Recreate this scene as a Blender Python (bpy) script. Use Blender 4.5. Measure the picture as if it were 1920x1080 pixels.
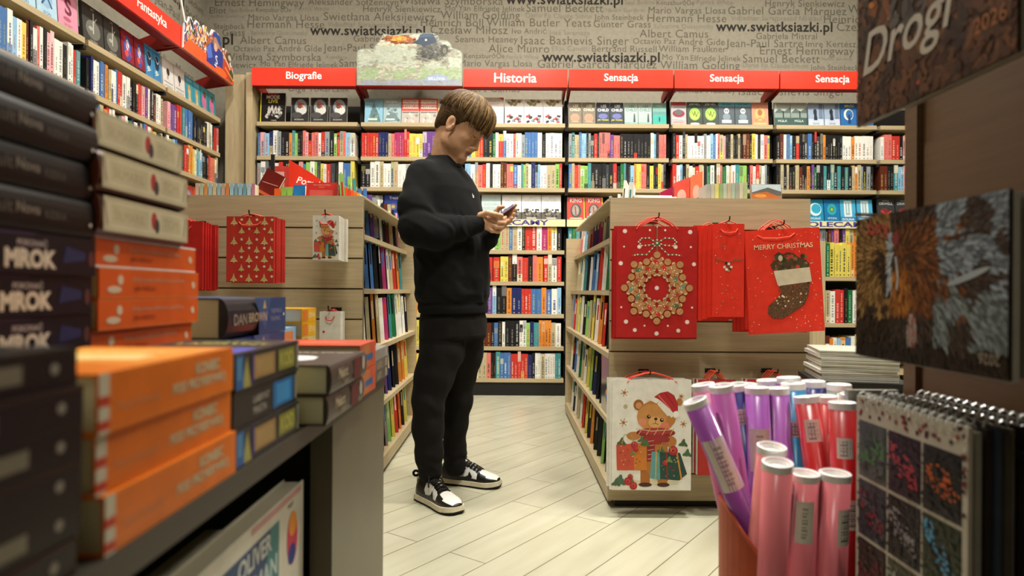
import bpy, bmesh, math, random
import numpy as np
from mathutils import Vector, Matrix, noise
for o in list(bpy.data.objects): bpy.data.objects.remove(o)
scene = bpy.context.scene
COL = scene.collection
R = math.radians
# ------------------------------------------------------------------ camera, world, lights, exposure
F, CX, CY, H, ROLL = 1240.0, 955.0, 547.0, 0.91, 0.0065      # focal length in px, vanishing point, camera height
cd = bpy.data.cameras.new('camera'); cam = bpy.data.objects.new('camera', cd); COL.objects.link(cam)
cd.sensor_width = 36; cd.lens = F*36/1920
cd.shift_x = (960-CX)/1920; cd.shift_y = (CY-540)/1920
cd.clip_start = 0.02
cd.dof.use_dof = True; cd.dof.focus_distance = 3.0; cd.dof.aperture_fstop = 3.8
cam.matrix_world = Matrix.Translation((0, 0, H)) @ Matrix.Rotation(math.pi/2, 4, 'X') @ Matrix.Rotation(ROLL, 4, 'Z')
scene.camera = cam
scene.view_settings.view_transform = 'Standard'; scene.view_settings.look = 'None'
scene.view_settings.exposure = -0.12; scene.view_settings.gamma = 1.0; scene.view_settings.use_curve_mapping = False
w = bpy.data.worlds.new('world'); scene.world = w; w.use_nodes = True
w.node_tree.nodes['Background'].inputs[0].default_value = (1, .96, .86, 1); w.node_tree.nodes['Background'].inputs[1].default_value = 0.16

def area(name, loc, target, sx, sy, power, col=(1, .965, .88), spread=180):
    l = bpy.data.lights.new(name, 'AREA'); l.shape = 'RECTANGLE'; l.size = sx; l.size_y = sy; l.energy = power; l.color = col; l.spread = R(spread)
    o = bpy.data.objects.new(name, l); COL.objects.link(o); o.location = loc
    o.rotation_euler = (Vector(target)-Vector(loc)).to_track_quat('-Z', 'Y').to_euler(); return o
def spot(name, loc, target, power, angle, blend=.6, size=.06, col=(1, .965, .88)):
    l = bpy.data.lights.new(name, 'SPOT'); l.energy = power; l.spot_size = R(angle); l.spot_blend = blend; l.shadow_soft_size = size; l.color = col
    o = bpy.data.objects.new(name, l); COL.objects.link(o); o.location = loc
    o.rotation_euler = (Vector(target)-Vector(loc)).to_track_quat('-Z', 'Y').to_euler(); return o
for x, pw in [(-1.9, 74), (-.75, 80), (.25, 104), (1.2, 92), (2.1, 88), (3.0, 78)]:
    spot('shelf_spotlight', (x, 4.55, 3.72), (x, 5.9, 2.5), pw, 130, 1.0, .05)
for y, pw in [(5.1, 75), (4.0, 75), (3.0, 60)]:
    spot('wall_shelf_spotlight', (-1.3, y, 3.72), (-2.7, y, 2.4), pw, 130, 1.0, .05)
area('aisle_ceiling_lamp', (-.1, 4.0, 3.76), (-.1, 4.0, 0), 1.2, 1.2, 75, spread=150)
for x, pw in [(-.58, 42), (.92, 60), (2.75, 50)]:
    area('track_lamp', (x, 2.45, 3.70), (x*.9, 2.55, 0), .28, .28, pw, spread=140)
area('side_ceiling_lamp', (2.6, 4.3, 3.76), (2.6, 4.3, 0), 1.0, 1.0, 40, spread=150)
area('front_ceiling_lamp', (.3, 1.1, 3.76), (.3, 1.5, 0), .9, .9, 30, spread=140)
area('rear_ceiling_lamp', (-.5, -.8, 3.76), (-.6, .6, .8), 1.0, 1.0, 11, spread=150)
spot('bag_spotlight', (.1, 1.1, 3.7), (.95, 2.8, .9), 115, 55, .8, .05)
spot('bag_spotlight', (-.3, 1.1, 3.7), (-1.0, 2.8, .95), 52, 55, .8, .05)
# ------------------------------------------------------------------ geometry measured from the photo
def P(px, py, Y):
    dx, dy = px-CX, py-CY
    return Vector(((dx+ROLL*dy)*Y/F, Y, H-(dy-ROLL*dx)*Y/F))
# ------------------------------------------------------------------ materials
_mc = {}
def lin(h):
    h = h.lstrip('#'); c = [int(h[i:i+2], 16)/255 for i in (0, 2, 4)]
    return tuple(((x+.055)/1.055)**2.4 if x > .04045 else x/12.92 for x in c)
def mat(h, rough=.5, kind='paper', **k):
    key = (h, rough, kind, tuple(sorted(k.items())))
    if key in _mc: return _mc[key]
    m = bpy.data.materials.new(kind+'_'+h.strip('#')); m.use_nodes = True; _mc[key] = m
    nt = m.node_tree; N = nt.nodes; L = nt.links; b = N['Principled BSDF']
    b.inputs['Roughness'].default_value = rough
    c = lin(h); tc = N.new('ShaderNodeTexCoord')
    nz = N.new('ShaderNodeTexNoise'); mp = N.new('ShaderNodeMapping')
    L.new(tc.outputs['Object'], mp.inputs[0]); L.new(mp.outputs[0], nz.inputs['Vector'])
    rp = N.new('ShaderNodeValToRGB'); L.new(nz.outputs[0], rp.inputs[0]); L.new(rp.outputs[0], b.inputs['Base Color'])
    def ramp(lo, hi, p0=.35, p1=.65):
        rp.color_ramp.elements[0].position = p0; rp.color_ramp.elements[1].position = p1
        rp.color_ramp.elements[0].color = tuple(min(1, x*lo) for x in c)+(1,); rp.color_ramp.elements[1].color = tuple(min(1, x*hi) for x in c)+(1,)
    def bump(st, src=None, dist=.001):
        bp = N.new('ShaderNodeBump'); bp.inputs['Strength'].default_value = st; bp.inputs['Distance'].default_value = dist
        L.new((src or nz).outputs[0], bp.inputs['Height']); L.new(bp.outputs[0], b.inputs['Normal'])
    if kind == 'paper':
        nz.inputs['Scale'].default_value = 30; ramp(.93, 1.05); b.inputs['Specular IOR Level'].default_value = .3
    elif kind == 'pages':
        mp.inputs['Scale'].default_value = k.get('sc', (3, 3, 900)); nz.inputs['Scale'].default_value = 1; ramp(.82, 1.06, .3, .7)
    elif kind == 'wood':
        mp.inputs['Scale'].default_value = k.get('sc', (1.1, 9, 26)); nz.inputs['Scale'].default_value = 3.2; nz.inputs['Detail'].default_value = 7; nz.inputs['Roughness'].default_value = .65
        nz.inputs['Distortion'].default_value = .6; ramp(.8, 1.1, .3, .7); bump(.15)
    elif kind == 'fabric':
        nz.inputs['Scale'].default_value = 420; ramp(.75, 1.3); bump(.35, dist=.0006)
        b.inputs['Sheen Weight'].default_value = .02; b.inputs['Specular IOR Level'].default_value = .15
    elif kind == 'skin':
        nz.inputs['Scale'].default_value = 60; ramp(.93, 1.06); b.inputs['Subsurface Weight'].default_value = .12
        b.inputs['Subsurface Radius'].default_value = (.012, .005, .003); b.inputs['Subsurface Scale'].default_value = .5
    elif kind == 'hair':
        mp.inputs['Scale'].default_value = (1, 1, 1); nz.inputs['Scale'].default_value = 60; nz.inputs['Detail'].default_value = 4; ramp(.6, 1.3, .3, .72); b.inputs['Specular IOR Level'].default_value = .18
    elif kind == 'metal':
        b.inputs['Metallic'].default_value = 1; nz.inputs['Scale'].default_value = 200; ramp(.9, 1.05)
    elif kind == 'plastic':
        nz.inputs['Scale'].default_value = 12; ramp(.95, 1.04); b.inputs['Coat Weight'].default_value = k.get('coat', .3); b.inputs['Coat Roughness'].default_value = .15
    elif kind == 'glossfoil':
        nz.inputs['Scale'].default_value = 9; ramp(.92, 1.05); b.inputs['Coat Weight'].default_value = .8; b.inputs['Coat Roughness'].default_value = .12
    elif kind == 'glitter':
        nz.inputs['Scale'].default_value = 350; ramp(.35, 1.9, .42, .6)
    elif kind == 'clear':
        b.inputs['Transmission Weight'].default_value = .95; b.inputs['IOR'].default_value = 1.45
    return m
PAL = {'w': ('e6e4da', 'white'), 'c': ('ddd2ae', 'cream'), 'k': ('1c1b1d', 'black'), 'd': ('3c3f44', 'dark grey'), 'g': ('8f9699', 'grey'),
       'r': ('c4362c', 'red'), 's': ('d9746a', 'salmon'), 'p': ('e6a3a6', 'pink'), 'm': ('ac3468', 'magenta'), 'v': ('6b4288', 'violet'),
       'b': ('4670a8', 'blue'), 'l': ('8db9d6', 'light blue'), 'n': ('20295c', 'navy'), 't': ('458c90', 'teal'), 'G': ('1f6b3c', 'green'),
       'L': ('8fbf62', 'lime green'), 'y': ('d9c95a', 'yellow'), 'o': ('d98638', 'orange'), 'O': ('5e2a1c', 'brown'), 'e': ('b8ab86', 'beige')}
PC = lambda ch: mat(PAL[ch][0], .42)
WOOD = mat('b8a580', .5, 'wood'); WOODV = mat('b8a580', .5, 'wood', sc=(9, 9, 1.1)); WOODX = mat('b8a681', .5, 'wood', sc=(9, 1.1, 26))
WOODD = mat('64492c', .5, 'wood', sc=(9, 1.1, 26))
PAGE = mat('d9cfae', .8, 'pages'); BLACK = mat('15140f', .55, 'plastic', coat=.0); RED = mat('dc3624', .25, 'plastic')
# ------------------------------------------------------------------ mesh builder
class MB:
    def __init__(s): s.v = []; s.f = []; s.m = []; s.mats = []
    def mi(s, m):
        if m not in s.mats: s.mats.append(m)
        return s.mats.index(m)
    def add(s, vs, fs, m, M=None):
        b = len(s.v); s.v += [tuple(M @ Vector(p)) if M is not None else tuple(p) for p in vs]
        i = s.mi(m)
        for f in fs: s.f.append(tuple(b+q for q in f)); s.m.append(i)
    def box(s, x0, y0, z0, x1, y1, z1, m, M=None):
        s.add([(x0, y0, z0), (x1, y0, z0), (x1, y1, z0), (x0, y1, z0), (x0, y0, z1), (x1, y0, z1), (x1, y1, z1), (x0, y1, z1)],
              [(0, 3, 2, 1), (4, 5, 6, 7), (0, 1, 5, 4), (1, 2, 6, 5), (2, 3, 7, 6), (3, 0, 4, 7)], m, M)
    def prism(s, pts, d0, d1, m, M=None):          # pts in local xz, extruded along y from d0 to d1
        n = len(pts); vs = [(x, d0, z) for x, z in pts]+[(x, d1, z) for x, z in pts]
        s.add(vs, [tuple(range(n)), tuple(range(2*n-1, n-1, -1))]+[(i, n+i, n+(i+1) % n, (i+1) % n) for i in range(n)], m, M)
    def tube(s, pts, r, m, n=8, M=None, caps=True):
        pts = [Vector(p) for p in pts]; rs = r if isinstance(r, (list, tuple)) else [r]*len(pts)
        vs = []; fs = []; up = None
        for i, p in enumerate(pts):
            d = (pts[min(i+1, len(pts)-1)]-pts[max(i-1, 0)]).normalized()
            if up is None: up = Vector((0, 0, 1)) if abs(d.z) < .9 else Vector((1, 0, 0))
            a = d.cross(up).normalized(); up = a.cross(d).normalized()
            for k in range(n):
                t = 2*math.pi*k/n; vs.append(p+(a*math.cos(t)+up*math.sin(t))*rs[i])
        for i in range(len(pts)-1):
            for k in range(n): fs.append((i*n+k, i*n+(k+1) % n, (i+1)*n+(k+1) % n, (i+1)*n+k))
        if caps: fs.append(tuple(range(n-1, -1, -1))); fs.append(tuple((len(pts)-1)*n+k for k in range(n)))
        s.add(vs, fs, m, M)
    def merge(s, o, M=None):
        b = len(s.v); s.v += [tuple(M @ Vector(p)) if M is not None else p for p in o.v]
        ix = [s.mi(m) for m in o.mats]
        s.f += [tuple(b+q for q in f) for f in o.f]; s.m += [ix[i] for i in o.m]
    def build(s, name, parent=None, M=None, smooth=False, **props):
        me = bpy.data.meshes.new(name); me.from_pydata(s.v, [], s.f)
        for m in s.mats: me.materials.append(m)
        me.polygons.foreach_set('material_index', s.m)
        if smooth: me.polygons.foreach_set('use_smooth', [True]*len(s.f))
        me.update()
        o = bpy.data.objects.new(name, me); COL.objects.link(o)
        if parent is not None: o.parent = parent
        if M is not None: o.matrix_world = M
        for k, v in props.items(): o[k] = v
        return o
def thing(name, label, cat, M=None, group=None):
    o = bpy.data.objects.new(name, None); COL.objects.link(o); o.empty_display_size = .05
    if M is not None: o.matrix_world = M
    o['label'] = label; o['category'] = cat
    if group: o['group'] = group
    return o
def tag(o, label, cat, group=None):
    o['label'] = label; o['category'] = cat
    if group: o['group'] = group
    return o
def T(x, y, z): return Matrix.Translation((x, y, z))
def RZ(d): return Matrix.Rotation(R(d), 4, 'Z')
def RX(d): return Matrix.Rotation(R(d), 4, 'X')
def RY(d): return Matrix.Rotation(R(d), 4, 'Y')
# ------------------------------------------------------------------ lettering
_tc = {}
def text_geo(s, bold=0, shear=0, sp=1.0):
    k = (s, bold, shear, sp)
    if k in _tc: return _tc[k]
    c = bpy.data.curves.new('t', 'FONT'); c.body = s; c.size = 1; c.offset = bold; c.shear = shear; c.resolution_u = 3; c.space_character = sp
    o = bpy.data.objects.new('t', c)
    me = bpy.data.meshes.new_from_object(o)
    vs = [tuple(v.co) for v in me.vertices]; fs = [tuple(p.vertices) for p in me.polygons]
    bpy.data.objects.remove(o); bpy.data.curves.remove(c); bpy.data.meshes.remove(me)
    if not vs: vs = [(0, 0, 0)]
    xs = [v[0] for v in vs]; ys = [v[1] for v in vs]
    _tc[k] = (vs, fs, min(xs), max(xs), min(ys), max(ys)); return _tc[k]
class Fr:                                          # a flat printed face: origin, across, up, outward
    def __init__(s, o, u, v, W=1, Hh=1):
        s.o = Vector(o); s.u = Vector(u).normalized(); s.v = Vector(v).normalized(); s.n = s.u.cross(s.v); s.W = W; s.H = Hh; s.k = 1
    def p(s, a, b, d): return s.o+s.u*(a*s.W)+s.v*(b*s.H)+s.n*d
EPS = .000012
def a_poly(mb, fr, pts, m, d=None):
    if d is None: fr.k += 1; d = .00015+fr.k*EPS
    mb.add([fr.p(a, b, d) for a, b in pts], [tuple(range(len(pts)))], m)
def a_rect(mb, fr, x0, y0, x1, y1, m): a_poly(mb, fr, [(x0, y0), (x1, y0), (x1, y1), (x0, y1)], m)
def a_ell(mb, fr, cx, cy, rx, ry, m, rot=0, n=16, a0=0, a1=360):
    pts = []; asp = fr.W/fr.H
    for i in range(n+(0 if a1-a0 >= 360 else 1)):
        t = R(a0+(a1-a0)*i/n); x, y = rx*math.cos(t), ry*math.sin(t)
        c, s_ = math.cos(R(rot)), math.sin(R(rot))
        pts.append((cx+x*c-y*s_/asp, cy+x*s_*asp+y*c))
    a_poly(mb, fr, pts, m)
def a_disc(mb, fr, cx, cy, r, m, n=12): a_ell(mb, fr, cx, cy, r, r*fr.W/fr.H, m, n=n)     # r as a fraction of the width
def a_line(mb, fr, pts, wd, m):                    # wd in fraction of width
    fr.k += 1; d = .00015+fr.k*EPS
    for (a, b), (c, e) in zip(pts, pts[1:]):
        p, q = Vector((a*fr.W, b*fr.H)), Vector((c*fr.W, e*fr.H)); t = (q-p)
        if t.length < 1e-6: continue
        nn = Vector((-t.y, t.x)).normalized()*wd*fr.W/2
        mb.add([fr.o+fr.u*z.x+fr.v*z.y+fr.n*d for z in (p-nn, q-nn, q+nn, p+nn)], [(0, 1, 2, 3)], m)
def a_text(mb, fr, s, x0, y0, x1, y1, m, bold=0, shear=0, keep=True, turn=0, sp=1.0):   # fits text in the box
    vs, fs, ax, bx, ay, by = text_geo(s, bold, shear, sp)
    fr.k += 1; d = .00015+fr.k*EPS
    W, Hh = (x1-x0)*fr.W, (y1-y0)*fr.H
    if turn: W, Hh = Hh, W
    sx = W/max(bx-ax, 1e-4); sy = Hh/max(by-ay, 1e-4)
    if keep: sx = sy = min(sx, sy)
    ox, oy = (W-(bx-ax)*sx)/2, (Hh-(by-ay)*sy)/2
    out = []
    for v in vs:
        X = (v[0]-ax)*sx+ox; Yv = (v[1]-ay)*sy+oy
        if turn == -90: X, Yv = Yv, W-X
        elif turn == 90: X, Yv = Hh-Yv, X
        elif turn == 180: pass
        out.append(fr.o+fr.u*(x0*fr.W+X)+fr.v*(y0*fr.H+Yv)+fr.n*d)
    mb.add(out, fs, m)

def paint(mb, fr, n, colfn, r0, r1, seed, asp=.4, angfn=None, inside=None, d0=.0003, d1=.0012):
    """brush strokes: many small leaf shapes whose colour follows the picture"""
    q = random.Random(seed); M_ = {}
    for i in range(n):
        x, y = q.random(), q.random()
        if inside and not inside(x, y): continue
        c = colfn(x, y, q)
        if c is None: continue
        rr_ = q.uniform(r0, r1); a = R(angfn(x, y, q)) if angfn else q.random()*3.14
        rr_ = min(rr_, x*1.0+.004, 1.004-x); ca, sa = math.cos(a), math.sin(a); ap = fr.W/fr.H; pts = []
        for k in range(6):
            t = 2*math.pi*k/6; u, v = rr_*math.cos(t), rr_*asp*math.sin(t)
            pts.append((min(1, max(0, x+u*ca-v*sa)), min(1, max(0, y+(u*sa+v*ca)*ap))))
        mb.add([fr.p(u, v, d0+(d1-d0)*i/n) for u, v in pts], [tuple(range(6))], mat(c, .35))
# ------------------------------------------------------------------ room shell
XW, YW, ZC = -2.83, 6.13, 3.8
def struct(name, mb, **k): o = mb.build(name, **k); o['kind'] = 'structure'; return o
def node_mat(name): m = bpy.data.materials.new(name); m.use_nodes = True; return m, m.node_tree.nodes, m.node_tree.links, m.node_tree.nodes['Principled BSDF']
fm, N, L, b = node_mat('floor_planks')
tc = N.new('ShaderNodeTexCoord'); mp = N.new('ShaderNodeMapping'); br = N.new('ShaderNodeTexBrick')
mp.inputs['Rotation'].default_value = (0, 0, R(-(90-36.3))); mp.inputs['Location'].default_value = (.1, .052, 0)
L.new(tc.outputs['Object'], mp.inputs[0]); L.new(mp.outputs[0], br.inputs['Vector'])
br.inputs['Scale'].default_value = 1; br.inputs['Brick Width'].default_value = .92; br.inputs['Row Height'].default_value = .158
br.inputs['Mortar Size'].default_value = .0022; br.inputs['Mortar Smooth'].default_value = .3; br.offset = .36; br.offset_frequency = 2
br.inputs['Color1'].default_value = lin('b3b099')+(1,); br.inputs['Color2'].default_value = lin('bbb8a2')+(1,); br.inputs['Mortar'].default_value = lin('6e6751')+(1,)
nz = N.new('ShaderNodeTexNoise'); nz.inputs['Scale'].default_value = 3; nz.inputs['Detail'].default_value = 6
mp2 = N.new('ShaderNodeMapping'); mp2.inputs['Scale'].default_value = (1, 7, 1); L.new(mp.outputs[0], mp2.inputs[0]); L.new(mp2.outputs[0], nz.inputs['Vector'])
mx = N.new('ShaderNodeMix'); mx.data_type = 'RGBA'; mx.blend_type = 'MULTIPLY'; mx.inputs[0].default_value = 1
rp = N.new('ShaderNodeValToRGB'); rp.color_ramp.elements[0].position = .3; rp.color_ramp.elements[1].position = .7
rp.color_ramp.elements[0].color = (.86, .85, .8, 1); rp.color_ramp.elements[1].color = (1, 1, 1, 1)
L.new(nz.outputs[0], rp.inputs[0]); L.new(br.outputs['Color'], mx.inputs[6]); L.new(rp.outputs[0], mx.inputs[7]); L.new(mx.outputs[2], b.inputs['Base Color'])
b.inputs['Roughness'].default_value = .32
bp = N.new('ShaderNodeBump'); bp.inputs['Strength'].default_value = .3; bp.inputs['Distance'].default_value = .002; bp.invert = True
L.new(br.outputs['Fac'], bp.inputs['Height']); L.new(bp.outputs[0], b.inputs['Normal'])
mb = MB(); mb.box(-2.95, -2.2, -.1, 5.1, 6.3, 0, fm); struct('floor', mb)
cm = mat('cfc8b8', .9); mb = MB(); mb.box(-2.95, -2.2, ZC, 5.1, 6.3, ZC+.1, cm); struct('ceiling', mb)
wm = mat('8d8777', .85)
mb = MB(); mb.box(-2.95, YW, 0, 5.1, YW+.12, ZC, wm); wall_back = struct('wall_back', mb)
mb = MB(); mb.box(XW-.12, -2.2, 0, XW, YW, ZC, wm); wall_left = struct('wall_left', mb)
mb = MB(); mb.box(5.0, -2.2, 0, 5.1, YW, ZC, wm); struct('wall_right', mb)
mb = MB(); mb.box(-2.95, -2.3, 0, 5.1, -2.2, ZC, wm); struct('wall_front', mb)
# printed names on the wallpaper: text, left px, right px, baseline px
WP = [("Ernest Hemingway",403,570,11),("Aleksander Sołżenicyn",578,747,9),("Wisława Szymborska",747,943,8),("*www.swiatksiazki.pl",948,1168,7),("-Saul Bellow",1171,1228,8),("KenzaburōŌe",1231,1302,9),("-Patrick White",1307,1374,8),("Henryk Sienkiewicz",1435,1584,12),
("Eliot",393,424,25),("-Saul Bellow",429,477,22),("KenzaburōŌe",480,546,22),("-Patrick White",553,617,20),("Henryk Sienkiewicz",681,826,22),("Mo Yan",835,882,20),("Elfriede Jelinek",889,984,21),("Samuel Beckett",987,1131,22),("-Nadine Gordimer",1136,1211,22),("Mario Vargas Llosa",1216,1361,25),("Gabriel García Márquez",1365,1587,27),("William Golding",1590,1740,24),
("-Nadine Gordimer",392,460,33),("Mario Vargas Llosa",466,598,38),("Swietłana Aleksijewicz",607,815,38),("William Golding",826,975,35),("-Dario Fo",986,1033,33),("-Claude Simon",1038,1110,34),("John Steinbeck",1114,1207,37),("Hermann Hesse",1214,1362,41),("-Vidiadhar Surajprasad Naipaul",1370,1540,38),("Heinrich Böll",1545,1665,43),
("Steinbeck",401,459,54),("Hermann Hesse",464,608,52),("-Vidiadhar Surajprasad Naipaul",614,782,50),("Heinrich Böll",789,906,49),("William Butler Yeats",912,1108,49),("Günter Grass",1113,1220,51),("-Salvatore Quasimodo",1226,1337,53),("*www.swiatksiazki.pl",1342,1561,58),("Czesław Miłosz",1569,1720,58),
("Grass",417,459,67),("-Salvatore Quasimodo",470,576,65),("*www.swiatksiazki.pl",581,797,65),("Czesław Miłosz",807,952,63),("Ivo Andrić",960,1025,63),("-José Saramago",1030,1106,65),("Albert Camus",1199,1328,70),("Gabriela Mistral",1418,1532,73),
("*.pl",410,437,83),("Albert Camus",450,574,82),("Gabriela Mistral",663,780,78),("Seamus Heaney",854,971,79),("Isaac Bashevis Singer",977,1179,83),("Octavio Paz",1187,1267,82),("André Gide",1272,1359,84),("Jean-Paul Sartre",1361,1505,88),("Imre Kertész",1511,1605,88),
("Octavio Paz",438,515,96),("André Gide",520,603,96),("Jean-Paul Sartre",606,745,96),("Alice Munro",916,1030,98),("-Elias Canetti",1035,1105,95),("Bertrand Russell",1110,1231,97),("William Faulkner",1235,1362,97),("Ernest Hemingway",1425,1602,102),
("Wisława Szymborska",420,602,113),("-Kawabata",612,650,110),("KenzaburōŌe",870,946,109),("-Patrick White",949,1010,110),("*www.swiatksiazki.pl",1016,1237,115),("Mo Yan",1242,1290,112),("Elfriede Jelinek",1295,1389,114),("Samuel Beckett",1393,1537,117),("-Nadine Gordimer",1541,1600,113),
("Sienkiewicz",400,480,127),("Mo Yan",489,534,124),("Elfriede Jelinek",541,634,126),("Samuel Beckett",636,770,125),("Mario Vargas Llosa",862,998,124),("Gabriel García Márquez",1008,1231,127),("William Golding",1238,1387,129),("-Dario Fo",1393,1440,126),("-Claude Simon",1445,1515,127),("John Steinbeck",1519,1610,131),
("Olga Tokarczuk",540,655,171),("Albert Camus",858,975,172),("Gabriela Mistral",1070,1180,170),("Seamus Heaney",1262,1380,174),("Isaac Bashevis Singer",1385,1585,178)]
INK = mat('5e584b', .85); INKL = mat('787163', .85); INKD = mat('2b2621', .8)
def wall_text(mb, s, p0, u, width, v=(0, 0, 1)):
    m = INK; bold = 0
    if s[0] == '*': s = s[1:]; m = INKD; bold = .022
    elif s[0] == '-': s = s[1:]; m = INKL
    vs, fs, ax, bx, ay, by = text_geo(s, bold, 0, 1.05)
    k = width/(bx-ax); u = Vector(u); v = Vector(v)
    mb.add([Vector(p0)+u*((q[0]-ax)*k)+v*(q[1]*k) for q in vs], fs, m)
mb = MB(); Yt = YW-.0012
for s, x0, x1, y in WP:
    p0 = P(x0, y, Yt); p1 = P(x1, y, Yt); wall_text(mb, s, (p0.x, Yt, p0.z), (1, 0, 0), (p1-p0).x)
o = mb.build('lettering', wall_back)
mb = MB(); Xt = XW+.0012
for s, y0, y1, z in [("*www.swiatksiazki.pl", 4.60, 5.72, 3.33), ("Butler Yeats", 5.05, 5.6, 3.52), ("Samuel Beckett", 5.5, 6.08, 3.43), ("Becket", 5.75, 6.1, 3.3), ("William Golding", 4.2, 4.95, 3.58), ("Hermann Hesse", 4.3, 4.9, 3.22),
                     ("Jean-Paul Sartre", 5.25, 5.95, 3.2), ("Czesław Miłosz", 5.1, 5.75, 3.06), ("John Steinbeck", 5.55, 6.1, 3.12), ("Günter Grass", 4.5, 5.05, 3.07), ("Albert Camus", 5.5, 6.05, 2.95), ("Seamus Heaney", 4.6, 5.3, 2.92), ("*.pl", 4.18, 4.35, 2.72), ("Henryk Sienkiewicz", 4.38, 5.1, 2.72), ("Alice Munro", 5.3, 5.9, 2.75), ("Mo Yan", 3.7, 4.0, 2.75)]:
    wall_text(mb, s, (Xt, y0, z), (0, 1, 0), y1-y0)
mb.build('lettering', wall_left)
# ------------------------------------------------------------------ wall bookcases
rnd = random.Random(7)
ZB = [2.386, 2.087, 1.82, 1.545, 1.275, 1.0, .715, .43, .15]      # tops of the shelf boards, highest first
BAYX = [-2.235+i*.91 for i in range(8)]
YF, YB = 5.79, 6.10
BACKC = mat('1b1916', .7)
def bookcase(M, wd, label, grp, n_brackets=True, strip=False):
    """one bay in local axes: x along, y into the wall (0 = front), z up"""
    t = thing('bookcase', label, 'bookcase', M, grp)
    mb = MB(); mb.box(.004, .28, .0, wd-.004, .30, 2.60, BACKC); mb.build('back_panel', t)
    mb = MB(); mb.box(.004, .01, 0, wd-.004, .28, .115, BACKC); mb.build('plinth', t)
    for x in (.0015, wd-.0135):
        mb = MB(); mb.box(x, .10, .115, x+.012, .28, 2.615, BACKC)
        for z in ZB[:-1]: mb.prism([(0, z-.04), (0, z-.075), (-.0, z-.04)], x, x+.001, BACKC) if 0 else mb.box(x, .012, z-.062, x+.012, .10, z-.037, BACKC)
        mb.build('side_upright', t)
    for z in ZB:
        mb = MB(); mb.box(.016, .002, z-.034, wd-.016, .278, z, WOOD); mb.build('shelf_board', t)
    return t
HEAD = ['Biografie', None, 'Historia', 'Sensacja', 'Sensacja', 'Sensacja', 'Sensacja']
ordn = ['first', 'second', 'third', 'fourth', 'fifth', 'sixth', 'seventh', 'eighth', 'ninth', 'tenth', 'eleventh', 'twelfth', 'thirteenth', 'fourteenth', 'fifteenth', 'sixteenth', 'seventeenth', 'eighteenth', 'nineteenth', 'twentieth']
def ordinal(i):
    if i < 20: return ordn[i]
    t = {2: 'twenty', 3: 'thirty', 4: 'forty', 5: 'fifty', 6: 'sixty'}[(i+1)//10]; q = (i+1) % 10
    return t+'-'+ordn[q-1] if q else {'twenty': 'twentieth', 'thirty': 'thirtieth', 'forty': 'fortieth', 'fifty': 'fiftieth', 'sixty': 'sixtieth'}[t]
BAYN = ['Biografie bay', 'bay under the tank display board', 'Historia bay', 'first Sensacja bay', 'second Sensacja bay', 'third Sensacja bay', 'bay right of the Sensacja headers']
for i in range(7):
    bookcase(T(BAYX[i], YF, 0), .91, ['wall bookcase under the red Biografie header', 'wall bookcase under the pale battle scene board', 'wall bookcase under the red Historia header', 'wall bookcase under the first Sensacja header, right of Historia', 'wall bookcase under the middle Sensacja header', 'wall bookcase under the right-hand Sensacja header', 'rightmost wall bookcase, mostly behind the hanging calendars'][i], 'bookcases along the back wall')
WHITE_T = mat('f4efe6', .5); 
SWAP = Matrix(((0, 1, 0, 0), (1, 0, 0, 0), (0, 0, 1, 0), (0, 0, 0, 1)))
def header(M, wd, text, label, tx=.0):
    """red fascia on two brackets; local x along, y into wall, front at y=0, z from 0 to .16"""
    t = thing('category_sign', label, 'sign', M, 'red category headers above the bookcases')
    mb = MB(); mb.box(.006, 0, 0, wd-.006, .018, .155, RED); mb.build('sign_panel', t)
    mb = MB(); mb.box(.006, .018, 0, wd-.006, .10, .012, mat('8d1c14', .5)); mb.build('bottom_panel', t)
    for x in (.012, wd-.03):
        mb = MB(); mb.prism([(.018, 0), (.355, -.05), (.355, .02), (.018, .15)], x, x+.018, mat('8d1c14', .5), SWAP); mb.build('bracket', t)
    if text:
        mb = MB(); fr = Fr((0, 0, 0), (1, 0, 0), (0, 0, 1), wd, .155); a_text(mb, fr, text, .3+tx, .24, .7+tx, .78, WHITE_T, .012); mb.build('lettering', t, label='white lettering')
    return t
HZ = 2.672
for i in range(6):
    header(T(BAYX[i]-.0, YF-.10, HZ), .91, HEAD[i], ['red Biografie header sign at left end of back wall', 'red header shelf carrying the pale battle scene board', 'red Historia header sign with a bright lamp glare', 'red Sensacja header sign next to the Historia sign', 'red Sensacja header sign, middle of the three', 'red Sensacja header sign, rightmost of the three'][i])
# battle scene display board on the second header
def lay(mb, fr, shapes):
    for s in shapes:
        k, a, c = s[0], s[1:-1], s[-1]
        if k == 'e' and len(s) == 7: a, c = s[1:5]+(s[6],), s[5]
        if k == 't': a, c = tuple(s[1:6])+tuple(s[7:8]), s[6]
        m = mat(c, .5) if isinstance(c, str) else c
        if k == 'r': a_rect(mb, fr, *a, m)
        elif k == 'e': a_ell(mb, fr, *a[:4], m, *(a[4:5] or (0,)))
        elif k == 'd': a_disc(mb, fr, *a, m)
        elif k == 'p': a_poly(mb, fr, a[0], m)
        elif k == 'l': a_line(mb, fr, a[0], a[1], m)
        elif k == 't': a_text(mb, fr, a[0], *a[1:5], m, *a[5:])
def inpoly(pts):
    def f(x, y):
        c = False
        for (x0, y0), (x1, y1) in zip(pts, pts[1:]+pts[:1]):
            if (y0 > y) != (y1 > y) and x < (x1-x0)*(y-y0)/(y1-y0)+x0: c = not c
        return c
    return f
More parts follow.
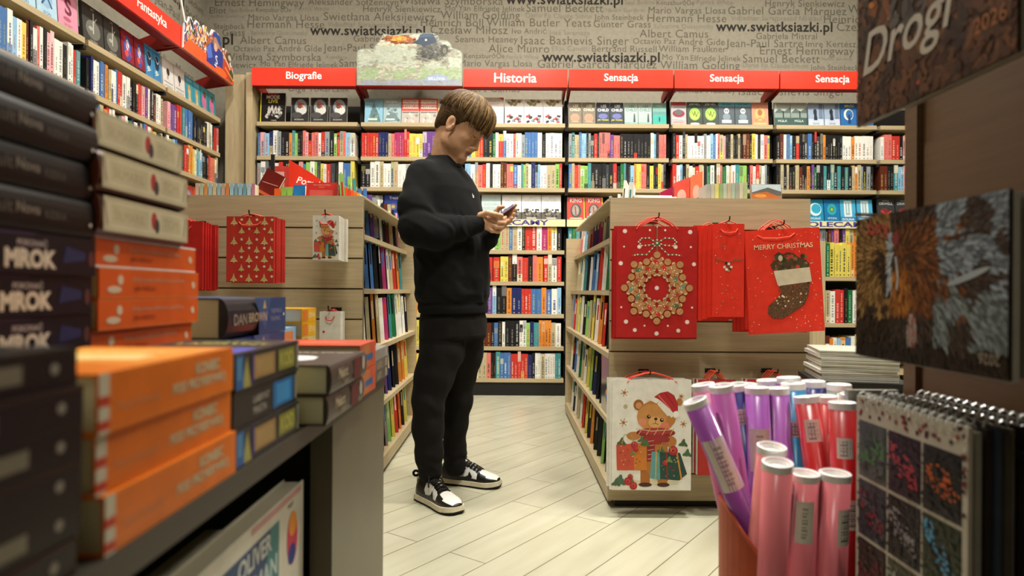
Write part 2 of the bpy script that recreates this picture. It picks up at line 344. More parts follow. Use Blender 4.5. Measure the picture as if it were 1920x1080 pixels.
def outline_board(name, W, Hh, pts, th, face, M, label, cat, shapes, strokes=None):
    t = thing(name, label, cat, M)
    mb = MB(); mb.prism([(x*W, z*Hh) for x, z in pts], 0, th, mat(face, .6))
    mb.build('board', t)
    mb = MB(); fr = Fr((0, 0, 0), (1, 0, 0), (0, 0, 1), W, Hh)
    if strokes:
        ip = inpoly(pts); paint(mb, fr, strokes[1], strokes[0], strokes[2], strokes[3], 5, .45, strokes[4], lambda x, y: ip(x-.022, y) and ip(x+.022, y) and ip(x, y+.035) and ip(x, max(y-.03, .001)))
        fr.k = 110
    lay(mb, fr, shapes); mb.build('printed_picture', t)
    return t
rr = random.Random(3)
outline_x = None
def tank_col(x, y, q):
    n = noise.noise(Vector((x*9, y*7, 3)))+.5*noise.noise(Vector((x*23, y*17, 8)))
    dk = math.exp(-(((x-.72)/.13)**2+((y-.66)/.17)**2)); f = ((x-.4)/.14)**2+((y-.88)/.09)**2
    if y > .74 and x < .57:
        return q.choice(['d88a34', 'e6a84c', 'c8702c']) if f < .35 else (q.choice(['8a4c28', '6e3c24', '9c5a30']) if f < 1.3+n else q.choice(['b9b49e', 'a8a08a', 'c4c0ac']))
    if dk+n*.16 > .42: return q.choice(['3b3a33', '4c4a40', '2c2c28', '5a574a', '34373a'])
    if dk+n*.2 > .22: return q.choice(['5e5c53', '6f6d60', '4f4d45', '7c7968'])
    if dk+n*.25 > .09: return q.choice(['8f8d7b', '9a9988', '858371'])
    if y < .11: return q.choice(['8c9198', '92969e'])
    if .1 < y < .42 and abs(x-.38) < .2+n*.1 and n > -.08: return q.choice(['a8a794', '9c9b88', 'b4b4a2', '8f907f', 'b9b0a0'])
    if y < .34: return q.choice(['93a37c', '9ba78a', '8a9a76'])
    return q.choice(['a9ad9e', 'a2a896', 'aeb0a4', '9fa892'])
bshape = [('l', [(.09, .43), (.47, .42)], .005, '8c9482'), ('p', [(.52, .80), (.58, .87), (.6, .96), (.72, .98), (.74, .9), (.76, .82), (.64, .76)], '2c3a4c'), ('p', [(.58, .9), (.62, .985), (.7, .985), (.73, .93)], '3a4d63'), ('l', [(.7, .945), (.77, .965)], .006, '2c3333'), ('d', .655, .86, .011, 'b9bdc0'), ('e', .83, .68, .035, .10, '3a382f'), ('e', .832, .66, .018, .06, '6a665a'),
           ('p', [(.635, .09)]+[(.76-.125*math.cos(R(a)), .09+.125*math.sin(R(a))) for a in range(0, 181, 20)], '8c96ad'), ('t', 'BELLONA', .68, .105, .84, .16, 'c6ccd8', .01)]
outline = [(0, 0), (1, 0), (1, .60), (.985, .66), (.95, .69), (.90, .71), (.895, .78), (.86, .85), (.78, .87), (.77, .96), (.73, .99), (.60, .995), (.55, .985), (.46, .99), (.34, .945), (.25, .98), (.21, .83), (.17, .74), (.16, .69), (.05, .69), (.015, .66), (0, .6)]
outline_board('display_board', .905, .455, outline, .01, '8f9586', T(BAYX[1]+.003, YF-.114, HZ+.002), 'pale printed battle scene board with a tank standing on the header', 'display board', bshape, (tank_col, 4200, .010, .024, lambda x, y, q: q.uniform(-25, 25)))
# --------- left wall bookcases (front faces +x)
ML = lambda y0: Matrix.Translation((-2.50, y0, 0)) @ RZ(90)       # local x -> +y ; local y -> -x
LY = [5.72-.91*(i+1) for i in range(4)]
for i, y0 in enumerate(LY):
    bookcase(ML(y0), .91, ['left wall bookcase nearest the corner, under the comic cutout', 'left wall bookcase under the Fantastyka header', 'third left wall bookcase counted from the corner', 'left wall bookcase nearest the camera'][i], 'bookcases along the left wall')
for i, y0 in enumerate(LY[:3]):
    header(Matrix.Translation((-2.40, y0, HZ-.0)) @ RZ(90), .91, ['', 'Fantastyka', ''][i], ['red header shelf under the comic cutout on left wall', 'red Fantastyka header sign on left wall', 'blank red header nearest the camera on left wall'][i], .08)
# comic cutout
cp = [(0, 0), (1, 0), (1, .25), (.97, .4), (.93, .5), (.88, .72), (.80, .78), (.74, .72), (.70, .82), (.67, .98), (.60, 1.0), (.53, .97), (.50, .84), (.47, .74), (.42, .88), (.37, .9), (.33, .74), (.28, .84), (.23, .86), (.19, .72), (.15, .8), (.10, .8), (.08, .66), (.02, .62)]
cs = [('e', .17, .5, .15, .2, '6a6a4a'), ('e', .12, .66, .05, .12, 'c89a3c'), ('e', .2, .72, .04, .1, '3c58a0'), ('e', .28, .7, .04, .12, '5e4a26'), ('e', .38, .74, .045, .14, '7a4626'), ('e', .36, .42, .1, .25, '8a5a32'), ('e', .15, .4, .07, .15, '48649a'),
      ('p', [(0, 0), (1, 0), (1, .1), (.8, .3), (.6, .2), (.3, .3), (.1, .3)], 'd8562a'), ('p', [(.42, .1), (.44, .5), (.52, .64), (.62, .66), (.74, .6), (.78, .3), (.74, .08)], '2e3a80'), ('p', [(.45, .2), (.42, .42), (.5, .6), (.54, .3)], '5166b8'),
      ('e', .62, .72, .06, .12, '9c7a62'), ('p', [(.53, .78), (.55, .93), (.62, .985), (.69, .93), (.72, .72), (.67, .74), (.6, .86)], '2a4480'), ('e', .6, .6, .035, .1, 'c59a80'), ('t', 'S', .59, .2, .65, .42, 'e8e8e8'), ('l', [(.58, .17), (.66, .14)], .012, 'e8e8e8'),
      ('e', .87, .6, .05, .12, '5c4034'), ('e', .9, .62, .035, .07, 'b9ae98'), ('p', [(.76, .5), (.9, .45), (.99, .2), (.96, .04), (.74, .04)], 'b8402a'), ('l', [(.75, .62), (.95, .28)], .02, 'd9b08a'), ('e', .94, .2, .05, .15, '4c4c34'), ('l', [(.8, .3), (.98, .1)], .02, 'e08a3c'), ('e', .72, .1, .12, .1, 'e8622a')]
def hero_col(x, y, q):
    n = noise.noise(Vector((x*10, y*8, 1)))
    if x < .42: return q.choice(['d8b060', '7e3a28', '40507e', 'cfc6b0', '2e2a26', 'c46a34', '6a6a4a', '3c58a0']) if y > .38+n*.2 else q.choice(['d8562a', 'e07a3c', '5a4a6a', 'c8905c'])
    if x > .76: return q.choice(['8a4a34', 'b9ae98', '4c4034', 'd8562a', '5c4034']) if y > .35+n*.2 else q.choice(['d8562a', 'b8402a', '4c4c34', '2e2a26'])
    return q.choice(['8a5a32', 'd8562a', '6a4a5a'])
cs = [s_ for s_ in cs if not (s_[0] == 'e' and s_[1] < .4)]
t = outline_board('cardboard_cutout', .89, .33, cp, .008, 'dcdad2', Matrix.Translation((-2.392, LY[0]+.01, HZ+.002)) @ RZ(90), 'comic hero cardboard cutout in blue and orange above left bookcase', 'cutout', cs, (hero_col, 1500, .015, .035, lambda x, y, q: q.uniform(50, 130)))
mb = MB(); mb.tube([(.02, -.002, .2), (-.10, -.01, .42)], .009, WHITE_T, 6); mb.build('white_rod', t)
# corner boards between the two bookcase runs
for x0, x1, yy, lab in [(-2.50, -2.335, 5.80, 'tall pale wood corner board beside left bookcases'), (-2.295, -2.24, 5.74, 'narrow pale wood upright at left end of back bookcases')]:
    mb = MB(); mb.box(x0, yy, 0, x1, yy+.03 if x0 < -2.4 else 6.1, 2.80, WOODV); tag(mb.build('corner_board'), lab, 'wood panel')
# ------------------------------------------------------------------ books on the wall shelves
def small_book(t, h, d, ch, r, M=None, mb=None):
    """upright, spine at y=0 facing -y; x thickness"""
    mb = mb or MB(); m = PC(ch); g = .0015
    mb.box(0, 0, 0, t, .004, h, m, M); mb.box(0, .004, 0, g, d, h, m, M); mb.box(t-g, .004, 0, t, d, h, m, M); mb.box(g, .004, .002, t-g, d-.004, h-.004, PAGE, M)
    def mixc(c1, c2, f): return ''.join('%02x' % int(int(c1[i:i+2], 16)*(1-f)+int(c2[i:i+2], 16)*f) for i in (0, 2, 4))
    dark = ch in 'kdnvGObtrm'; tcx = r.choice('wwwcye' if dark else 'kkkdnr'); tm = mat(mixc(PAL[ch][0], PAL[tcx][0], r.choice([.35, .55, .75])), .42)
    e = -.0005
    def q(x0, z0, x1, z1, mm):
        mb.add([(x0, e, z0), (x1, e, z0), (x1, e, z1), (x0, e, z1)], [(0, 1, 2, 3)], mm, M)
    st = r.random()
    if st < .3:                                     # a colour block
        a = r.choice([.0, .55, .68]); q(g, h*a+.001, t-g, h*(a+r.choice([.22, .3, .42])), mat(mixc(PAL[ch][0], PAL[r.choice('wkrecbdwgyw')][0], r.choice([.4, .7, 1])), .42)); e = -.001
    z = h*r.uniform(.14, .2); z1 = h*r.uniform(.5, .92); wq = r.choice([.1, .14, .2]); u0, u1 = .5-wq, .5+wq
    while z < z1:                                    # lettering along the spine
        l = r.uniform(.004, .012)*1.3
        q(t*u0, z, t*u1, min(z+l, z1), tm); z += l+r.choice([.003, .003, .008])
    q(t*.33, h*.035, t*.67, h*.035+.008, tm)
    return mb
SHELF = []       # (area, M, t, h, d, ch, seed, label, group)
def vis(px, py):
    if not (4 < px < 1738 and py > 3): return False
    if 235 < px < 680 and py > 362: return False
    if 1143 < px and py > 370: return False
    if px > 1600 and py < 235: return False
    if 755 < px < 905 and py > 310 or 830 < px < 925 and 190 < py < 300: return False
    if px < 185 and py > 65+px*.54: return False
    if px < 345 and px >= 180 and py > 205+(px-178)*.43: return False
    return True
def proj(v): return (CX+v.x*F/v.y, CY-(v.z-H)*F/v.y+ROLL*v.x*F/v.y)
def spine_row(M0, wd, z, seq, hmax, where, grp, x0=.02, hvar=.14, seed=0, ang=1.0, onlystuff=False):
    r = random.Random(seed*31+5); seq = seq.replace(' ', '')
    wts = [r.uniform(.7, 1.35) for _ in seq]; prev = None
    hs = []
    for i, ch in enumerate(seq):                     # runs of one colour are volumes of a series
        if prev == ch: wts[i] = wts[i-1]; hs.append(hs[-1])
        else: hs.append(hmax*(1-hvar*r.random()))
        prev = ch
    tot = wd-x0*2-.02; k = tot/sum(wts); x = x0
    for i, ch in enumerate(seq):
        t = min(wts[i]*k, .055)-.0006; M = M0 @ T(x, .004+.012*r.random(), z+.0004)
        c = M @ Vector((t/2, 0, hs[i]/2)); px, py = proj(c)
        v = vis(px, py) and not onlystuff
        a = t*hs[i]*(F/c.y)**2*ang if v else 0
        lab = '%s book, %s from the left on %s' % (('tall ' if hs[i] > hmax*.95 else '')+PAL[ch][1], ordinal(i), where)
        SHELF.append((a, M, t, hs[i], min(.16, .13+.03*r.random()), ch, seed*97+i, lab, grp)); x += wts[i]*k
ROWS = {
 (0, 1): 'bplnwgkkotLkksprsswrgkLreslw', (0, 2): 'gwgkgwrkkLwkptLwLdywrdkwbby',
 (1, 1): 'rrrrrrnnnesmmmmrryyyyvvvsssssrr', (1, 2): 'kkwwewwgewwwwegwwewwgwweww',
 (2, 1): 'ltyorkkGwrbwwswwgbbbbwkwwww', (2, 2): 'llwesrwkwwOOssbwtLewnglwweeLr',
 (3, 1): 'gteebllkgdrkssssvsskkkkkkkkkwlksss', (3, 2): 'bersLLtkkkkdkrkGtkkloyysskykkyek',
 (4, 1): 'krwkewwwwwgwlbwsepkkekkekOOkywkwsy', (4, 2): 'rwlkewkrewGwkesGwewtLLkswrewgk',
 (5, 1): 'kOwblkrkkdbkkddokkkkkkkwwwowwwww', (5, 2): 'kkekekkeOkkokvGkktktktktkeoegkgk',
 (6, 1): 'wssrrkpylorwsswvvwwswewglwwsrw', (6, 2): 'OOkktllpewwwwlvkeewkbwrwwekww',
 (2, 4): 'glwytwLeebewkrrwmowk', (2, 5): 'gkeGrryyOksrksorewr', (2, 6): 'kgbwvvlkkonnrrrbbobwl', (2, 7): 'kwwrOOkbkwkkkwwLntooooew', (2, 8): 'kkeweeskktbbbrrrrrnkwwewwwwtt',
 (3, 4): 'tGtkokobkvmwOegwrkbtwkyekO', (3, 5): 'tttkwrbgekywkktrGokwbekrwk', (3, 6): 'nyrkwbgeokrkwGtbksrwkekbyw', (3, 7): 'bkOGkwterkybkwoskewkbrgkww', (3, 8): 'ttkwegbkrwkykobGwskewkrtbw'}
for b_ in range(7):
    M0 = T(BAYX[b_], YF, 0)
    for row in (1, 2, 4, 5, 6, 7, 8):
        seq = ROWS.get((b_, row))
        if seq is None:
            q = random.Random(b_*10+row); seq = ''.join(q.choice('wkkredgbnoytGLsOev') for _ in range(26))
        nm = ['top', 'second', 'third', 'fourth', 'fifth', 'sixth', 'seventh', 'eighth', 'lowest'][row]
        spine_row(M0, .91, ZB[row], seq, .225 if row < 3 else .232, '%s shelf, %s' % (nm, BAYN[b_]), 'books on %s shelf, %s' % (nm, BAYN[b_]), seed=b_*10+row+1, hvar=.12)
LN = ['left wall bay nearest the corner', 'left wall bay under Fantastyka', 'third left wall bay', 'nearest left wall bay']
LROW = {(3, 1): 'wkrtgGbtpwrbeotGlkwbrgwntwLp', (2, 1): 'tpGnrwbbbbwlwyOkwswkppwwkwwrt', (1, 1): 'knwwbboewwbrrwwkkkkrpvwkkOwwe', (0, 1): 'pvvvrrrtbbbbbkkkkkkkkkwewkrrs',
        (0, 2): 'wyylbbkkkkrryoywtlllkkkrssowe', (1, 2): 'kwwbbeorwwkktpwgGnwkebrwoykke', (2, 2): 'ekwbrowkktGnnwseekwryblkwwwkO', (3, 2): 'wwkebrgtonkwyrbewkkGwprvekwwb'}
for i, y0 in enumerate(LY):
    for row in (1, 2):
        nm = ['top', 'second', 'third'][row]
        spine_row(ML(y0), .91, ZB[row], LROW[(i, row)], .225, '%s shelf, %s' % (nm, LN[i]), 'books on %s shelf, %s' % (nm, LN[i]), seed=200+i*10+row, ang=.6)
    for row in (4, 5, 6, 7, 8):
        q = random.Random(i*10+row+900); seq = ''.join(q.choice('wkkredgbnoytGLsOev') for _ in range(26))
        spine_row(ML(y0), .91, ZB[row], seq, .225, '', '', seed=300+i*10+row, onlystuff=True)
SHELF.sort(key=lambda s: -s[0])
rest = MB()
for i, (a, M, t, h, d, ch, sd, lab, grp) in enumerate(SHELF):
    if i < 300 and a > 0:
        o = small_book(t, h, d, ch, random.Random(sd)).build('shelved_book', None, M); tag(o, lab, 'shelved book', grp)
    else: small_book(t, h, d, ch, random.Random(sd), M, rest)
o = rest.build('shelved_books'); tag(o, 'remaining small books packed on the wall shelves', 'books'); o['kind'] = 'stuff'
# ------------------------------------------------------------------ books shown cover-out
def cover_book(w, h, t, face, shapes, M, label, group, spine=None, depth=0, tilt=6):
    mb = MB(); m = mat(face, .35); mb.box(.001, .0015, .001, w-.001, t-.0015, h-.001, PAGE); mb.box(0, 0, 0, w, .0015, h, m); mb.box(0, t-.0015, 0, w, t, h, m); mb.box(0, .0015, 0, .0015, t-.0015, h, mat(spine or face, .4))
    fr = Fr((0, 0, 0), (1, 0, 0), (0, 0, 1), w, h); lay(mb, fr, shapes)
    o = mb.build('cover_book', None, M @ RX(-tilt)); return tag(o, label, 'book', group)
def scatter(cols, n, x0, y0, x1, y1, r0, r1, seed):
    r = random.Random(seed); return [('e', r.uniform(x0, x1), r.uniform(y0, y1), r.uniform(r0, r1), r.uniform(r0, r1)*.7, r.choice(cols), r.random()*180) for _ in range(n)]
CV = {
 'live': ('191817', [('t', 'DEPECHE', .1, .93, .9, .99, 'b8302a', .01), ('t', 'MODE', .1, .80, .9, .92, 'e8e4da', .03), ('t', 'LIVE', .12, .66, .9, .79, 'd8d03a', .03), ('r', 0, 0, .04, 1, 'd8d03a')]+scatter(['c9c6be', '9a978f', 'e0ddd6', '6c6a66'], 22, .25, .18, .85, .5, .03, .09, 1)+[('l', [(.3, .25), (.35, .55), (.38, .3), (.48, .58), (.52, .3), (.62, .55), (.66, .3), (.8, .45)], .05, 'cfccc4'), ('t', 'Fotografie', .3, .05, .8, .09, 'e8e4da')]),
 'pilot': ('2f2e2e', [('e', .55, .62, .35, .32, '8f9a9e'), ('e', .6, .5, .3, .18, 'd8d8d2'), ('e', .5, .66, .14, .1, '6b4a3c'), ('l', [(.35, .85), (.7, .6)], .06, 'c8342c'), ('l', [(.5, .8), (.75, .72)], .05, 'b8302a'), ('e', .35, .3, .3, .12, '4a4846'), ('t', 'BIOGRAFIA', .1, .1, .85, .15, 'cfcac0'), ('r', 0, 0, .05, 1, '6a6866')]),
 'blueport': ('86b6cb', [('p', [(.2, .05), (.35, .5), (.5, .85), (.62, .6), (.75, .4), (.9, .05)], '5c7878'), ('t', 'NAD', .1, .82, .6, .93, '4f7c90'), ('t', 'MORZE', .1, .68, .7, .78, '5d8798'), ('r', .2, .12, .7, .2, 'c9dbc0')]+scatter(['6f8f8c', '4e6a6c'], 8, .3, .1, .8, .6, .04, .1, 2)),
 'greyport': ('9fb6ba', [('t', 'WOJNA', .12, .8, .8, .92, 'dfe8e6', .02), ('t', 'NOWA', .3, .68, .9, .78, 'd5dfdd'), ('p', [(.05, .05), (.3, .5), (.7, .4), (.95, .1)], '6d8282'), ('r', .15, .12, .65, .19, 'cddada')]+scatter(['7d9292', '5f7476', 'b8c8c8'], 9, .1, .1, .9, .6, .04, .1, 3)),
 'redgrey': ('b3aaa0', [('r', 0, .5, 1, 1, 'd8463a'), ('r', .06, .8, .94, .95, 'efe6da'), ('r', .06, .6, .94, .76, 'efe6da'), ('t', 'KSIĘSTWO', .08, .82, .92, .93, 'c03a30', .01), ('t', 'HISTORII', .08, .62, .92, .74, 'c03a30', .01), ('r', .05, .42, .95, .46, '5d5a56')]+scatter(['8a8680', 'c6bfb4'], 10, .1, .05, .9, .38, .04, .1, 4)),
 'bwmap': ('b9b8b0', scatter(['4c4b48', '78766f', 'dcdad0', '2e2d2b'], 22, .08, .55, .92, .95, .05, .11, 5)+[('r', .05, .40, .95, .52, 'd8bc60')]+scatter(['4c4b48', '78766f', 'dcdad0'], 14, .1, .05, .9, .36, .05, .11, 6)+[('r', 0, 0, .04, 1, 'd09a40')]),
 'whitered': ('e9e7e2', [('t', 'MIĘDZY', .15, .7, .85, .78, 'c8726a'), ('t', 'NAMI', .15, .5, .85, .6, 'c8726a'), ('p', [(.7, 1), (1, 1), (1, .9)], 'd8463a'), ('r', .1, .84, .6, .86, 'a8b0ba')]),
 'polska': ('efede8', scatter(['8c8460', 'b07a54', '6f7a52', 'c9b890'], 12, .15, .78, .85, .95, .06, .12, 7)+[('t', 'POLSKA', .08, .5, .92, .6, 'b09a90', .01)]+scatter(['b8302a', '2e2a28', '7a8a94', 'd8d4ca'], 16, .1, .08, .9, .36, .05, .11, 8)+[('r', .05, .4, .95, .405, 'c8b8a8')]),
 'lee1': ('7e7466', [('t', 'LEE', .3, .78, .8, .9, 'e6dcc0', .02), ('t', 'CHILD', .12, .6, .9, .74, 'e6dcc0', .02), ('e', .5, .3, .35, .2, 'b08a70'), ('t', 'OSTATNIA', .2, .08, .8, .15, 'd8c8a0')]),
 'lee2': ('3c434c', [('t', 'LEE', .3, .78, .8, .9, 'e6e6e6', .02), ('t', 'CHILD', .1, .58, .92, .74, 'f0eee8', .02), ('e', .5, .38, .35, .12, '6a6ea8'), ('t', 'JAK TRZEBA', .08, .14, .92, .26, 'd8d23c', .02)]),
 'lee3': ('a9bdb6', [('t', 'LEE', .3, .78, .8, .9, '4f6a68', .01), ('t', 'CHILD', .1, .6, .92, .74, '4f6a68', .01), ('p', [(.65, .1), (.7, .5), (.78, .5), (.82, .1)], '3f4f4e'), ('r', 0, 0, 1, .12, '88a8a4')]),
 'sea': ('79a39a', [('r', 0, 0, 1, .45, '3fa79a'), ('r', 0, .45, 1, .6, '5f938c'), ('e', .5, .25, .05, .12, '20403e'), ('t', 'CISZA', .1, .84, .9, .9, 'd5e0da')]),
 'car': ('a9a5a6', [('r', 0, .85, 1, 1, 'b84040'), ('e', .5, .5, .4, .16, '8a2c30'), ('e', .5, .56, .25, .12, '5c5c62'), ('l', [(.1, .3), (.9, .26)], .05, 'e0e0e0'), ('t', 'KAMIENNY', .15, .08, .85, .16, 'c03030')]),
 'greenhand': ('38443c', [('t', 'JOE HILL', .05, .84, .95, .95, 'd6e6e4', .01), ('e', .5, .48, .36, .28, '8cc04c'), ('e', .5, .45, .26, .2, 'c6d85c'), ('l', [(.3, .6), (.45, .4), (.5, .62), (.6, .35), (.72, .58)], .07, '6c8c34'), ('e', .5, .06, .3, .05, 'd6e6e4')]),
 'skull': ('47525a', [('r', 0, .82, 1, 1, '5cb0cc'), ('t', 'JOE HILL', .1, .86, .9, .96, '2a3a42', .01), ('e', .5, .62, .16, .13, 'd6d8d8'), ('e', .44, .63, .04, .04, '2a3036'), ('e', .56, .63, .04, .04, '2a3036'), ('e', .5, .36, .24, .16, '7a8a92'), ('r', .2, .1, .8, .24, 'c0c8cc')]),
 'peach': ('d98a6c', [('e', .5, .5, .3, .3, 'd4a860'), ('e', .5, .56, .14, .14, 'a0603c'), ('l', [(.2, .2), (.5, .35), (.8, .2)], .04, 'ad6a48'), ('r', .1, .05, .9, .12, 'c8b070'), ('l', [(.25, .8), (.5, .7), (.75, .8)], .04, 'c8a050')]),
 'forest': ('a8b0a8', [('r', 0, 0, 1, .35, '33514c'), ('r', 0, .35, 1, .55, '7f8c84'), ('p', [(0, .55), (.3, .75), (.6, .62), (1, .8), (1, .55)], '4d5c56'), ('r', .52, .35, .6, .65, '1d2624'), ('t', 'MGŁA', .1, .16, .9, .26, 'd6dcd0')]),
 'snowman': ('8fa0b4', [('r', 0, 0, 1, .3, 'b8c2d0'), ('e', .45, .6, .12, .14, '1c2230'), ('p', [(.36, .25), (.4, .6), (.54, .6), (.6, .25)], '1c2230'), ('r', .7, .3, .95, .95, '65768e'), ('t', 'ZIMA', .2, .06, .8, .14, '3a4456')]),
 'moon': ('2d66a4', [('t', 'MRÓZ', .2, .82, .95, .95, 'e6c83c', .02), ('e', .5, .5, .3, .25, 'd8dcc0'), ('e', .55, .5, .22, .2, '2d66a4'), ('p', [(.45, .1), (.48, .5), (.6, .5), (.64, .1)], '1a3a66')]),
 'seagrey': ('a6bab8', [('r', 0, .5, 1, .75, 'b9c8c6'), ('r', 0, .0, 1, .14, '4d6a58'), ('r', 0, .14, 1, .22, '6f8f80'), ('l', [(.2, .2), (.8, .28)], .05, '3f5c50'), ('t', 'OCEAN', .15, .55, .85, .66, '8fa4a4'), ('r', 0, .93, 1, 1, 'd8d8cc')]),
 'crowd': ('e2e2de', [('t', 'JAN', .2, .84, .8, .93, 'a8b6b8'), ('t', 'KRONIKI', .1, .72, .9, .81, 'a8b6b8'), ('t', 'POLSKIE', .1, .6, .9, .69, 'b8c0c0'), ('r', 0, 0, 1, .3, '5a564e')]+scatter(['3c3934', '77726a', '96907f', '2e2b28'], 26, .05, .14, .95, .42, .05, .08, 9)+[('r', .25, .04, .75, .09, 'b8b4aa')]),
 'king': ('c8402e', [('t', 'KING', .15, .78, .85, .94, 'e8e4e0', .02), ('e', .5, .4, .32, .32, '4a4a48'), ('e', .48, .42, .2, .24, '98948a'), ('l', [(.5, .2), (.46, .6)], .07, 'b02a20'), ('r', .15, .05, .85, .1, 'e0b8a0'), ('r', .95, 0, 1, 1, 'd8b84a')]),
 'globe': ('2384a8', [('e', .5, .55, .38, .3, 'c8dfe0'), ('e', .55, .58, .3, .22, '2e9ab8'), ('t', 'OCALIĆ', .1, .1, .9, .22, 'e4f0f0', .01)]),
 'iris': ('1c6ea0', [('e', .5, .55, .3, .26, '2c9aa8'), ('e', .5, .55, .16, .14, '3d8a50'), ('e', .5, .55, .06, .05, 'c8c850'), ('t', 'WYSPA', .2, .1, .8, .2, 'd0e4ec')]),
 'fall': ('4aa6cc', [('r', .25, .2, .75, .95, 'd8e6e8'), ('r', .35, .3, .62, .85, '9cb8bc'), ('r', 0, 0, 1, .22, '2a78aa'), ('t', 'DOLINA', .1, .06, .9, .16, 'e6f0f2', .01), ('r', .45, .4, .5, .85, 'f0f4f4')]),
 'orwell': ('3a3b3c', [('t', 'ORWELL', .1, .72, .9, .86, 'd8dcda', .02), ('t', 'GEORGE', .3, .88, .7, .94, 'b8bab8'), ('e', .4, .4, .25, .2, '7a2c28'), ('l', [(.2, .5), (.5, .3), (.8, .48)], .08, 'c83a30')]),
 'silver': ('8b8f8c', scatter(['c8ccc8', '5e6462', 'aab0ac', '3f4442'], 22, .1, .1, .9, .9, .07, .16, 10)),
 'tracy': ('27387e', [('t', 'Tracą', .2, .78, .85, .92, 'd8dce6', .01), ('e', .5, .5, .22, .14, '50547a'), ('e', .5, .5, .1, .07, 'b89a50'), ('t', 'KODY', .3, .16, .75, .24, 'c8ccdc')]),
 'magenta': ('8c2a6c', [('r', .1, .2, .9, .4, 'c890b0')]),
 'xblue': ('a9c9dc', [('t', 'X', .2, .45, .8, .95, '28486c', .04), ('e', .5, .5, .3, .25, '8ab0cc'), ('l', [(.25, .3), (.75, .8)], .08, '2c4c74'), ('l', [(.75, .3), (.3, .8)], .08, '2c4c74'), ('t', 'IRON', .3, .08, .7, .16, '3c5c80')]),
 'xwhite': ('c8c9ca', [('t', 'X', .2, .5, .8, .95, '7c7c80', .02), ('r', .2, .3, .8, .36, 'a8a8a8')]),
 'pinks': ('d88fa6', [('t', 'S', .3, .35, .75, .75, '6c2038', .03), ('e', .5, .8, .25, .06, 'a84860'), ('e', .45, .25, .2, .05, 'b05870'), ('t', 'SECRET', .25, .08, .75, .14, '8c3850')]),
 'tree': ('3c3b36', [('e', .5, .4, .35, .25, '6c6b62'), ('l', [(.5, .3), (.55, .85)], .05, 'b8b6a8'), ('l', [(.54, .6), (.7, .75)], .04, 'a8a698'), ('e', .4, .42, .12, .05, 'a4a298'), ('t', 'LAS', .2, .9, .8, .96, 'c8c4b4'), ('t', 'WIEDŹMIN', .2, .08, .8, .14, 'b8b6a8')]),
 'redblue': ('8c2430', [('e', .5, .5, .3, .35, '3c50a0'), ('e', .5, .6, .14, .16, 'd0d4e4'), ('l', [(.2, .8), (.8, .3)], .08, 'c83c38'), ('r', 0, 0, 1, .12, '20242c'), ('e', .4, .35, .15, .1, 'd05040')]),
 'bluebird': ('3c88b8', [('e', .5, .6, .3, .22, '1c3044'), ('l', [(.3, .75), (.6, .6), (.8, .7)], .05, 'c8d8d0'), ('e', .4, .3, .2, .08, 'b0c8c8'), ('l', [(.2, .2), (.7, .3)], .05, 'd0dcd4'), ('t', 'KLAN', .2, .86, .8, .95, '20303c')]),
 'inkwhite': ('dcdad6', [('e', .5, .6, .14, .12, '2c2c2c'), ('l', [(.5, .65), (.45, .35)], .06, '3c3c3c'), ('r', .1, .22, .9, .26, '9c9c98'), ('t', 'ATRAMENT', .1, .08, .9, .15, '5c5c5c')]),
 'tealgirl': ('3c9ab0', [('e', .5, .45, .2, .25, 'c8a050'), ('p', [(.3, .05), (.4, .5), (.6, .5), (.7, .05)], 'd0c090'), ('t', 'MORZE', .15, .82, .85, .92, 'c0d8dc')]),
 'tealpink': ('2c8a98', [('e', .45, .4, .3, .3, 'd870a0'), ('e', .55, .7, .2, .14, '6c4a3c'), ('t', 'LOVE', .2, .06, .8, .16, 'e0b8c8')]),
 'monk': ('30352e', [('l', [(.2, .3), (.5, .7), (.8, .3)], .06, 'd0d0c0'), ('l', [(.3, .2), (.6, .5)], .05, 'c0c0b0')]),
 'manga': ('c04038', [('e', .5, .5, .3, .3, '8080b0'), ('e', .4, .6, .14, .14, 'd8b090'), ('e', .7, .4, .15, .2, 'd0703c')]),
 'ginger': ('c45a2c', [('e', .5, .5, .3, .26, 'd8a070'), ('e', .5, .5, .14, .14, '5c3020')]),
}
def cover_row(M0, z, items, where, hdef=.225, tilt=6, y=.03):
    n = {}
    tot = {}
    for it in items: tot[it[0]] = tot.get(it[0], 0)+1
    for it in items:
        key, x, wd, desc = it[:4]; hh = it[4] if len(it) > 4 else hdef
        f, s = CV[key]; n[key] = n.get(key, 0)+1
        pos = '' if tot[key] == 1 else (['left', 'right'] if tot[key] == 2 else ['leftmost', 'middle', 'rightmost'])[n[key]-1]+' copy of '
        cover_book(wd, hh, .02, f, s, M0 @ T(x, y+.035, z+.003), pos+desc+', '+where, 'cover-out books '+where if tot[key] > 1 else None, tilt=tilt) if 0 else tag(cover_book(wd, hh, .02, f, s, M0 @ T(x, y, z+.0005), '', None, tilt=tilt), pos+desc+', '+where, 'book', 'cover-out books '+where)
w0 = 'top shelf'
cover_row(T(BAYX[0], YF, 0), ZB[0], [('live', .03, .22, 'black concert photo book with yellow and white title', .265), ('pilot', .30, .155, 'dark biography with a red scarf'), ('pilot', .47, .155, 'dark biography with a red scarf'), ('pilot', .64, .155, 'dark biography with a red scarf')], 'top shelf under Biografie', tilt=4)
cover_row(T(BAYX[1], YF, 0), ZB[0], [('blueport', .04, .16, 'blue mountain cover'), ('greyport', .205, .155, 'grey-blue war cover'), ('redgrey', .365, .155, 'red topped grey history book'), ('redgrey', .525, .155, 'red topped grey history book'), ('bwmap', .685, .16, 'black-and-white book with a yellow band')], 'under the battle board')
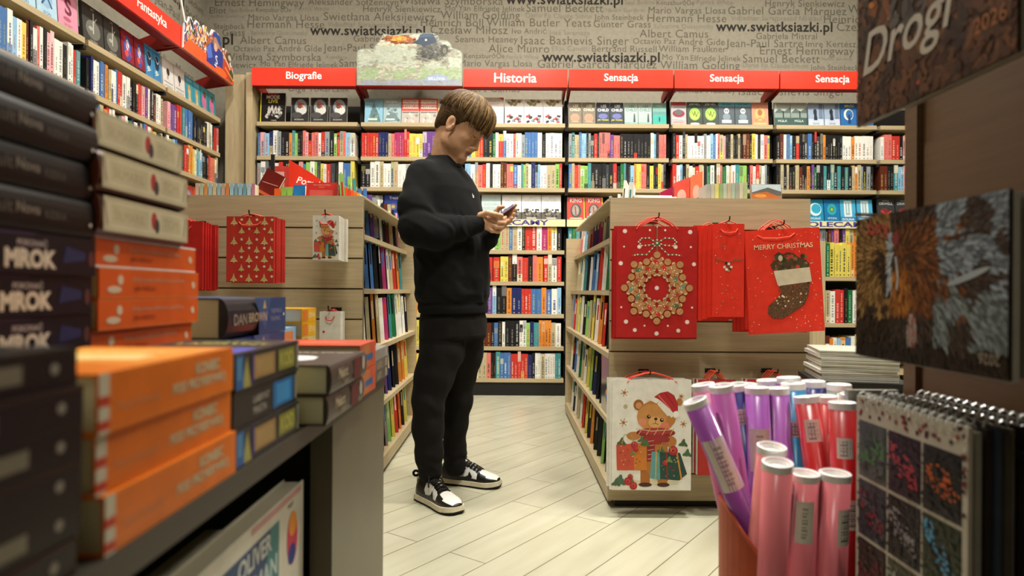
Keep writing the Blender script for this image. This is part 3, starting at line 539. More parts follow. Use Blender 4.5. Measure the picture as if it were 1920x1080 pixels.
cover_row(T(BAYX[2], YF, 0), ZB[0], [('whitered', .02, .165, 'white book with a small red corner', .24), ('whitered', .19, .165, 'white book with a small red corner', .24), ('polska', .365, .165, 'white POLSKA book'), ('polska', .535, .165, 'white POLSKA book'), ('polska', .705, .165, 'white POLSKA book')], 'top shelf under Historia')
cover_row(T(BAYX[3], YF, 0), ZB[0], [('lee1', .015, .118, 'brown LEE CHILD thriller', .2), ('lee1', .137, .118, 'brown LEE CHILD thriller', .2), ('lee2', .262, .118, 'dark LEE CHILD thriller with yellow title', .2), ('lee2', .384, .118, 'dark LEE CHILD thriller with yellow title', .2), ('lee3', .51, .118, 'pale green LEE CHILD thriller', .2), ('lee3', .632, .118, 'pale green LEE CHILD thriller', .2), ('sea', .758, .12, 'turquoise sea cover', .2)], 'next to Historia')
cover_row(T(BAYX[4], YF, 0), ZB[0], [('car', .01, .135, 'grey book with a red car', .21), ('greenhand', .152, .135, 'dark book with green hand emblem', .21), ('greenhand', .292, .135, 'dark book with green hand emblem', .21), ('skull', .43, .14, 'skull cover with light blue top', .21), ('skull', .575, .14, 'skull cover with light blue top', .21), ('peach', .722, .145, 'peach cover with golden figure', .21)], 'under the middle Sensacja')
cover_row(T(BAYX[5], YF, 0), ZB[0], [('forest', .012, .14, 'misty green lake cover', .21), ('forest', .158, .14, 'misty green lake cover', .21), ('snowman', .31, .135, 'pale blue cover with walking figure', .21), ('snowman', .452, .135, 'pale blue cover with walking figure', .21), ('moon', .595, .14, 'blue crescent moon cover', .21), ('moon', .74, .14, 'blue crescent moon cover', .21)], 'right Sensacja top shelf')
cover_row(T(BAYX[1], YF, 0), ZB[3], [('silver', .03, .17, 'silvery patterned book', .21), ('tracy', .215, .16, 'navy book with a compass emblem', .22), ('magenta', .39, .14, 'magenta book', .22)], 'fourth shelf left of the person', tilt=8)
cover_row(T(BAYX[2], YF, 0), ZB[3], [('seagrey', .165, .17, 'pale sea photograph book'), ('crowd', .345, .17, 'white chronicle with crowd photo'), ('crowd', .52, .17, 'white chronicle with crowd photo'), ('crowd', .695, .17, 'white chronicle with crowd photo')], 'beside the phone', tilt=8)
cover_row(T(BAYX[3], YF, 0), ZB[3], [('king', .01, .155, 'red KING novel', .205), ('king', .17, .155, 'red KING novel', .205)], 'fourth shelf next to the white chronicles', tilt=8)
cover_row(T(BAYX[5], YF, 0), ZB[3], [('globe', .33, .125, 'blue cover with pale globe', .2), ('globe', .2, .125, 'blue cover with pale globe', .2), ('iris', .462, .13, 'blue cover with green eye', .2), ('fall', .60, .135, 'waterfall cover', .2), ('fall', .748, .135, 'waterfall cover', .2)][1:] if 0 else [('globe', .31, .14, 'blue cover with pale globe', .2), ('iris', .458, .135, 'blue cover with green eye', .2), ('fall', .60, .135, 'waterfall cover', .2), ('fall', .748, .135, 'waterfall cover', .2)], 'fourth shelf right', tilt=8)
cover_row(T(BAYX[6], YF, 0), ZB[3], [('orwell', .02, .15, 'dark ORWELL novel', .21), ('orwell', .18, .15, 'dark ORWELL novel', .21)], 'fourth shelf far right', tilt=8)
lw = 'left wall top shelf'
for i, items in enumerate([[('inkwhite', .01, .16, 'white cover with ink figure'), ('inkwhite', .18, .16, 'white cover with ink figure'), ('tealgirl', .35, .12, 'teal cover with golden figure', .2), ('tealgirl', .475, .12, 'teal cover with golden figure', .2), ('tealpink', .605, .13, 'teal and pink cover', .2), ('tealpink', .745, .13, 'teal and pink cover', .2)],
                           [('tree', .015, .2, 'grey cover with bare tree', .235), ('tree', .225, .17, 'grey cover with bare tree', .235), ('redblue', .41, .14, 'dark red and blue fantasy cover', .235), ('redblue', .56, .12, 'dark red and blue fantasy cover', .235), ('bluebird', .69, .1, 'blue fantasy cover with birds', .235), ('bluebird', .795, .1, 'blue fantasy cover with birds', .235)],
                           [('xwhite', .2, .16, 'pale grey cover with large X', .22), ('xblue', .37, .16, 'light blue cover with large X', .22), ('xblue', .54, .16, 'light blue cover with large X', .22), ('pinks', .71, .17, 'pink cover with dark S emblem', .25)]]):
    cover_row(ML(LY[i]), ZB[0], items, lw, tilt=4)
cover_row(ML(LY[0]), ZB[3], [('monk', .2, .15, 'dark cover with white triangle', .2), ('manga', .36, .15, 'red and violet comic cover', .2), ('ginger', .52, .12, 'orange cover with round face', .2), ('silver', .65, .15, 'silvery patterned cover', .2)], 'left wall fourth shelf', tilt=8)
# shelf-edge strips with #POLECAMY
VIO = mat('4d3b86', .5)
for i in (1, 2, 3, 5, 6):
    t = thing('shelf_strip', ['', 'pale yellow #POLECAMY strip behind the person', 'pale yellow #POLECAMY strip below the white chronicles', 'pale yellow #POLECAMY strip below the KING novels', '', 'pale yellow #POLECAMY strip below the waterfall books', 'pale yellow #POLECAMY strip below the dark ORWELL novels'][i], 'shelf strip', T(BAYX[i]+.005, YF-.006, ZB[3]-.062), 'yellow shelf-edge strips')
    mb = MB(); mb.box(0, 0, 0, .895, .003, .062, mat('e2dca8', .5)); mb.build('strip', t)
    mb = MB(); fr = Fr((0, 0, 0), (1, 0, 0), (0, 0, 1), .895, .062)
    a_text(mb, fr, '#POLECAMY', .10 if i in (2, 1) else (.36 if i == 3 else .16), .1, .84 if i in (2, 1) else (1.0 if i == 3 else .96), .92, VIO, .03, 0, False); mb.build('lettering', t)
# ------------------------------------------------------------------ free-standing gondolas
GY0, GY1, GZ = 2.79, 4.75, 1.31
SH = [(1.175, .06), (.92, .035), (.65, .0), (.365, .0), (.085, .0)]
GROOVE = mat('83745a', .6)
def slat_face(x0, x1, y, th, parent, name='slatwall_panel'):
    """front board with horizontal slots, built as stacked boards with real gaps"""
    mb = MB(); z = GZ; hs = [.135]+[.1285]*9
    mb.box(x0, y+.008, .03, x1, y+th, GZ, GROOVE)
    for h in hs:
        z0 = max(z-h, .03)
        if z-z0 > .02: mb.box(x0, y, z0+.0035, x1, y+.008, z-(.0 if z == GZ else .0035), WOOD)
        z = z0
    return mb.build(name, parent)
def gondola(x0, x1, y1, label, side):
    t = thing('display_gondola', label, 'shelving', T((x0+x1)/2, (GY0+y1)/2, 0))
    inv = t.matrix_world.inverted()
    def B(mb, n): return mb.build(n, t, M=Matrix.Identity(4))
    o = slat_face(x0, x1, GY0, .03, t); o.matrix_world = Matrix.Identity(4)
    mb = MB(); mb.box(x0, y1-.03, .03, x1, y1, GZ, WOOD); B(mb, 'end_panel')
    xc = (x0+x1)/2
    mb = MB(); mb.box(xc-.015, GY0+.03, .03, xc+.015, y1-.03, GZ-.02, WOODX); B(mb, 'centre_panel')
    mb = MB(); mb.box(x0+.03, GY0+.03, 0, x1-.03, y1-.03, .05, BLACK); B(mb, 'plinth')
    for z, rec in SH:
        for s in (-1, 1):
            xo = x0+rec if s < 0 else x1-rec
            a, b = sorted((xo, xc+s*.0155))
            mb = MB(); mb.box(a, GY0+.031, z-.024, b, y1-.031, z, WOODX); B(mb, 'shelf_board')
            if z < .1:
                a, b = sorted((xo, xo-s*.015)); mb = MB(); mb.box(a, GY0+.031, .02, b, y1-.031, z-.0245, WOODX); B(mb, 'kick_board')
    mb = MB(); mb.box(xc-.016, (GY0+y1)/2-.012, .05, xc+(.36 if side > 0 else .016), (GY0+y1)/2-.002, GZ-.1, BACKC) if 0 else mb.box(xc-.02, GY0+.03, GZ-.02, xc+.02, y1-.03, GZ-.001, WOODX); B(mb, 'top_rail')
    return t
GL0, GL1 = -1.60, -.62
GR0, GR1 = .425, 1.268
gondola(GL0, GL1, 4.42, 'pale wood gondola left of the person with slatted end', -1)
gondola(GR0, GR1, 4.98, 'pale wood gondola right of the person with red gift bags on its end', 1)
# thin books standing half cover-out along the aisle sides
def aisle_books(xf, sgn, y0, y1, z, seq, hmin, hmax, where, grp, seed, pitch, lean=0):
    r = random.Random(seed); y = y0; n = 0; cnt = {}
    while y < y1 and n < len(seq):
        ch = seq[n]; h = r.uniform(hmin, hmax); th = r.uniform(.012, .022); wd = pitch*r.uniform(1.25, 1.5)
        # local: cover on x (0..wd), thickness y, up z. spine at x=0 faces the near end
        mb = MB(); m = PC(ch); pg = PAGE
        mb.box(0, 0, 0, wd, .0012, h, m); mb.box(0, th-.0012, 0, wd, th, h, m); mb.box(0, .0012, 0, .0015, th-.0012, h, m); mb.box(.0015, .0012, .003, wd-.003, th-.0012, h-.003, pg)
        oc = PC(r.choice('wkyercbt'))
        for yy in (0, th) if False else ((0,) if sgn > 0 else (th,)):
            fr = Fr((0, -.0002, 0), (1, 0, 0), (0, 0, 1), wd, h) if sgn > 0 else Fr((wd, th+.0002, 0), (-1, 0, 0), (0, 0, 1), wd, h)
            a_rect(mb, fr, .15, .62, .85, .78, oc); a_ell(mb, fr, .5, .35, .25, .17, PC(r.choice('wyoplgL')))
        mb.add([(-.0003, th*.3, h*.5), (-.0003, th*.7, h*.5), (-.0003, th*.7, h*.85), (-.0003, th*.3, h*.85)], [(0, 3, 2, 1)], oc)
        # place: spine edge toward the aisle/front, cover turned outwards
        ang = 72
        M = T(xf-sgn*(.012+wd*math.sin(R(90-ang)) if False else .02), y, z+.0006) @ (RZ(90+14) if sgn > 0 else (RZ(90-14)))
        if sgn < 0: M = M @ T(0, -th, 0)
        M = M @ RX(-4*sgn)
        cnt[n] = 1
        o = mb.build('picture_book', None, M)
        tag(o, '%s children\'s book, %s from the near end, %s' % (PAL[ch][1], ordinal(n), where), 'book', grp)
        y += pitch*r.uniform(.92, 1.08); n += 1
LS = ['LLtbbvgwkOekpr', 'lwgbbkkmwerotw', 'wweoewmtGwwwkw', 'wntewLvnkkooyk', 'kkyeLrgLyrokyw']
SN = ['top shelf', 'second shelf', 'third shelf', 'fourth shelf', 'lowest shelf']
for i, (z, rec) in enumerate(SH):
    aisle_books(GL1-rec, 1, GY0+.06, 4.28, z, LS[i], .22, .275 if i else .26, '%s of the left gondola' % SN[i], 'thin books on the left gondola side', 40+i, .112)
RS = ['wwwwgwmvvrwlws', 'GpwGwrlbwktwee', 'wkrowyeLkwyerg', 'kknLyweGwbkwlw', 'wgLkkokyrwewkw']
for i, (z, rec) in enumerate(SH):
    aisle_books(GR0+rec, -1, GY0+.10 if i != 3 else 3.25, 4.85, z, RS[i], .2, .25, '%s of the right gondola' % SN[i], 'thin books on the right gondola side', 60+i, .14)
# upright grey box with pale rim on the right gondola's fourth shelf
t = thing('toy_box', 'dark glossy box with pale rim standing on right gondola side shelf', 'box', T(GR0+.012, 2.90, .3655) @ RZ(0))
mb = MB(); mb.box(0, 0, 0, .10, .22, .255, mat('3a3f4c', .15, 'plastic')); mb.build('box', t)
mb = MB(); mb.box(-.004, -.004, .2555, .104, .224, .268, mat('c6c8c4', .3, 'plastic')); mb.build('lid', t)
mb = MB(); fr = Fr((0, .22, 0), (0, -1, 0), (0, 0, 1), .22, .255); lay(mb, fr, [('e', .72, .3, .16, .13, 'd87a2c'), ('e', .7, .28, .1, .07, '3f70c0'), ('e', .6, .22, .06, .06, 'd0b83c')]); mb.build('printed_picture', t)
# books on the gondolas' far sides (seen just above / between)
# ------------------------------------------------------------------ things on top of the left gondola
def slab_book(w, h, t, ch, M, label, grp=None, art=None):
    mb = MB(); m = mat(ch, .4) if len(ch) > 1 else PC(ch)
    mb.box(0, 0, 0, w, .0015, h, m); mb.box(0, t-.0015, 0, w, t, h, m); mb.box(0, .0015, 0, .002, t-.0015, h, m); mb.box(.002, .0015, .002, w-.002, t-.0015, h-.003, PAGE)
    if art: lay(mb, Fr((0, 0, 0), (1, 0, 0), (0, 0, 1), w, h), art)
    return tag(mb.build('book', None, M), label, 'book', grp)
Yt = 2.95
def PX(px, Y): return P(px, 400, Y).x
# display tray the books stand in, flush with the top
t = thing('book_tray', 'shallow wooden tray along the top of the left gondola', 'tray', T(-1.1, 3.5, GZ))
for bx in [(-.49, -.6, 0, .47, .85, .01), ]:
    mb = MB(); mb.box(*bx, WOODX); mb.build('tray_floor', t)
ZT = GZ+.0105
pal = ['c9a89c', 'a8b49c', 'c98c54', '9cb4bc', 'c9b48c', '8cacb8', 'b89c8c', 'c97c4c', '94b4c4', '7c9cac', '8cb0c4', '6c94a8', 'a4bcc4', 'b4788c']
for i, c in enumerate(pal):
    x = PX(372+i*8.0, Yt+.03); slab_book(.016, .065, .12, c, T(x, Yt, ZT), 'small pastel book, %s in the low row at left gondola\'s top' % ordinal(i), 'small pastel books on the left gondola')
t = thing('sign_holder', 'black metal upright sign bracket on top of left gondola', 'sign holder', T(PX(511, 3.05), 3.05, ZT))
mb = MB(); mb.box(-.008, -.004, 0, .008, .004, .215, BLACK); mb.build('post', t)
mb = MB(); mb.box(-.04, -.05, 0, .04, .05, .004, BLACK) if 0 else mb.box(.0085, -.05, 0, .04, .05, .004, BLACK); mb.build('foot', t)
slab_book(.09, .13, .02, '6c1c16', T(PX(476, 3.0), 3.0, ZT+.03) @ RY(28), 'dark red book leaning over beside the black sign bracket', None, [('r', .1, .1, .9, .2, 'c05a30'), ('l', [(.1, .5), (.9, .6)], .03, 'c8a09a')])
for i, (a, b, y0, hh, c, lab) in enumerate([(513, 541, 3.12, .175, 'c8443c', 'red box book with a pale pink panel, right beside the black sign bracket'), (544, 561, 3.16, .165, 'c4281e', 'tall red book standing behind the Poradniki plate'),]):
    slab_book(PX(b, y0)-PX(a, y0), hh, .03, c, T(PX(a, y0), y0, ZT), lab, None, [('r', .05, .15, .7, .85, 'd8a8a0')] if i == 0 else None)
mb = MB(); pt = [(0, 0), (.27, 0), (.27, .05), (.19, .075), (.1, .14), (0, .20)]
t = thing('category_plate', 'red slanted plate with white script Poradniki on left gondola', 'sign', T(PX(541, 3.08), 3.08, ZT) @ RZ(8))
mb.prism(pt, 0, .006, RED); mb.build('plate', t)
mb = MB(); fr = Fr((0, 0, 0), Vector((1, 0, -.22)), (.22, 0, 1), .25, .2); a_text(mb, fr, 'Poradniki', .05, .42, .72, .70, WHITE_T, .01, .2, True); 
mb.v = [tuple(v) for v in mb.v]; mb.build('lettering', t)
for i, (a, b, hh, c, lab) in enumerate([(514, 526, .045, 'd85a24', 'small orange book on the left gondola, beside the lime ones'), (527, 537, .052, '86b04c', 'left one of two lime green books on the gondola top'), (538, 548, .052, '8cb854', 'right one of two lime green books on the gondola top'), (550, 572, .062, '2a78b8', 'bright blue book next to the lime books on gondola top')]):
    slab_book(PX(b, 2.96)-PX(a, 2.96), hh, .14, c, T(PX(a, 2.96), 2.96, ZT), lab)
slab_book(.135, .07, .018, 'b82820', T(PX(573, 2.92), 2.92, ZT) @ RX(-12), 'red book leaning cover-out on the left gondola top', None, [('t', 'MAŁA WIELKA KSIĘGA', .1, .78, .9, .88, 'd8a89c'), ('t', 'PORADY', .35, .66, .65, .73, 'd89a3c'), ('r', .12, .1, .88, .5, 'c04a3e')])
for i, c in enumerate(['c8a498', 'd8482c', 'e05a30', 'd0442c', 'dc5c34', 'd87430', 'd8a03c']):
    slab_book(.013, .062-i*.006, .12, c, T(PX(634, 2.95)+i*.0142, 2.95, ZT), '%s slim red-orange book right of the leaning red one, gondola top' % ordinal(i), 'slim orange books on the left gondola')
# things on top of the right gondola
t = thing('book_tray', 'shallow wooden tray along the top of the right gondola', 'tray', T(.85, 3.5, GZ))
mb = MB(); mb.box(-.42, -.6, 0, .41, .85, .01, WOODX); mb.build('tray_floor', t)
for i in range(3):
    m = mat(['dcdcd2', 'd0cfc4', 'e2e1da'][i], .4); mb = MB(); mb.box(0, 0, 0, .20-.01*i, .27, .007, m)
    tag(mb.build('magazine', None, T(PX(1190, 2.95)-.008*i, 2.93, ZT+.0075*i) @ RZ(-6+5*i)), 'white magazine lying on right gondola, %s of the pile' % ['bottom', 'middle', 'topmost'][i], 'magazine')
t = thing('sign_holder', 'black metal bracket with diagonal arm on right gondola top', 'sign holder', T(PX(1322, 3.1), 3.1, ZT))
mb = MB(); mb.box(-.007, -.004, 0, .007, .004, .19, BLACK); mb.build('post', t)
mb = MB(); mb.tube([(-.004, -.012, .045), (-.1, -.016, .006)], .004, BLACK, 6); mb.build('arm', t)
for i, (a, b, h0, c, lab) in enumerate([(1238, 1262, .075, '8c1c3c', 'dark pink slanted card beside the right gondola\'s black bracket'), (1264, 1292, .12, 'c84a3c', 'red patterned card leaning beside the black bracket'), (1294, 1317, .15, 'd86a48', 'tall salmon card next to the black bracket')]):
    x0 = PX(a, 3.2); x1 = PX(b, 3.2); mb = MB(); mb.prism([(0, 0), (x1-x0, 0), (x1-x0, h0+.03), (0, h0)], 0, .02, mat(c, .35))
    lay(mb, Fr((0, 0, 0), (1, 0, 0), (0, 0, 1), x1-x0, h0), [('e', .5, .5, .3, .25, 'c89a8c'), ('r', .2, .1, .8, .2, 'e0b8a0')])
    tag(mb.build('card', None, T(x0, 3.2, ZT)), lab, 'greeting card')
r = random.Random(11)
for i, c in enumerate(['9c9c94', 'b0ac9c', 'c8c070', '8ca070', 'a8b0a0', 'b4a488', '9cac9c', '98988c', 'c0b8a0', 'a8b484']):
    slab_book(.017, .075+.001*i, .13, c, T(PX(1325, 2.95)+i*.0182, 2.95, ZT), '%s pale thin book in the row on the right gondola top' % ordinal(i), 'pale thin books on the right gondola')
slab_book(.135, .075, .016, '8a8478', T(PX(1409, 2.93), 2.93, ZT) @ RX(-6), 'landscape calendar with orange mountain photo on right gondola top', None, [('r', .02, .5, .98, .98, 'b4c0c4'), ('p', [(.02, .5), (.3, .66), (.55, .8), (.75, .68), (.98, .56), (.98, .3), (.02, .3)], '5e5a54'), ('p', [(.02, .1), (.02, .42), (.5, .55), (.98, .2), (.98, .1)], 'b0602c'), ('r', .02, .02, .98, .12, 'd07a20'), ('e', .3, .3, .2, .1, 'd08a40')])
# ------------------------------------------------------------------ third gondola behind on the right
g3x0, g3x1, g3y0, g3y1 = 1.86, 3.1, 4.05, 4.5
t = thing('display_gondola', 'pale wood shelf unit further back behind the right gondola', 'shelving', T(2.4, 4.2, 0))
def B3(mb, n): return mb.build(n, t, M=Matrix.Identity(4))
mb = MB(); mb.box(g3x0, g3y0, 0, g3x0+.075, g3y1, 1.235, WOODV); B3(mb, 'side_panel')
mb = MB(); mb.box(g3x1-.03, g3y0, 0, g3x1, g3y1, 1.235, WOODV); B3(mb, 'side_panel')
mb = MB(); mb.box(g3x0+.0755, g3y1-.02, .1, g3x1-.0305, g3y1, 1.235, BACKC); B3(mb, 'back_panel')
for z in (1.015, .73, .44, .12):
    mb = MB(); mb.box(g3x0+.0755, g3y0+.005, z-.025, g3x1-.0305, g3y1-.0205, z, WOOD); B3(mb, 'shelf_board')
def row3(z, seq, hm, nm, sd):
    r = random.Random(sd); x = g3x0+.082
    for i, ch in enumerate(seq):
        th = r.uniform(.02, .032); h = hm*r.uniform(.9, 1)
        o = small_book(th, h, .16, ch, random.Random(sd+i)).build('book', None, T(x, g3y0+.01+.01*r.random(), z+.0005)); x += th+.0008
        tag(o, '%s book, %s from the left, %s of the far right shelf unit' % (PAL[ch][1], ordinal(i), nm), 'book', 'books on the far right shelf unit')
row3(1.015, 'Gyyyyyooewkrb', .215, 'top shelf', 71); row3(.73, 'ewrrkGwpwweog', .215, 'middle shelf', 77); row3(.44, 'Oowlobwwgwrwwwk', .215, 'third shelf', 83)
# magazine pile on a low dark stand
t = thing('magazine_stand', 'low dark stand under the white magazine pile', 'stand', T(1.13, 2.45, 0) @ RZ(-14))
mb = MB(); mb.box(-.02, -.12, .58, .30, .2, .60, BLACK); mb.build('top', t)
mb = MB(); mb.box(0, -.1, 0, .28, .18, .58, BLACK); mb.build('body', t)
r = random.Random(5)
for i in range(8):
    mb = MB(); c = ['d6d4c8', 'c8c5b6', 'dcdad0', 'bdb9aa'][i % 4]; th = .0135
    mb.box(0, 0, 0, .25, .29, th*.45, mat(c, .3)); mb.box(.003, .003, th*.45, .247, .287, th*.55, mat('807c70', .6)); mb.box(0, 0, th*.55, .25, .29, th-.0006, mat(c, .3))
    tag(mb.build('magazine', None, T(1.13, 2.45, 0) @ RZ(-14) @ T(.008*r.random(), -.105+.006*r.random(), .6005+i*th) @ RZ(r.uniform(-2, 1.0))), 'white magazine in the low pile, %s from the bottom' % ordinal(i), 'magazine', 'white magazines on the dark stand')
# ------------------------------------------------------------------ gift bags
REDB = 'c22a22'
def hook(x, z, y, L, label):
    t = thing('display_hook', label, 'hook', T(x, y, z), 'wire hooks on the slatted ends')
    mb = MB(); mb.box(-.022, -.004, -.012, .022, -.0005, .006, BLACK); mb.build('back_plate', t)
    mb = MB(); mb.tube([(0, -.004, 0), (0, -L, -.002), (0, -L-.008, .004), (.0, -L-.010, .016)], .0026, mat('3a2a20', .35, 'metal'), 8); mb.build('wire', t)
def bag(w, h, d, col, art, M, label, grp, cord='d8402c', hx=.5, hw=.18, hang=.05, drop=True):
    """local: x 0..w, y thickness (front at 0, facing -y), z 0..h"""
    t = thing('gift_bag', label, 'gift bag', M, grp); m = mat(col, .38)
    mb = MB(); e = d*.35
    vs = [(0, 0, 0), (w, 0, 0), (w, d, 0), (0, d, 0), (0, 0, h), (w, 0, h), (w, d, h), (0, d, h), (.006, d/2, h*.02), (w-.006, d/2, h*.02), (w-.006, d/2, h), (.006, d/2, h)]
    mb.add(vs, [(0, 3, 2, 1), (0, 1, 5, 4), (3, 7, 6, 2), (1, 2, 9), (5, 1, 9, 10), (2, 6, 10, 9), (0, 8, 3), (0, 4, 11, 8), (8, 11, 7, 3)], m)
    mb.add([(0, d*.25, h-.004), (w, d*.25, h-.004), (w, d*.75, h-.004), (0, d*.75, h-.004)], [(0, 1, 2, 3)], m)
    mb.build('bag_body', t)
    if art:
        mb = MB(); lay(mb, Fr((0, 0, 0), (1, 0, 0), (0, 0, 1), w, h), art); mb.build('printed_picture', t)
    mc = mat(cord, .6); xc = w*hx
    for k, yy in enumerate((.0, d)):
        if drop and k == 0:
            pts = [(xc-hw/2, -.002, h-.022), (xc-hw*.36, -.006, h-.034), (xc, -.008, h-.037), (xc+hw*.36, -.006, h-.033), (xc+hw/2, -.002, h-.02)]
        else: pts = [(xc-hw/2, yy, h-.012), (xc-hw*.38, d/2, h+hang*.3), (xc-hw*.12, d/2, h+hang*.92), (xc, d/2, h+hang), (xc+hw*.12, d/2, h+hang*.92), (xc+hw*.38, d/2, h+hang*.3), (xc+hw/2, yy, h-.012)]
        mb = MB(); mb.tube(pts, .0024, mc, 7); mb.build('handle', t)
    return t
def stack(n, w, h, d, col, art, x, z, yfront, label, group, cord='d8402c', jx=.006, jz=.004, seed=0, gap=.0012, **k):
    r = random.Random(seed)
    names = ['frontmost', 'second', 'third', 'fourth', 'fifth', 'sixth', 'seventh']
    for i in range(n):
        bag(w, h, d, col, art if i == 0 or n < 0 else None, T(x+(r.uniform(-1, 1)*jx if i else 0), yfront+i*(d+gap), z+(r.uniform(-1, .3)*jz if i else 0)) , '%s %s' % (names[i], label), group, cord, **(dict(k, drop=(i == 0 and k.get('drop', True)))))
# wreath picture
def flake(cx, cy, r_, c='e6c4ba'): return [('d', cx, cy, r_, c), ('d', cx, cy, r_*.45, 'f0ded4')]
wa = []
for cx, cy, q in [(.1, .955, .028), (.91, .95, .028), (.41, .965, .014), (.60, .965, .014), (.28, .815, .026), (.73, .815, .026), (.09, .815, .012), (.92, .815, .014), (.05, .665, .028), (.96, .66, .026), (.5, .445, .028), (.06, .27, .014), (.94, .27, .014), (.12, .14, .028), (.88, .14, .028), (.35, .105, .013), (.64, .105, .013), (.23, .065, .026), (.77, .062, .026), (.5, .035, .028)]: wa += flake(cx, cy, q)
bow = [[(.5, .85), (.40, .895), (.31, .892), (.27, .86), (.31, .825), (.40, .83), (.5, .85)], [(.5, .85), (.60, .895), (.70, .892), (.74, .86), (.70, .825), (.60, .83), (.5, .85)], [(.5, .85), (.44, .80), (.37, .745), (.26, .745), (.19, .735)], [(.5, .85), (.56, .80), (.64, .745), (.74, .745), (.81, .735)], [(.5, .995), (.5, .76)]]
for b_ in bow:
    wa.append(('l', b_, .014, '6f6a4a'))
    for (x0, y0), (x1, y1) in zip(b_, b_[1:]):
        for s in (0, .5): wa.append(('d', x0+(x1-x0)*s, y0+(y1-y0)*s, .009, 'e6dcc0'))
wa.append(('d', .5, .85, .03, '4e6a44')); wa.append(('d', .5, .85, .012, 'e8e0c8'))
R0 = 1.36
for k in range(16):
    an = 90-22.5*k; a = R(an); ca, sa = math.cos(a), math.sin(a)
    def at(rad, off): return (.5+rad*ca-off*sa, .445+(rad*sa+off*ca)/R0)
    ro = .405 if k % 2 == 0 else .345
    g1, g2 = 'b5804f', 'a06c42'
    for oo in (-.062, .062):
        wa.append(('l', [at(ro-.085, 0), at(ro-.055, oo)], .045, g1)); wa.append(('d', *at(ro-.05, oo), .026, g1)); wa.append(('l', [at(ro-.062, oo*1.25), at(ro-.03, oo*1.05)], .010, 'e2cfae'))
        wa.append(('l', [at(ro-.11, 0), at(ro-.18, oo*.62)], .045, g1)); wa.append(('d', *at(ro-.185, oo*.62), .025, g2)); wa.append(('l', [at(ro-.19, oo*.3), at(ro-.19, oo*.98)], .010, 'e2cfae'))
    wa += [('d', *at(ro-.095, 0), .040, g1), ('d', *at(ro, 0), .045, g2), ('d', *at(ro, 0), .039, 'bd8958')]
    c2 = ['c8302a', '5f7a5a', '4f6a48', 'c8302a', '6f8f74', 'b83028', 'b98354', 'a8402c'][(k*3) % 8]
    wa += [('e', *at(ro-.085, .012), .042, .017, c2, an+50), ('d', *at(ro-.1, 0), .007, 'e8dcc4'), ('d', *at(ro-.125, 0), .006, 'e8dcc4'), ('d', *at(ro+.005, .014), .0045, '5a3820'), ('d', *at(ro+.005, -.014), .0045, '5a3820')]
Yh = GY0
A0 = P(1155, 632, 2.70); A1 = P(1307, 425, 2.70)
hook((A0.x+A1.x)/2, A1.z+.036, GY0, .12, 'hook holding the gingerbread wreath gift bags')
stack(6, A1.x-A0.x, A1.z-A0.z, .011, 'b02422', wa, A0.x, A0.z, 2.695, 'dark red gift bag with gingerbread wreath, upper left of right gondola', 'wreath gift bags', 'd84c3a', seed=1, jx=.012, jz=.012, drop=False, hang=.038, hw=.17)
# slim bags
sl = []
r = random.Random(4)
for q in range(34): sl.append(('d', r.random()*.94+.03, r.random()*.9+.03, r.uniform(.006, .018), r.choice(['e8a48c', 'dcae94', 'c9a08a'])))
for cx, cy in [(.25, .76), (.83, .33), (.3, .15), (.62, .2), (.35, .29), (.86, .86)]: sl += [('l', [(cx-.05, cy-.015), (cx+.05, cy+.015)], .012, 'a85a48'), ('l', [(cx-.05, cy+.015), (cx+.05, cy-.015)], .012, 'a85a48')]
sl += [('l', [(.05, .62), (.2, .6), (.38, .59), (.52, .58)], .035, '7a4c30'), ('l', [(.52, .58), (.7, .6), (.85, .6), (.97, .62)], .035, '7a4c30'), ('l', [(.14, .6), (.1, .65)], .02, '8a5a3a'), ('l', [(.28, .595), (.24, .64)], .02, '8a5a3a'), ('l', [(.78, .6), (.82, .65)], .02, '8a5a3a'), ('l', [(.66, .6), (.7, .64)], .02, '8a5a3a')]
for cx, cy, c in [(.42, .575, '2e2620'), (.5, .57, 'd8d0c4'), (.36, .535, 'cfc6b8'), (.58, .535, 'd8d0c0'), (.47, .54, '8c3a2c'), (.5, .5, 'b08a48'), (.43, .51, 'e0dad0'), (.54, .515, '5a4028')]: sl.append(('d', cx, cy, .045, c))
B0 = P(1336, 594, 2.66); B1 = P(1395, 420, 2.66)
hook((B0.x+B1.x)/2-.005, B1.z+.012, GY0, .15, 'hook holding the slim red gift bags')
names = 7
bag(B1.x-B0.x, B1.z-B0.z, .010, 'dc3424', sl, T(B0.x, 2.655, B0.z), 'frontmost slim red gift bag with antlered jewel picture', 'slim red gift bags', 'd8503c', hang=.012, hw=.07)
for i in range(6):
    bag(B1.x-B0.x, B1.z-B0.z, .010, 'd43020', None, T(B0.x-.016*(i+1)-.001*(i % 2), 2.668+i*.0125, B0.z-.008*(i % 3)-.002), '%s slim red gift bag, fanned out behind the antler one' % ['first', 'second', 'third', 'fourth', 'fifth', 'rearmost'][i], 'slim red gift bags', 'd8503c', hang=.01, hw=.05, drop=False)
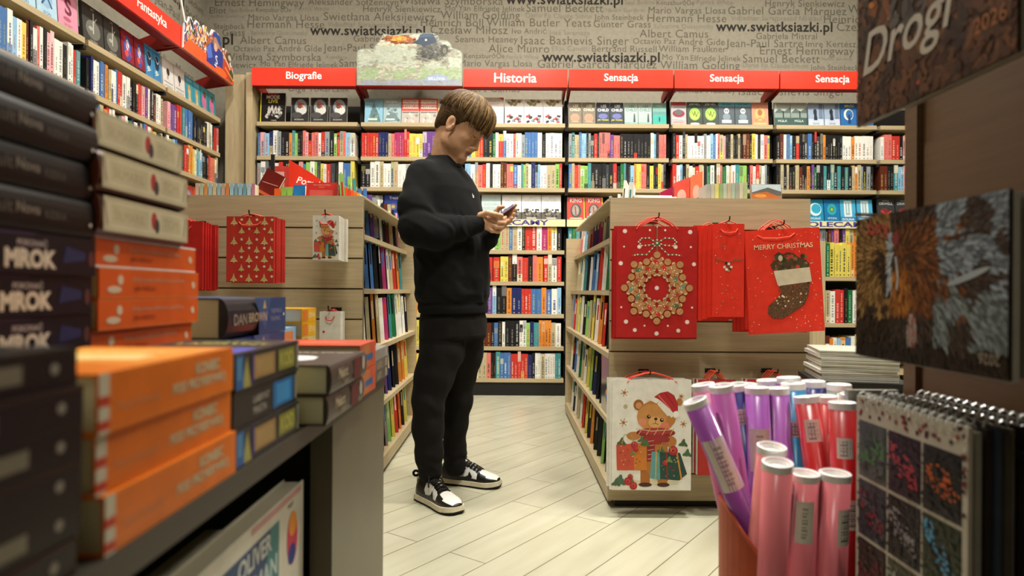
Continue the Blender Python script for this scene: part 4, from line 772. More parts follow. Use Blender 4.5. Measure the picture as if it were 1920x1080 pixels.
# stocking bags
st = []
r = random.Random(9)
for q in range(110): st.append(('d', min(.97, max(.03, r.choice([r.random(), .6+r.random()*.4]))), r.random()*.95+.02, r.uniform(.003, .009), r.choice(['e8b49c', 'e0a890', 'f0c8b0'])))
st += [('t', 'MERRY CHRISTMAS', .12, .80, .90, .87, 'e6c9a0', .01), ('p', [(.36, .60), (.32, .66), (.36, .69), (.42, .70), (.38, .75), (.44, .78), (.5, .755), (.56, .775), (.64, .76), (.7, .72), (.8, .69), (.84, .65), (.82, .60)], '4a3a24')]
for q in range(46): st.append(('d', r.uniform(.37, .8), r.uniform(.6, .74), r.uniform(.012, .035), r.choice(['5a6038', '6b6a3c', '7a3a26', '3c3420', '8a7a50', 'b84030', '4c4a28'])))
st += [('e', .46, .72, .03, .03, 'c8b49c'), ('p', [(.40, .47), (.36, .60), (.84, .62), (.86, .48), (.42, .45)], 'cfc0a4'), ('p', [(.43, .455), (.44, .38), (.38, .33), (.27, .27), (.25, .2), (.32, .145), (.45, .14), (.58, .19), (.74, .26), (.80, .34), (.84, .48)], mat('5a3c22', .5, 'glitter'))]
for q in range(50):
    t_ = r.random(); st.append(('d', .42+.4*t_+r.uniform(-.08, .0), .22+.2*r.random()+.05*t_, r.uniform(.005, .016), r.choice(['c8b088', '2e2014', '8a6a40', 'a03824', 'e0d0b0', '6a4a28'])))
C0 = P(1405, 622, 2.68); C1 = P(1547, 436, 2.68)
Mc = T(C0.x, 2.675, C0.z-.012) @ RY(-3.5)
hook((C0.x+C1.x)/2-.028, C1.z+.030, GY0, .135, 'hook holding the Merry Christmas stocking bags')
bag(C1.x-C0.x, C1.z-C0.z+.016, .012, 'e03826', st, Mc, 'frontmost bright red gift bag with glitter stocking and Merry Christmas lettering', 'stocking gift bags', 'e05a40', hx=.42, hang=.04, hw=.15)
for i in range(4):
    bag(C1.x-C0.x, C1.z-C0.z-.01, .012, 'd43022', None, T(C0.x-.012-.012*i, 2.69+.0135*i, C0.z+.008-.004*i) @ RY(-1.5*(i == 0)), '%s plain red bag hanging behind the stocking gift bag' % ['first', 'second', 'third', 'rearmost'][i], 'stocking gift bags', 'e05a40', hx=.45, hang=.045, hw=.13, drop=False)
# bear bag
FUR, FUR2 = 'b8783c', 'd8a468'
be = []
for cx, cy, q in [(.15, .88, .05), (.14, .61, .055), (.87, .85, .035), (.9, .6, .045)]:
    for k in range(3):
        a = R(60*k+15); be.append(('l', [(cx-q*math.cos(a), cy-q*math.sin(a)*.72), (cx+q*math.cos(a), cy+q*math.sin(a)*.72)], .012, 'b89a70'))
    be.append(('d', cx, cy, .018, 'a8623c'))
be += [('d', .165, .755, .028, 'b8aa88'), ('e', .5, .07, .36, .02, 'd9cba8'), ('r', .36, .05, .48, .3, 'a8682f'), ('r', .58, .05, .7, .3, 'b07236'), ('e', .42, .05, .085, .02, '4a3020'), ('e', .65, .05, .08, .02, '4a3020'), ('e', .53, .34, .18, .2, 'b07236'),
       ('e', .33, .77, .065, .05, '9a6030'), ('e', .335, .765, .04, .03, 'c89060'), ('e', .85, .8, .04, .035, 'b07840'), ('e', .56, .67, .25, .145, FUR), ('e', .5, .66, .19, .12, 'c48a4c'), ('e', .38, .615, .055, .032, 'd88a68'), ('e', .67, .585, .05, .032, 'd87a60'), ('e', .54, .615, .085, .05, FUR2), ('e', .55, .645, .022, .013, '3a2418'), ('l', [(.55, .635), (.545, .605), (.51, .6)], .007, '6a4428'), ('l', [(.545, .605), (.585, .595)], .007, '6a4428'),
       ('d', .46, .665, .024, '2a1a12'), ('d', .465, .67, .008, 'ece4d8'), ('d', .625, .635, .024, '2a1a12'), ('d', .63, .64, .008, 'ece4d8'),
       ('p', [(.5, .83), (.6, .88), (.7, .895), (.78, .86), (.83, .78), (.83, .7), (.76, .68), (.62, .76)], 'b02c30'), ('l', [(.58, .86), (.74, .73)], .012, 'd87a70'), ('l', [(.66, .885), (.79, .76)], .01, '8a1c24'), ('l', [(.55, .82), (.72, .68)], .05, 'e8e0d4'), ('l', [(.45, .845), (.58, .80), (.72, .71), (.77, .67)], .06, 'e6e0d2'), ('d', .46, .84, .035, 'e6e0d2'), ('d', .81, .685, .048, 'e2dccc'), ('d', .81, .688, .036, 'f0ece0'),
       ('e', .27, .49, .09, .038, 'b87a40'), ('e', .74, .44, .075, .05, 'b07238'), ('e', .55, .52, .25, .045, '8c2a2c'), ('e', .55, .535, .22, .03, 'a83c38'), ('r', .44, .26, .54, .5, '8c2a2c'), ('e', .55, .46, .18, .045, '9a3030')]
for q in range(5): be.append(('l', [(.33+q*.1, .5), (.38+q*.1, .56)], .01, 'cfa070')); be.append(('l', [(.45, .28+q*.04), (.53, .29+q*.04)], .008, 'd0a080'))
be += [('l', [(.3, .555), (.5, .535), (.78, .55)], .009, 'd8b890'), ('p', [(.06, .18), (.05, .41), (.42, .43), (.44, .18)], 'c2503a'), ('p', [(.28, .18), (.27, .42), (.43, .43), (.44, .18)], 'c87830'), ('p', [(.48, .11), (.5, .35), (.86, .34), (.95, .15), (.85, .09)], '2c4a40'), ('p', [(.48, .11), (.5, .35), (.6, .35), (.61, .09)], '5f9a98'), ('l', [(.55, .1), (.56, .35)], .016, 'c8a050'), ('l', [(.7, .09), (.69, .34)], .016, '8c3028'), ('l', [(.88, .1), (.82, .34)], .02, 'c88a3c')]
for q in range(22): be.append(('d', r.uniform(.09, .4), r.uniform(.2, .4), .008, r.choice(['e0b090', 'd8a060', '9a3828'])))
for q in range(14): be.append(('d', r.uniform(.63, .86), r.uniform(.12, .3), .008, r.choice(['6c8a60', 'a03c34', 'c8b070'])))
for cx, cy, q, c in [(.12, .43, .05, '4a6040'), (.42, .42, .05, '4c6a40'), (.37, .45, .04, '5a7048'), (.9, .42, .05, '46603c'), (.95, .33, .05, '4a6a44'), (.72, .27, .04, '6a8a50'), (.62, .36, .04, '4a6a3c'), (.26, .33, .025, '5f8a50'), (.1, .08, .07, '4c6a50'), (.22, .1, .05, '5a7858'), (.05, .06, .05, '4a6248')]:
    for k in range(3): be.append(('e', cx+.015*k-.015, cy+.012*(k % 2), q, q*.3, c, 60*k+20))
for cx, cy, q in [(.28, .41, .045), (.3, .37, .035), (.77, .36, .06), (.67, .25, .035), (.2, .08, .05), (.27, .04, .05), (.23, .12, .035)]: be += [('d', cx, cy, q, 'a82c2c'), ('d', cx+.005, cy+.005, q*.6, 'c04a44'), ('d', cx, cy, q*.25, '8a2020')]
be += [('l', [(.12, .42), (.15, .5), (.24, .5), (.27, .42)], .008, 'b89a60'), ('l', [(.6, .35), (.63, .43), (.72, .43), (.75, .35)], .008, 'b89a60')]
D0 = P(1147, 918, 2.67); D1 = P(1296, 712, 2.67)
hook((D0.x+D1.x)/2-.01, D1.z+.022, GY0, .13, 'hook holding the white bear gift bags')
stack(5, D1.x-D0.x, D1.z-D0.z, .012, 'e4e0d4', be, D0.x, D0.z, 2.665, 'white gift bag with bear in striped scarf, lower left of right gondola', 'bear gift bags', 'c8402c', seed=3, jx=.014, jz=.006, drop=False, hang=.026, hw=.2)
# lower middle and right bags behind the rolls
for i, (xa, xb, y0, y1, c, lab) in enumerate([(1308, 1378, 890, 712, 'b03028', 'gift bag hanging behind the purple rolls, left one'), (1400, 1505, 900, 712, 'c03028', 'gift bag hanging behind the red rolls')]):
    a = P(xa, y0, 2.70); b = P(xb, y1, 2.70)
    hook((a.x+b.x)/2, b.z+.03, GY0, .11, ['hook above the left hidden lower gift bag', 'hook above the right hidden lower gift bag'][i])
    for k in range(4):
        bag(b.x-a.x, b.z-a.z, .011, c if k % 2 == 0 else 'dcd6c8', None, T(a.x-.004*k, 2.69+.0125*k, a.z), '%s %s' % (['frontmost', 'second', 'third', 'rearmost'][k], lab), 'partly hidden lower gift bags', 'e05030', hang=.035, hw=.07, drop=False)
# left gondola bags
tr = []
def xtree(cx, cy, s, c='c8b070'):
    o = [('p', [(cx-s*.9, cy-s*.55), (cx-.25*s, cy+.1*s), (cx, cy+s*.75), (cx+.25*s, cy+.1*s), (cx+s*.9, cy-s*.55)], c), ('p', [(cx-s*.15, cy-s*.75), (cx-s*.15, cy-s*.55), (cx+s*.15, cy-s*.55), (cx+s*.15, cy-s*.75)], c)]
    return o+[('l', [(cx-s*.5, cy-s*.3), (cx+s*.5, cy-s*.15)], .006, '9a4a2c'), ('l', [(cx-s*.25, cy+s*.08), (cx+s*.22, cy+s*.15)], .005, '9a4a2c')]
for rr_, cy in enumerate([.93, .79, .63, .50, .36, .22, .07]):
    for cc in range(4):
        cx = .16+cc*.32-(.16 if rr_ % 2 else 0)
        if not .04 < cx < .99: continue
        if rr_ % 2 == 0 or cc % 1 == 0: tr += xtree(min(cx, .93), cy, .075 if rr_ % 2 else .09)
        if cx+.16 < .97: tr += flake(cx+.16, cy+.02, .03, 'c8a878')
E0 = P(424, 529, 2.625); E1 = P(514, 406, 2.625)
hook((E0.x+E1.x)/2, E1.z+.008, GY0, .17, 'hook holding the gold tree gift bags')
stack(6, E1.x-E0.x, E1.z-E0.z, .011, 'b8342a', tr, E0.x, E0.z, 2.625, 'red gift bag with golden trees on the left gondola', 'golden tree gift bags', 'd05a40', seed=6, jx=.004, jz=.003, gap=.014, hang=.01, hw=.09)
be2 = [s for s in be if s[0] in 'edprl']
G0 = P(586, 487, 2.625); G1 = P(636, 404, 2.625)
hook((G0.x+G1.x)/2, G1.z+.006, GY0, .17, 'hook holding the small bear gift bags')
stack(6, G1.x-G0.x, G1.z-G0.z, .012, 'd6cfc0', be2, G0.x, G0.z, 2.625, 'small white gift bag with bear picture on the left gondola', 'small bear gift bags', 'c83c2c', seed=8, jx=.004, jz=.003, gap=.014, hang=.008, hw=.05)
K0 = P(300, 542, 2.625); K1 = P(380, 415, 2.625)
hook((K0.x+K1.x)/2, K1.z+.012, GY0, .17, 'hook holding the plain red gift bags')
stack(6, K1.x-K0.x, K1.z-K0.z, .012, 'b4241e', [('d', .5, .3, .1, 'c8a040'), ('l', [(.4, .3), (.6, .3)], .03, 'd8b850')], K0.x, K0.z, 2.625, 'plain red gift bag with gold star, behind the cream books', 'plain red gift bags', 'd84030', seed=9, jx=.004, jz=.006, gap=.014, hang=.014, hw=.08)
L0 = P(600, 660, 2.70); L1 = P(640, 584, 2.70)
hook((L0.x+L1.x)/2, L1.z+.008, GY0, .12, 'hook holding the small white bags beside the yellow books')
stack(5, L1.x-L0.x, L1.z-L0.z, .012, 'd8d2c4', [('d', .2, .5, .06, 'c03028')], L0.x, L0.z, 2.69, 'small white gift bag just above the yellow books', 'small white gift bags', 'c83c2c', seed=10, jx=.003, jz=.003, hang=.008, hw=.035)
# ------------------------------------------------------------------ display table in the left foreground
TZ, TX, TY1 = .728, -.27, 1.44
DT = mat('39342a', .45, 'plastic', coat=.0)
OL = mat('564e3a', .4, 'plastic', coat=.0)
t = thing('display_table', 'dark display table covered with book stacks, left foreground', 'table', T(-.75, .7, 0))
def BT(mb, n, par=t): return mb.build(n, par, M=Matrix.Identity(4))
mb = MB(); mb.box(-1.25, -.15, TZ-.024, TX, TY1, TZ, DT); BT(mb, 'table_top')
mb = MB(); mb.box(TX-.035, 1.02, .0, TX-.001, TY1-.002, TZ-.0245, OL); BT(mb, 'leg_panel')
mb = MB(); mb.box(-1.22, 1.02, .0, -1.186, TY1-.002, TZ-.0245, OL); BT(mb, 'leg_panel')
mb = MB(); mb.box(-1.185, 1.40, .10, TX-.0355, 1.42, TZ-.0245, BLACK); BT(mb, 'back_panel')
mb = MB(); mb.box(-1.22, -.1, .36, TX-.04, 1.015, .38, BLACK); BT(mb, 'lower_shelf')
mb = MB(); mb.box(-1.22, -.1, .0, TX-.06, -.07, .36, BLACK); BT(mb, 'leg_panel')
mb = MB(); mb.box(-1.22, .98, .0, TX-.06, 1.015, .3595, BLACK); BT(mb, 'shelf_support')
def stack_book(w, h, t_, cov, M, label, grp, spine=(), top=(), pages=None, rounded=0, spinecol=None, texts=(), name='book'):
    """lies flat: spine plane x=0 facing +x, runs along y (0..h), thickness z"""
    o = thing(name, label, 'book', M, grp); m = mat(cov, .35) if isinstance(cov, str) else cov; ms = mat(spinecol, .35) if spinecol else m
    b = .0022
    mb = MB(); mb.box(-w, 0, 0, 0, h, b, m); mb.box(-w, 0, t_-b, 0, h, t_, m)
    if rounded:
        n = 8; prof = []
        for i in range(n+1):
            a = -math.pi/2+math.pi*i/n; prof.append((rounded*math.cos(a), t_/2+(t_/2)*math.sin(a)))
        inn = [(x-.003 if 0 < i < n else x, z) for i, (x, z) in enumerate(prof)]
        vs = [(x, 0, z) for x, z in prof]+[(x, h, z) for x, z in prof]
        mb.add(vs, [(i, i+n+1, i+n+2, i+1) for i in range(n)], ms)
        mb.add([(x, 0, z) for x, z in prof], [tuple(range(n, -1, -1))], ms); mb.add([(x, h, z) for x, z in prof], [tuple(range(n+1))], ms)
    else: mb.box(-b, 0, b, 0, h, t_-b, ms)
    mb.build('cover', o)
    mb = MB(); mb.box(-w+.004, .003, b, -b, h-.003, t_-b, pages or PAGE); mb.build('page_block', o)
    if spine or texts:
        mb = MB(); fr = Fr((rounded+.0002, 0, 0), (0, 1, 0), (0, 0, 1), h, t_); lay(mb, fr, spine)
        mb.build('spine_print', o)
    if top:
        mb = MB(); fr = Fr((-w, h, t_), (0, -1, 0), (1, 0, 0), h, w); fr = Fr((-w, 0, t_), (1, 0, 0), (0, 1, 0), w, h); lay(mb, fr, top); mb.build('cover_print', o)
    return o
PGX = mat('cfc6a4', .8, 'pages', sc=(3, 3, 900))
rs = random.Random(21)
ORD = ['bottom', 'second', 'third', 'fourth', 'fifth', 'sixth', 'seventh', 'eighth', 'ninth', 'tenth']
# A: tall pile of dark books
for i in range(6):
    stack_book(.15, .225, .0385, '120f16', T(-.437-rs.random()*.006, .475+rs.uniform(-.005, .003), TZ+.0004+i*.039), 'dark book with MROK on its spine, %s from the table' % ordinal(i), 'dark MROK books in the tall left pile',
               [('t', 'POKONAĆ', .44, .66, .74, .86, 'a89c98', .02), ('t', 'MROK', .43, .14, .74, .60, 'c6bba8', .05), ('p', [(.77, .3), (.79, .75), (.93, .6), (.92, .4)], '25254a'), ('e', .965, .45, .02, .22, '5a2c24'), ('r', 0, .9, .6, .99, '2c1730')], pages=PGX)
for i in range(4):
    stack_book(.15, .226, .0385, '15110f', T(-.437-rs.random()*.006, .474+rs.uniform(-.004, .004), TZ+.0004+(i+6)*.039), 'black brown book with faded script spine, %s of the four upper ones' % ['lowest', 'second', 'third', 'topmost'][i], 'script-spine books in the tall left pile',
               [('t', 'Kult', .36, .35, .48, .7, '5a5248'), ('t', 'Nova', .50, .34, .63, .74, '7a7062', .02), ('t', 'RZEKA', .66, .34, .79, .58, '5a5248'), ('d', .955, .35, .009, 'c8c0b0')], pages=PGX, rounded=.005)
# C + D: orange-white, cream above
for i in range(7):
    stack_book(.145, .225, .0338, 'dcdad0' if i == 6 else 'd2662c', T(-.437-rs.random()*.008, .703+rs.uniform(-.006, .004), TZ+.0004+i*.0342), 'orange-spined white book, %s in the pile under the cream volumes' % ordinal(i), 'orange-spined books under the cream ones',
               [('t', 'Kiedy znowu odbiorę te szaleństwa', .24, .52, .86, .76, 'c89a78'), ('t', 'JAN WESOŁY', .25, .2, .55, .42, '8a3414'), ('e', .12, .3, .06, .12, 'c9b492'), ('e', .17, .62, .025, .16, 'c9b492', 60), ('e', .93, .5, .02, .16, 'd0b090', 50)], pages=PGX, spinecol='d2581e')
cz = TZ+.0004+7*.0342
for i in range(3):
    stack_book(.15, .190, .0450, '5c3a2c', T(-.436-rs.random()*.012, .698+rs.uniform(-.008, .004), cz+i*.0456), 'cream leather-look volume with red emblem, %s of three' % ['bottom', 'middle', 'top'][i], 'cream volumes with red emblem',
               [('r', .02, .10, .98, .93, 'b8ac88'), ('r', .05, .2, .95, .84, 'c6bb98'), ('r', .09, .28, .48, .76, 'b9ad88'), ('t', 'SILMARIL', .12, .38, .44, .64, 'a09470'), ('e', .545, .55, .035, .24, 'a83028'), ('e', .58, .42, .03, .2, '3c342c'), ('r', .63, .3, .88, .76, 'b9ad88'), ('t', 'TOM', .66, .4, .85, .66, 'a09470'), ('l', [(.06, .25), (.03, .8)], .01, '7a7058'), ('l', [(.92, .25), (.95, .8)], .01, '7a7058')], pages=mat('b8a888', .8, 'pages'), rounded=.01)
# B: low black pile in front
bz = TZ+.0004
for i in range(6):
    stack_book(.13, .30, .0238, '0d0a09', T(TX-.002-rs.random()*.004, .124+rs.uniform(-.004, .004), bz+i*.0242), 'black book with beige spine lettering, %s in the nearest pile' % ordinal(i), 'black books in the nearest pile',
               [('r', .5, .28, .84 if i % 2 else .76, .72, '7a725e'), ('e', .93, .5, .013, .15, '8a8274'), ('r', 0, .9, 1, 1, ['3a1c14', '2a2418'][i % 2])], pages=PGX)
# orange books
for i in range(3):
    stack_book(.145, .214, .0412, 'e27a22', T(TX-.002-[0, .004, .001][i], .440+[.006, .002, 0][i], TZ+.0004+i*.0418), 'bright orange book with red and white striped edge, %s of three' % ['bottom', 'middle', 'top'][i], 'bright orange books at the table edge',
               [('r', 0, 0, .055, 1, 'c8c0a8'), ('r', .0, .06, .055, .22, 'c03a20'), ('r', .0, .45, .055, .62, 'c03a20'), ('t', 'KONIEC', .64, .55, .86, .86, 'c8b48c', .05), ('t', 'POD PRZYKRYWKĄ', .42, .24, .96, .52, 'c8b48c', .05), ('t', 'Marta Nowacka', .1, .3, .36, .5, 'c89060')],
               top=[('r', .05, .3, .95, .95, 'e0902c'), ('e', .4, .6, .3, .2, 'e8b050'), ('r', .2, .45, .8, .6, 'ecd08c'), ('t', 'KONIEC', .2, .7, .8, .8, 'e8c070', .03)], pages=PGX, spinecol='dd7018')
# blue and yellow books
BN = [('p', [(.08, .05), (.14, .9), (.2, .05)], 'a09850'), ('r', 0, .05, .1, .95, '2f5f98'), ('r', .02, .3, .07, .9, '5088a8'), ('r', .24, .2, .56, .85, '9c7c4c'), ('r', .28, .3, .52, .75, 'a88a54'), ('r', .22, .1, .24, .95, '4a3a8a'), ('r', .62, .2, .92, .85, '7c7c34'), ('t', 'KOD', .64, .3, .9, .75, 'a8a048', .03), ('r', .95, .1, .99, .9, '8a8678')]
for i in range(3):
    art = BN if i != 1 else [('t', 'LABIRYNT', .26, .5, .5, .75, 'a8a090', .02), ('t', 'MIASTA', .26, .2, .46, .42, 'a8a090', .02), ('r', .56, .1, .92, .9, '2a6aa0'), ('r', .62, .2, .86, .8, '3c8ac0'), ('r', .95, .1, .99, .9, '8a8678')]
    stack_book(.14, .198, .0385, '2c2c2a', T(TX-.003-[.0, .003, .001][i], .663, TZ+.0004+i*.039), 'dark book with blue and yellow spine panels, %s of three' % ['bottom', 'middle', 'top'][i], 'blue and yellow spined books',
               art, top=[('t', 'LABIRYNT', .1, .62, .9, .75, 'c0a83c', .03), ('t', 'MIASTA', .2, .78, .8, .86, '8a8a50', .02), ('e', .5, .3, .4, .12, '5a5ac8'), ('r', .7, .1, .95, .4, '4a4ab0')], pages=PGX)
# grey-brown hardbacks with a white shape on the cover
for i in range(2):
    stack_book(.155, .218, .0405, '453c36', T(-.243-[.004, .0][i], .885+[.0, .0][i], TZ+.0004+i*.041), 'grey-brown hardback, %s of two, pages facing the camera' % ['lower', 'upper one with white cloud on cover'][i], 'grey-brown hardbacks',
               [('t', 'Malarz', .08, .42, .5, .8, 'a8987c', .04), ('t', 'Dusz', .2, .12, .5, .38, '8a7c66', .03), ('r', .58, .1, .8, .9, '5c2420'), ('e', .88, .6, .04, .28, 'b8ac98')],
               top=[('e', .34, .42, .40, .17, 'e4e4e0', 14), ('e', .45, .36, .3, .14, 'e4e4e0', 5), ('e', .12, .5, .14, .07, 'd8d8d4'), ('t', 'MALARZ DUSZ', .1, .78, .95, .88, 'b8a88c', .02)], pages=mat('cfcba4', .8, 'pages'), rounded=.006)
# red topped pile and far pile
for i in range(2):
    stack_book(.17, .13, .0445, 'c44c30', T(-.25, 1.110, TZ+.0004+i*.045) , 'orange-red book with blue stripe on the spine, %s of two' % ['lower', 'upper'][i], 'orange-red books behind the grey hardbacks', [('r', .1, .05, .6, .95, 'b06a3c'), ('r', .3, .3, .8, .55, '2a5a88')], top=[('e', .5, .5, .3, .15, 'c85a38')], pages=PGX)
for i in range(3):
    stack_book(.15, .19, .021, ['5a5048', '6a5e54', '8a8680'][i], T(-.262, 1.243, TZ+.0004+i*.0215), 'thin grey book at the far table corner, %s of three' % ['bottom', 'middle', 'top'][i], 'thin grey books at the far table corner', [('t', 'LATO', .3, .2, .7, .8, 'a89c88', .02), ('r', .85, .1, .9, .9, 'b0a898')], pages=PGX)
# inner rows of the table
z0 = TZ+.0004
stack_book(.17, .25, .045, '4a3a34', T(-.435, .965, z0), 'thick brown book at the base under the famous blue hardbacks', None, [('t', 'NOC', .4, .2, .6, .8, '8a7a68')], pages=PGX)
for i in range(2):
    stack_book(.17, .25, .0615, '1d2a55' if i == 0 else '1a1c24', T(-.431, .978+.004*i, z0+.0455+i*.0620), 'thick dark blue DAN BROWN hardback with rounded spine, %s of two' % ['lower', 'upper'][i], 'thick DAN BROWN hardbacks',
               [('r', .48, .0, 1, 1, '26406e'), ('p', [(.4, 1), (.52, .4), (.6, .1), (.7, 1)], '33507a'), ('t', 'DAN', .08, .3, .28, .62, '8a7a6c', .02), ('t', 'BROWN', .31, .3, .62, .66, 'a89478', .02), ('t', 'TAJEMNICA', .66, .52, .95, .68, '7c86a0'), ('t', 'TAJEMNIC', .66, .3, .92, .46, '7c86a0'), ('p', [(.55, .7), (.58, .95), (.61, .7)], 'b09a60'), ('d', .96, .5, .012, 'd0d0d0')], pages=mat('c6bfa0', .8, 'pages'), rounded=.014,
               top=[('r', .1, .2, .9, .8, '3a5a8c')])
stack_book(.16, .2, .045, '6a8494', T(-.43, 1.215, z0), 'light blue topped book between the dark blue hardbacks and yellow books', None, [('r', .1, .1, .9, .9, '56707e')], top=[('e', .5, .5, .4, .3, '8aa4b8')], pages=PGX) if 0 else None
for i in range(3):
    stack_book(.15, .092, .036, ['b84a30', 'a83c28', '8ab0cc'][i], T(-.428, 1.236, z0+i*.0365), '%s book on the inner row behind the dark blue hardbacks' % ['bottom orange-red', 'middle red', 'top light blue'][i], None, [('r', .2, .2, .8, .8, 'c8783c')], pages=PGX)
for i in range(5):
    stack_book(.15, .095, .0285, 'd8a018' if i > 2 else 'c8b070', T(-.418, 1.335, z0+i*.0290), 'yellow LENN book with white pages, %s from the table' % ordinal(i), 'yellow books at the far end of the table', [('r', .05, .1, .4, .9, 'c87020'), ('t', 'LENN', .48, .25, .9, .75, 'ecd68c', .02)], pages=mat('d4d0c0', .8, 'pages')) 
# lower shelf: large white gift editions
def up_book(w, h, t_, M, label, art, cov='cfc8b0', grp=None):
    o = thing('book', label, 'book', M, grp); m = mat(cov, .35)
    mb = MB(); mb.box(0, 0, 0, t_, .002, h, m); mb.box(0, 0, 0, .0022, w, h, m); mb.box(t_-.0022, 0, 0, t_, w, h, m); mb.build('cover', o)
    mb = MB(); mb.box(.0022, .002, .003, t_-.0022, w-.003, h-.003, PAGE); mb.build('page_block', o)
    mb = MB(); fr = Fr((t_+.0001, 0, 0), (0, 1, 0), (0, 0, 1), w, h); lay(mb, fr, art); mb.build('cover_print', o)
    return o
up_book(.40, .245, .03, T(-.338, .595, .3805), 'large white book with blue OLIVER panel under the table', [('p', [(.0, .0), (.0, .90), (.74, .90), (.73, .0)], '3a7c7c'), ('p', [(.0, .0), (.0, .90), (.66, .90), (.58, .5), (.5, .0)], '22406c'), ('p', [(.0, .0), (.0, .90), (.20, .90), (.24, .0)], '2a88a0'), ('t', 'OLIVER', .37, .78, .70, .88, 'c8ccc0', .03), ('t', 'BERMAN', .37, .62, .72, .74, 'b8c8c0', .03), ('e', .875, .72, .058, .155, 'c83c54'), ('e', .88, .80, .042, .07, 'e0902c'), ('e', .87, .63, .04, .06, '2c3a80'), ('r', .5, .95, .97, .985, 'c8948c'), ('t', 'magia', .79, .90, .92, .94, '7a7468')], 'd2cdb8')
up_book(.36, .2, .03, T(-.42, .56, .3805), 'dark book standing behind the white OLIVER book under the table', [('r', .1, .8, .9, .9, '6a4a20')], '2a231c')
up_book(.3, .18, .03, T(-.48, .50, .3805), 'second dark book on the shelf under the table', [], '1e1a16')
# ------------------------------------------------------------------ calendar rack, right foreground
RX0 = .533
t = thing('calendar_rack', 'brown slatted rack holding calendars, right foreground', 'rack', T(.75, .9, 0))
def BR(mb, n): return mb.build(n, t, M=Matrix.Identity(4))
mb = MB(); mb.box(.705, -.2, .0, .73, 1.13, 1.9, WOODD)
mb.box(.7015, -.2, 1.02, .7045, 1.12, 1.165, WOODD)
mb.box(.7015, -.2, .55, .7045, 1.12, 1.01, WOODD); BR(mb, 'slatwall_panel')
mb = MB(); mb.box(.695, 1.131, 0, .745, 1.165, 1.9, WOODD); BR(mb, 'end_post')
mb = MB(); mb.box(.50, .42, .36, .69, 1.03, .38, BLACK); BR(mb, 'lower_shelf')
mb = MB(); mb.box(.50, .42, .0, .69, .45, .36, BLACK); mb.box(.50, 1.0, 0, .69, 1.03, .36, BLACK); BR(mb, 'shelf_bracket')
mb = MB(); mb.box(.56, .74, .842-.10, .704, 1.06, .750, mat('9aa09a', .1, 'clear')) if 0 else mb.box(.585, .70, .722, .7045, 1.10, .730, BLACK); BR(mb, 'middle_shelf')
def calendar(w, h, th, M, label, art, cov, grp=None, coils=False):
    """cover faces -x; local: y 0..w runs away from the viewer's right to left, built with u = -y"""
    o = thing('wall_calendar', label, 'calendar', M, grp)
    mb = MB(); mb.box(0, 0, 0, th, w, h, mat(cov, .22)); mb.build('pages', o)
    if art: mb = MB(); fr = Fr((0, w, 0), (0, -1, 0), (0, 0, 1), w, h); lay(mb, fr, art); paint(mb, fr, 5000, car_col, .006, .017, 4, .5, lambda x, y, q: q.uniform(-50, 10), d0=.0022, d1=.003); mb.build('cover_print', o)
    if coils:
        mb = MB(); n = 14; ms = mat('d8d8d0', .4, 'plastic')
        for i in range(n):
            yy = w*(.06+.88*i/(n-1)); pts = [(th/2+.008*math.cos(a), yy, h-.002+.009*math.sin(a)) for a in [k*math.pi/4 for k in range(9)]]
            mb.tube(pts, .0012, ms, 5, caps=False)
        mb.build('spiral_binding', o)
    return o
# hanging "Drogi" calendar (leaves bent outwards)
q = random.Random(2)
dr = []
for k in range(60): dr.append(('e', q.uniform(.08, .92), .15+q.random()*.8, .03+.06*q.random(), .02+.05*q.random(), q.choice(['6a3c1c', '8a4a1c', 'a05a20', '4a3020', '5c4634', '3a2a20', '3a2a20', 'b06a28']), q.random()*180))
dr = [('p', [(.2, .2), (.35, .6), (.5, .8), (.62, .75), (.5, .4), (.4, .2)], '4a4440')]+[s for s in dr if not (s[2] < .22)]
dr += [('t', 'Drogi', .06, .07, .70, .33, 'b8b0a0', .01, .25), ('t', '2026', .80, .07, .96, .15, '9a5a22', .01), ('d', .48, .045, .010, 'a83a34')]
def lay_shear(mb, fr, shapes):
    for s in shapes:
        if s[0] == 't' and len(s) > 8: a_text(mb, fr, s[1], *s[2:6], mat(s[6], .4), s[7], s[8])
        else: lay(mb, fr, [s])
DW, DH = .321, .46
M = T(RX0, .696, 1.166)
o = thing('wall_calendar', 'large brown calendar reading Drogi 2026, hanging at top right', 'calendar', M)
mb = MB(); mb.box(0, 0, 0, .004, DW, DH, mat('3a2a1e', .25)); mb.build('front_page', o)
mb = MB(); mb.box(.0042, .0, .001, .012, DW-.002, DH-.002, mat('8a8274', .5)); mb.build('pages', o)
def road_col(x, y, q):
    n = noise.noise(Vector((x*5, y*7, 4)))+.4*noise.noise(Vector((x*16, y*18, 2)))
    if abs(x-.3-.35*y) < .13 and .2 < y < .8: return q.choice(['4a4541', '55504a', '3c3835'])
    if y > .25 and n > .12: return q.choice(['8a4a1c', 'a8601f', '7a3f1a', 'b8702a'])
    if n > -.1: return q.choice(['5a3a22', '4a2e1c', '6a4224'])
    return q.choice(['33251b', '2b2019', '3d2c20'])
mb = MB(); fr = Fr((0, DW, 0), (0, -1, 0), (0, 0, 1), DW, DH); paint(mb, fr, 1800, road_col, .018, .045, 6, .5); fr.k = 110; lay_shear(mb, fr, [s for s in dr if s[0] in 'td']); mb.build('cover_print', o)
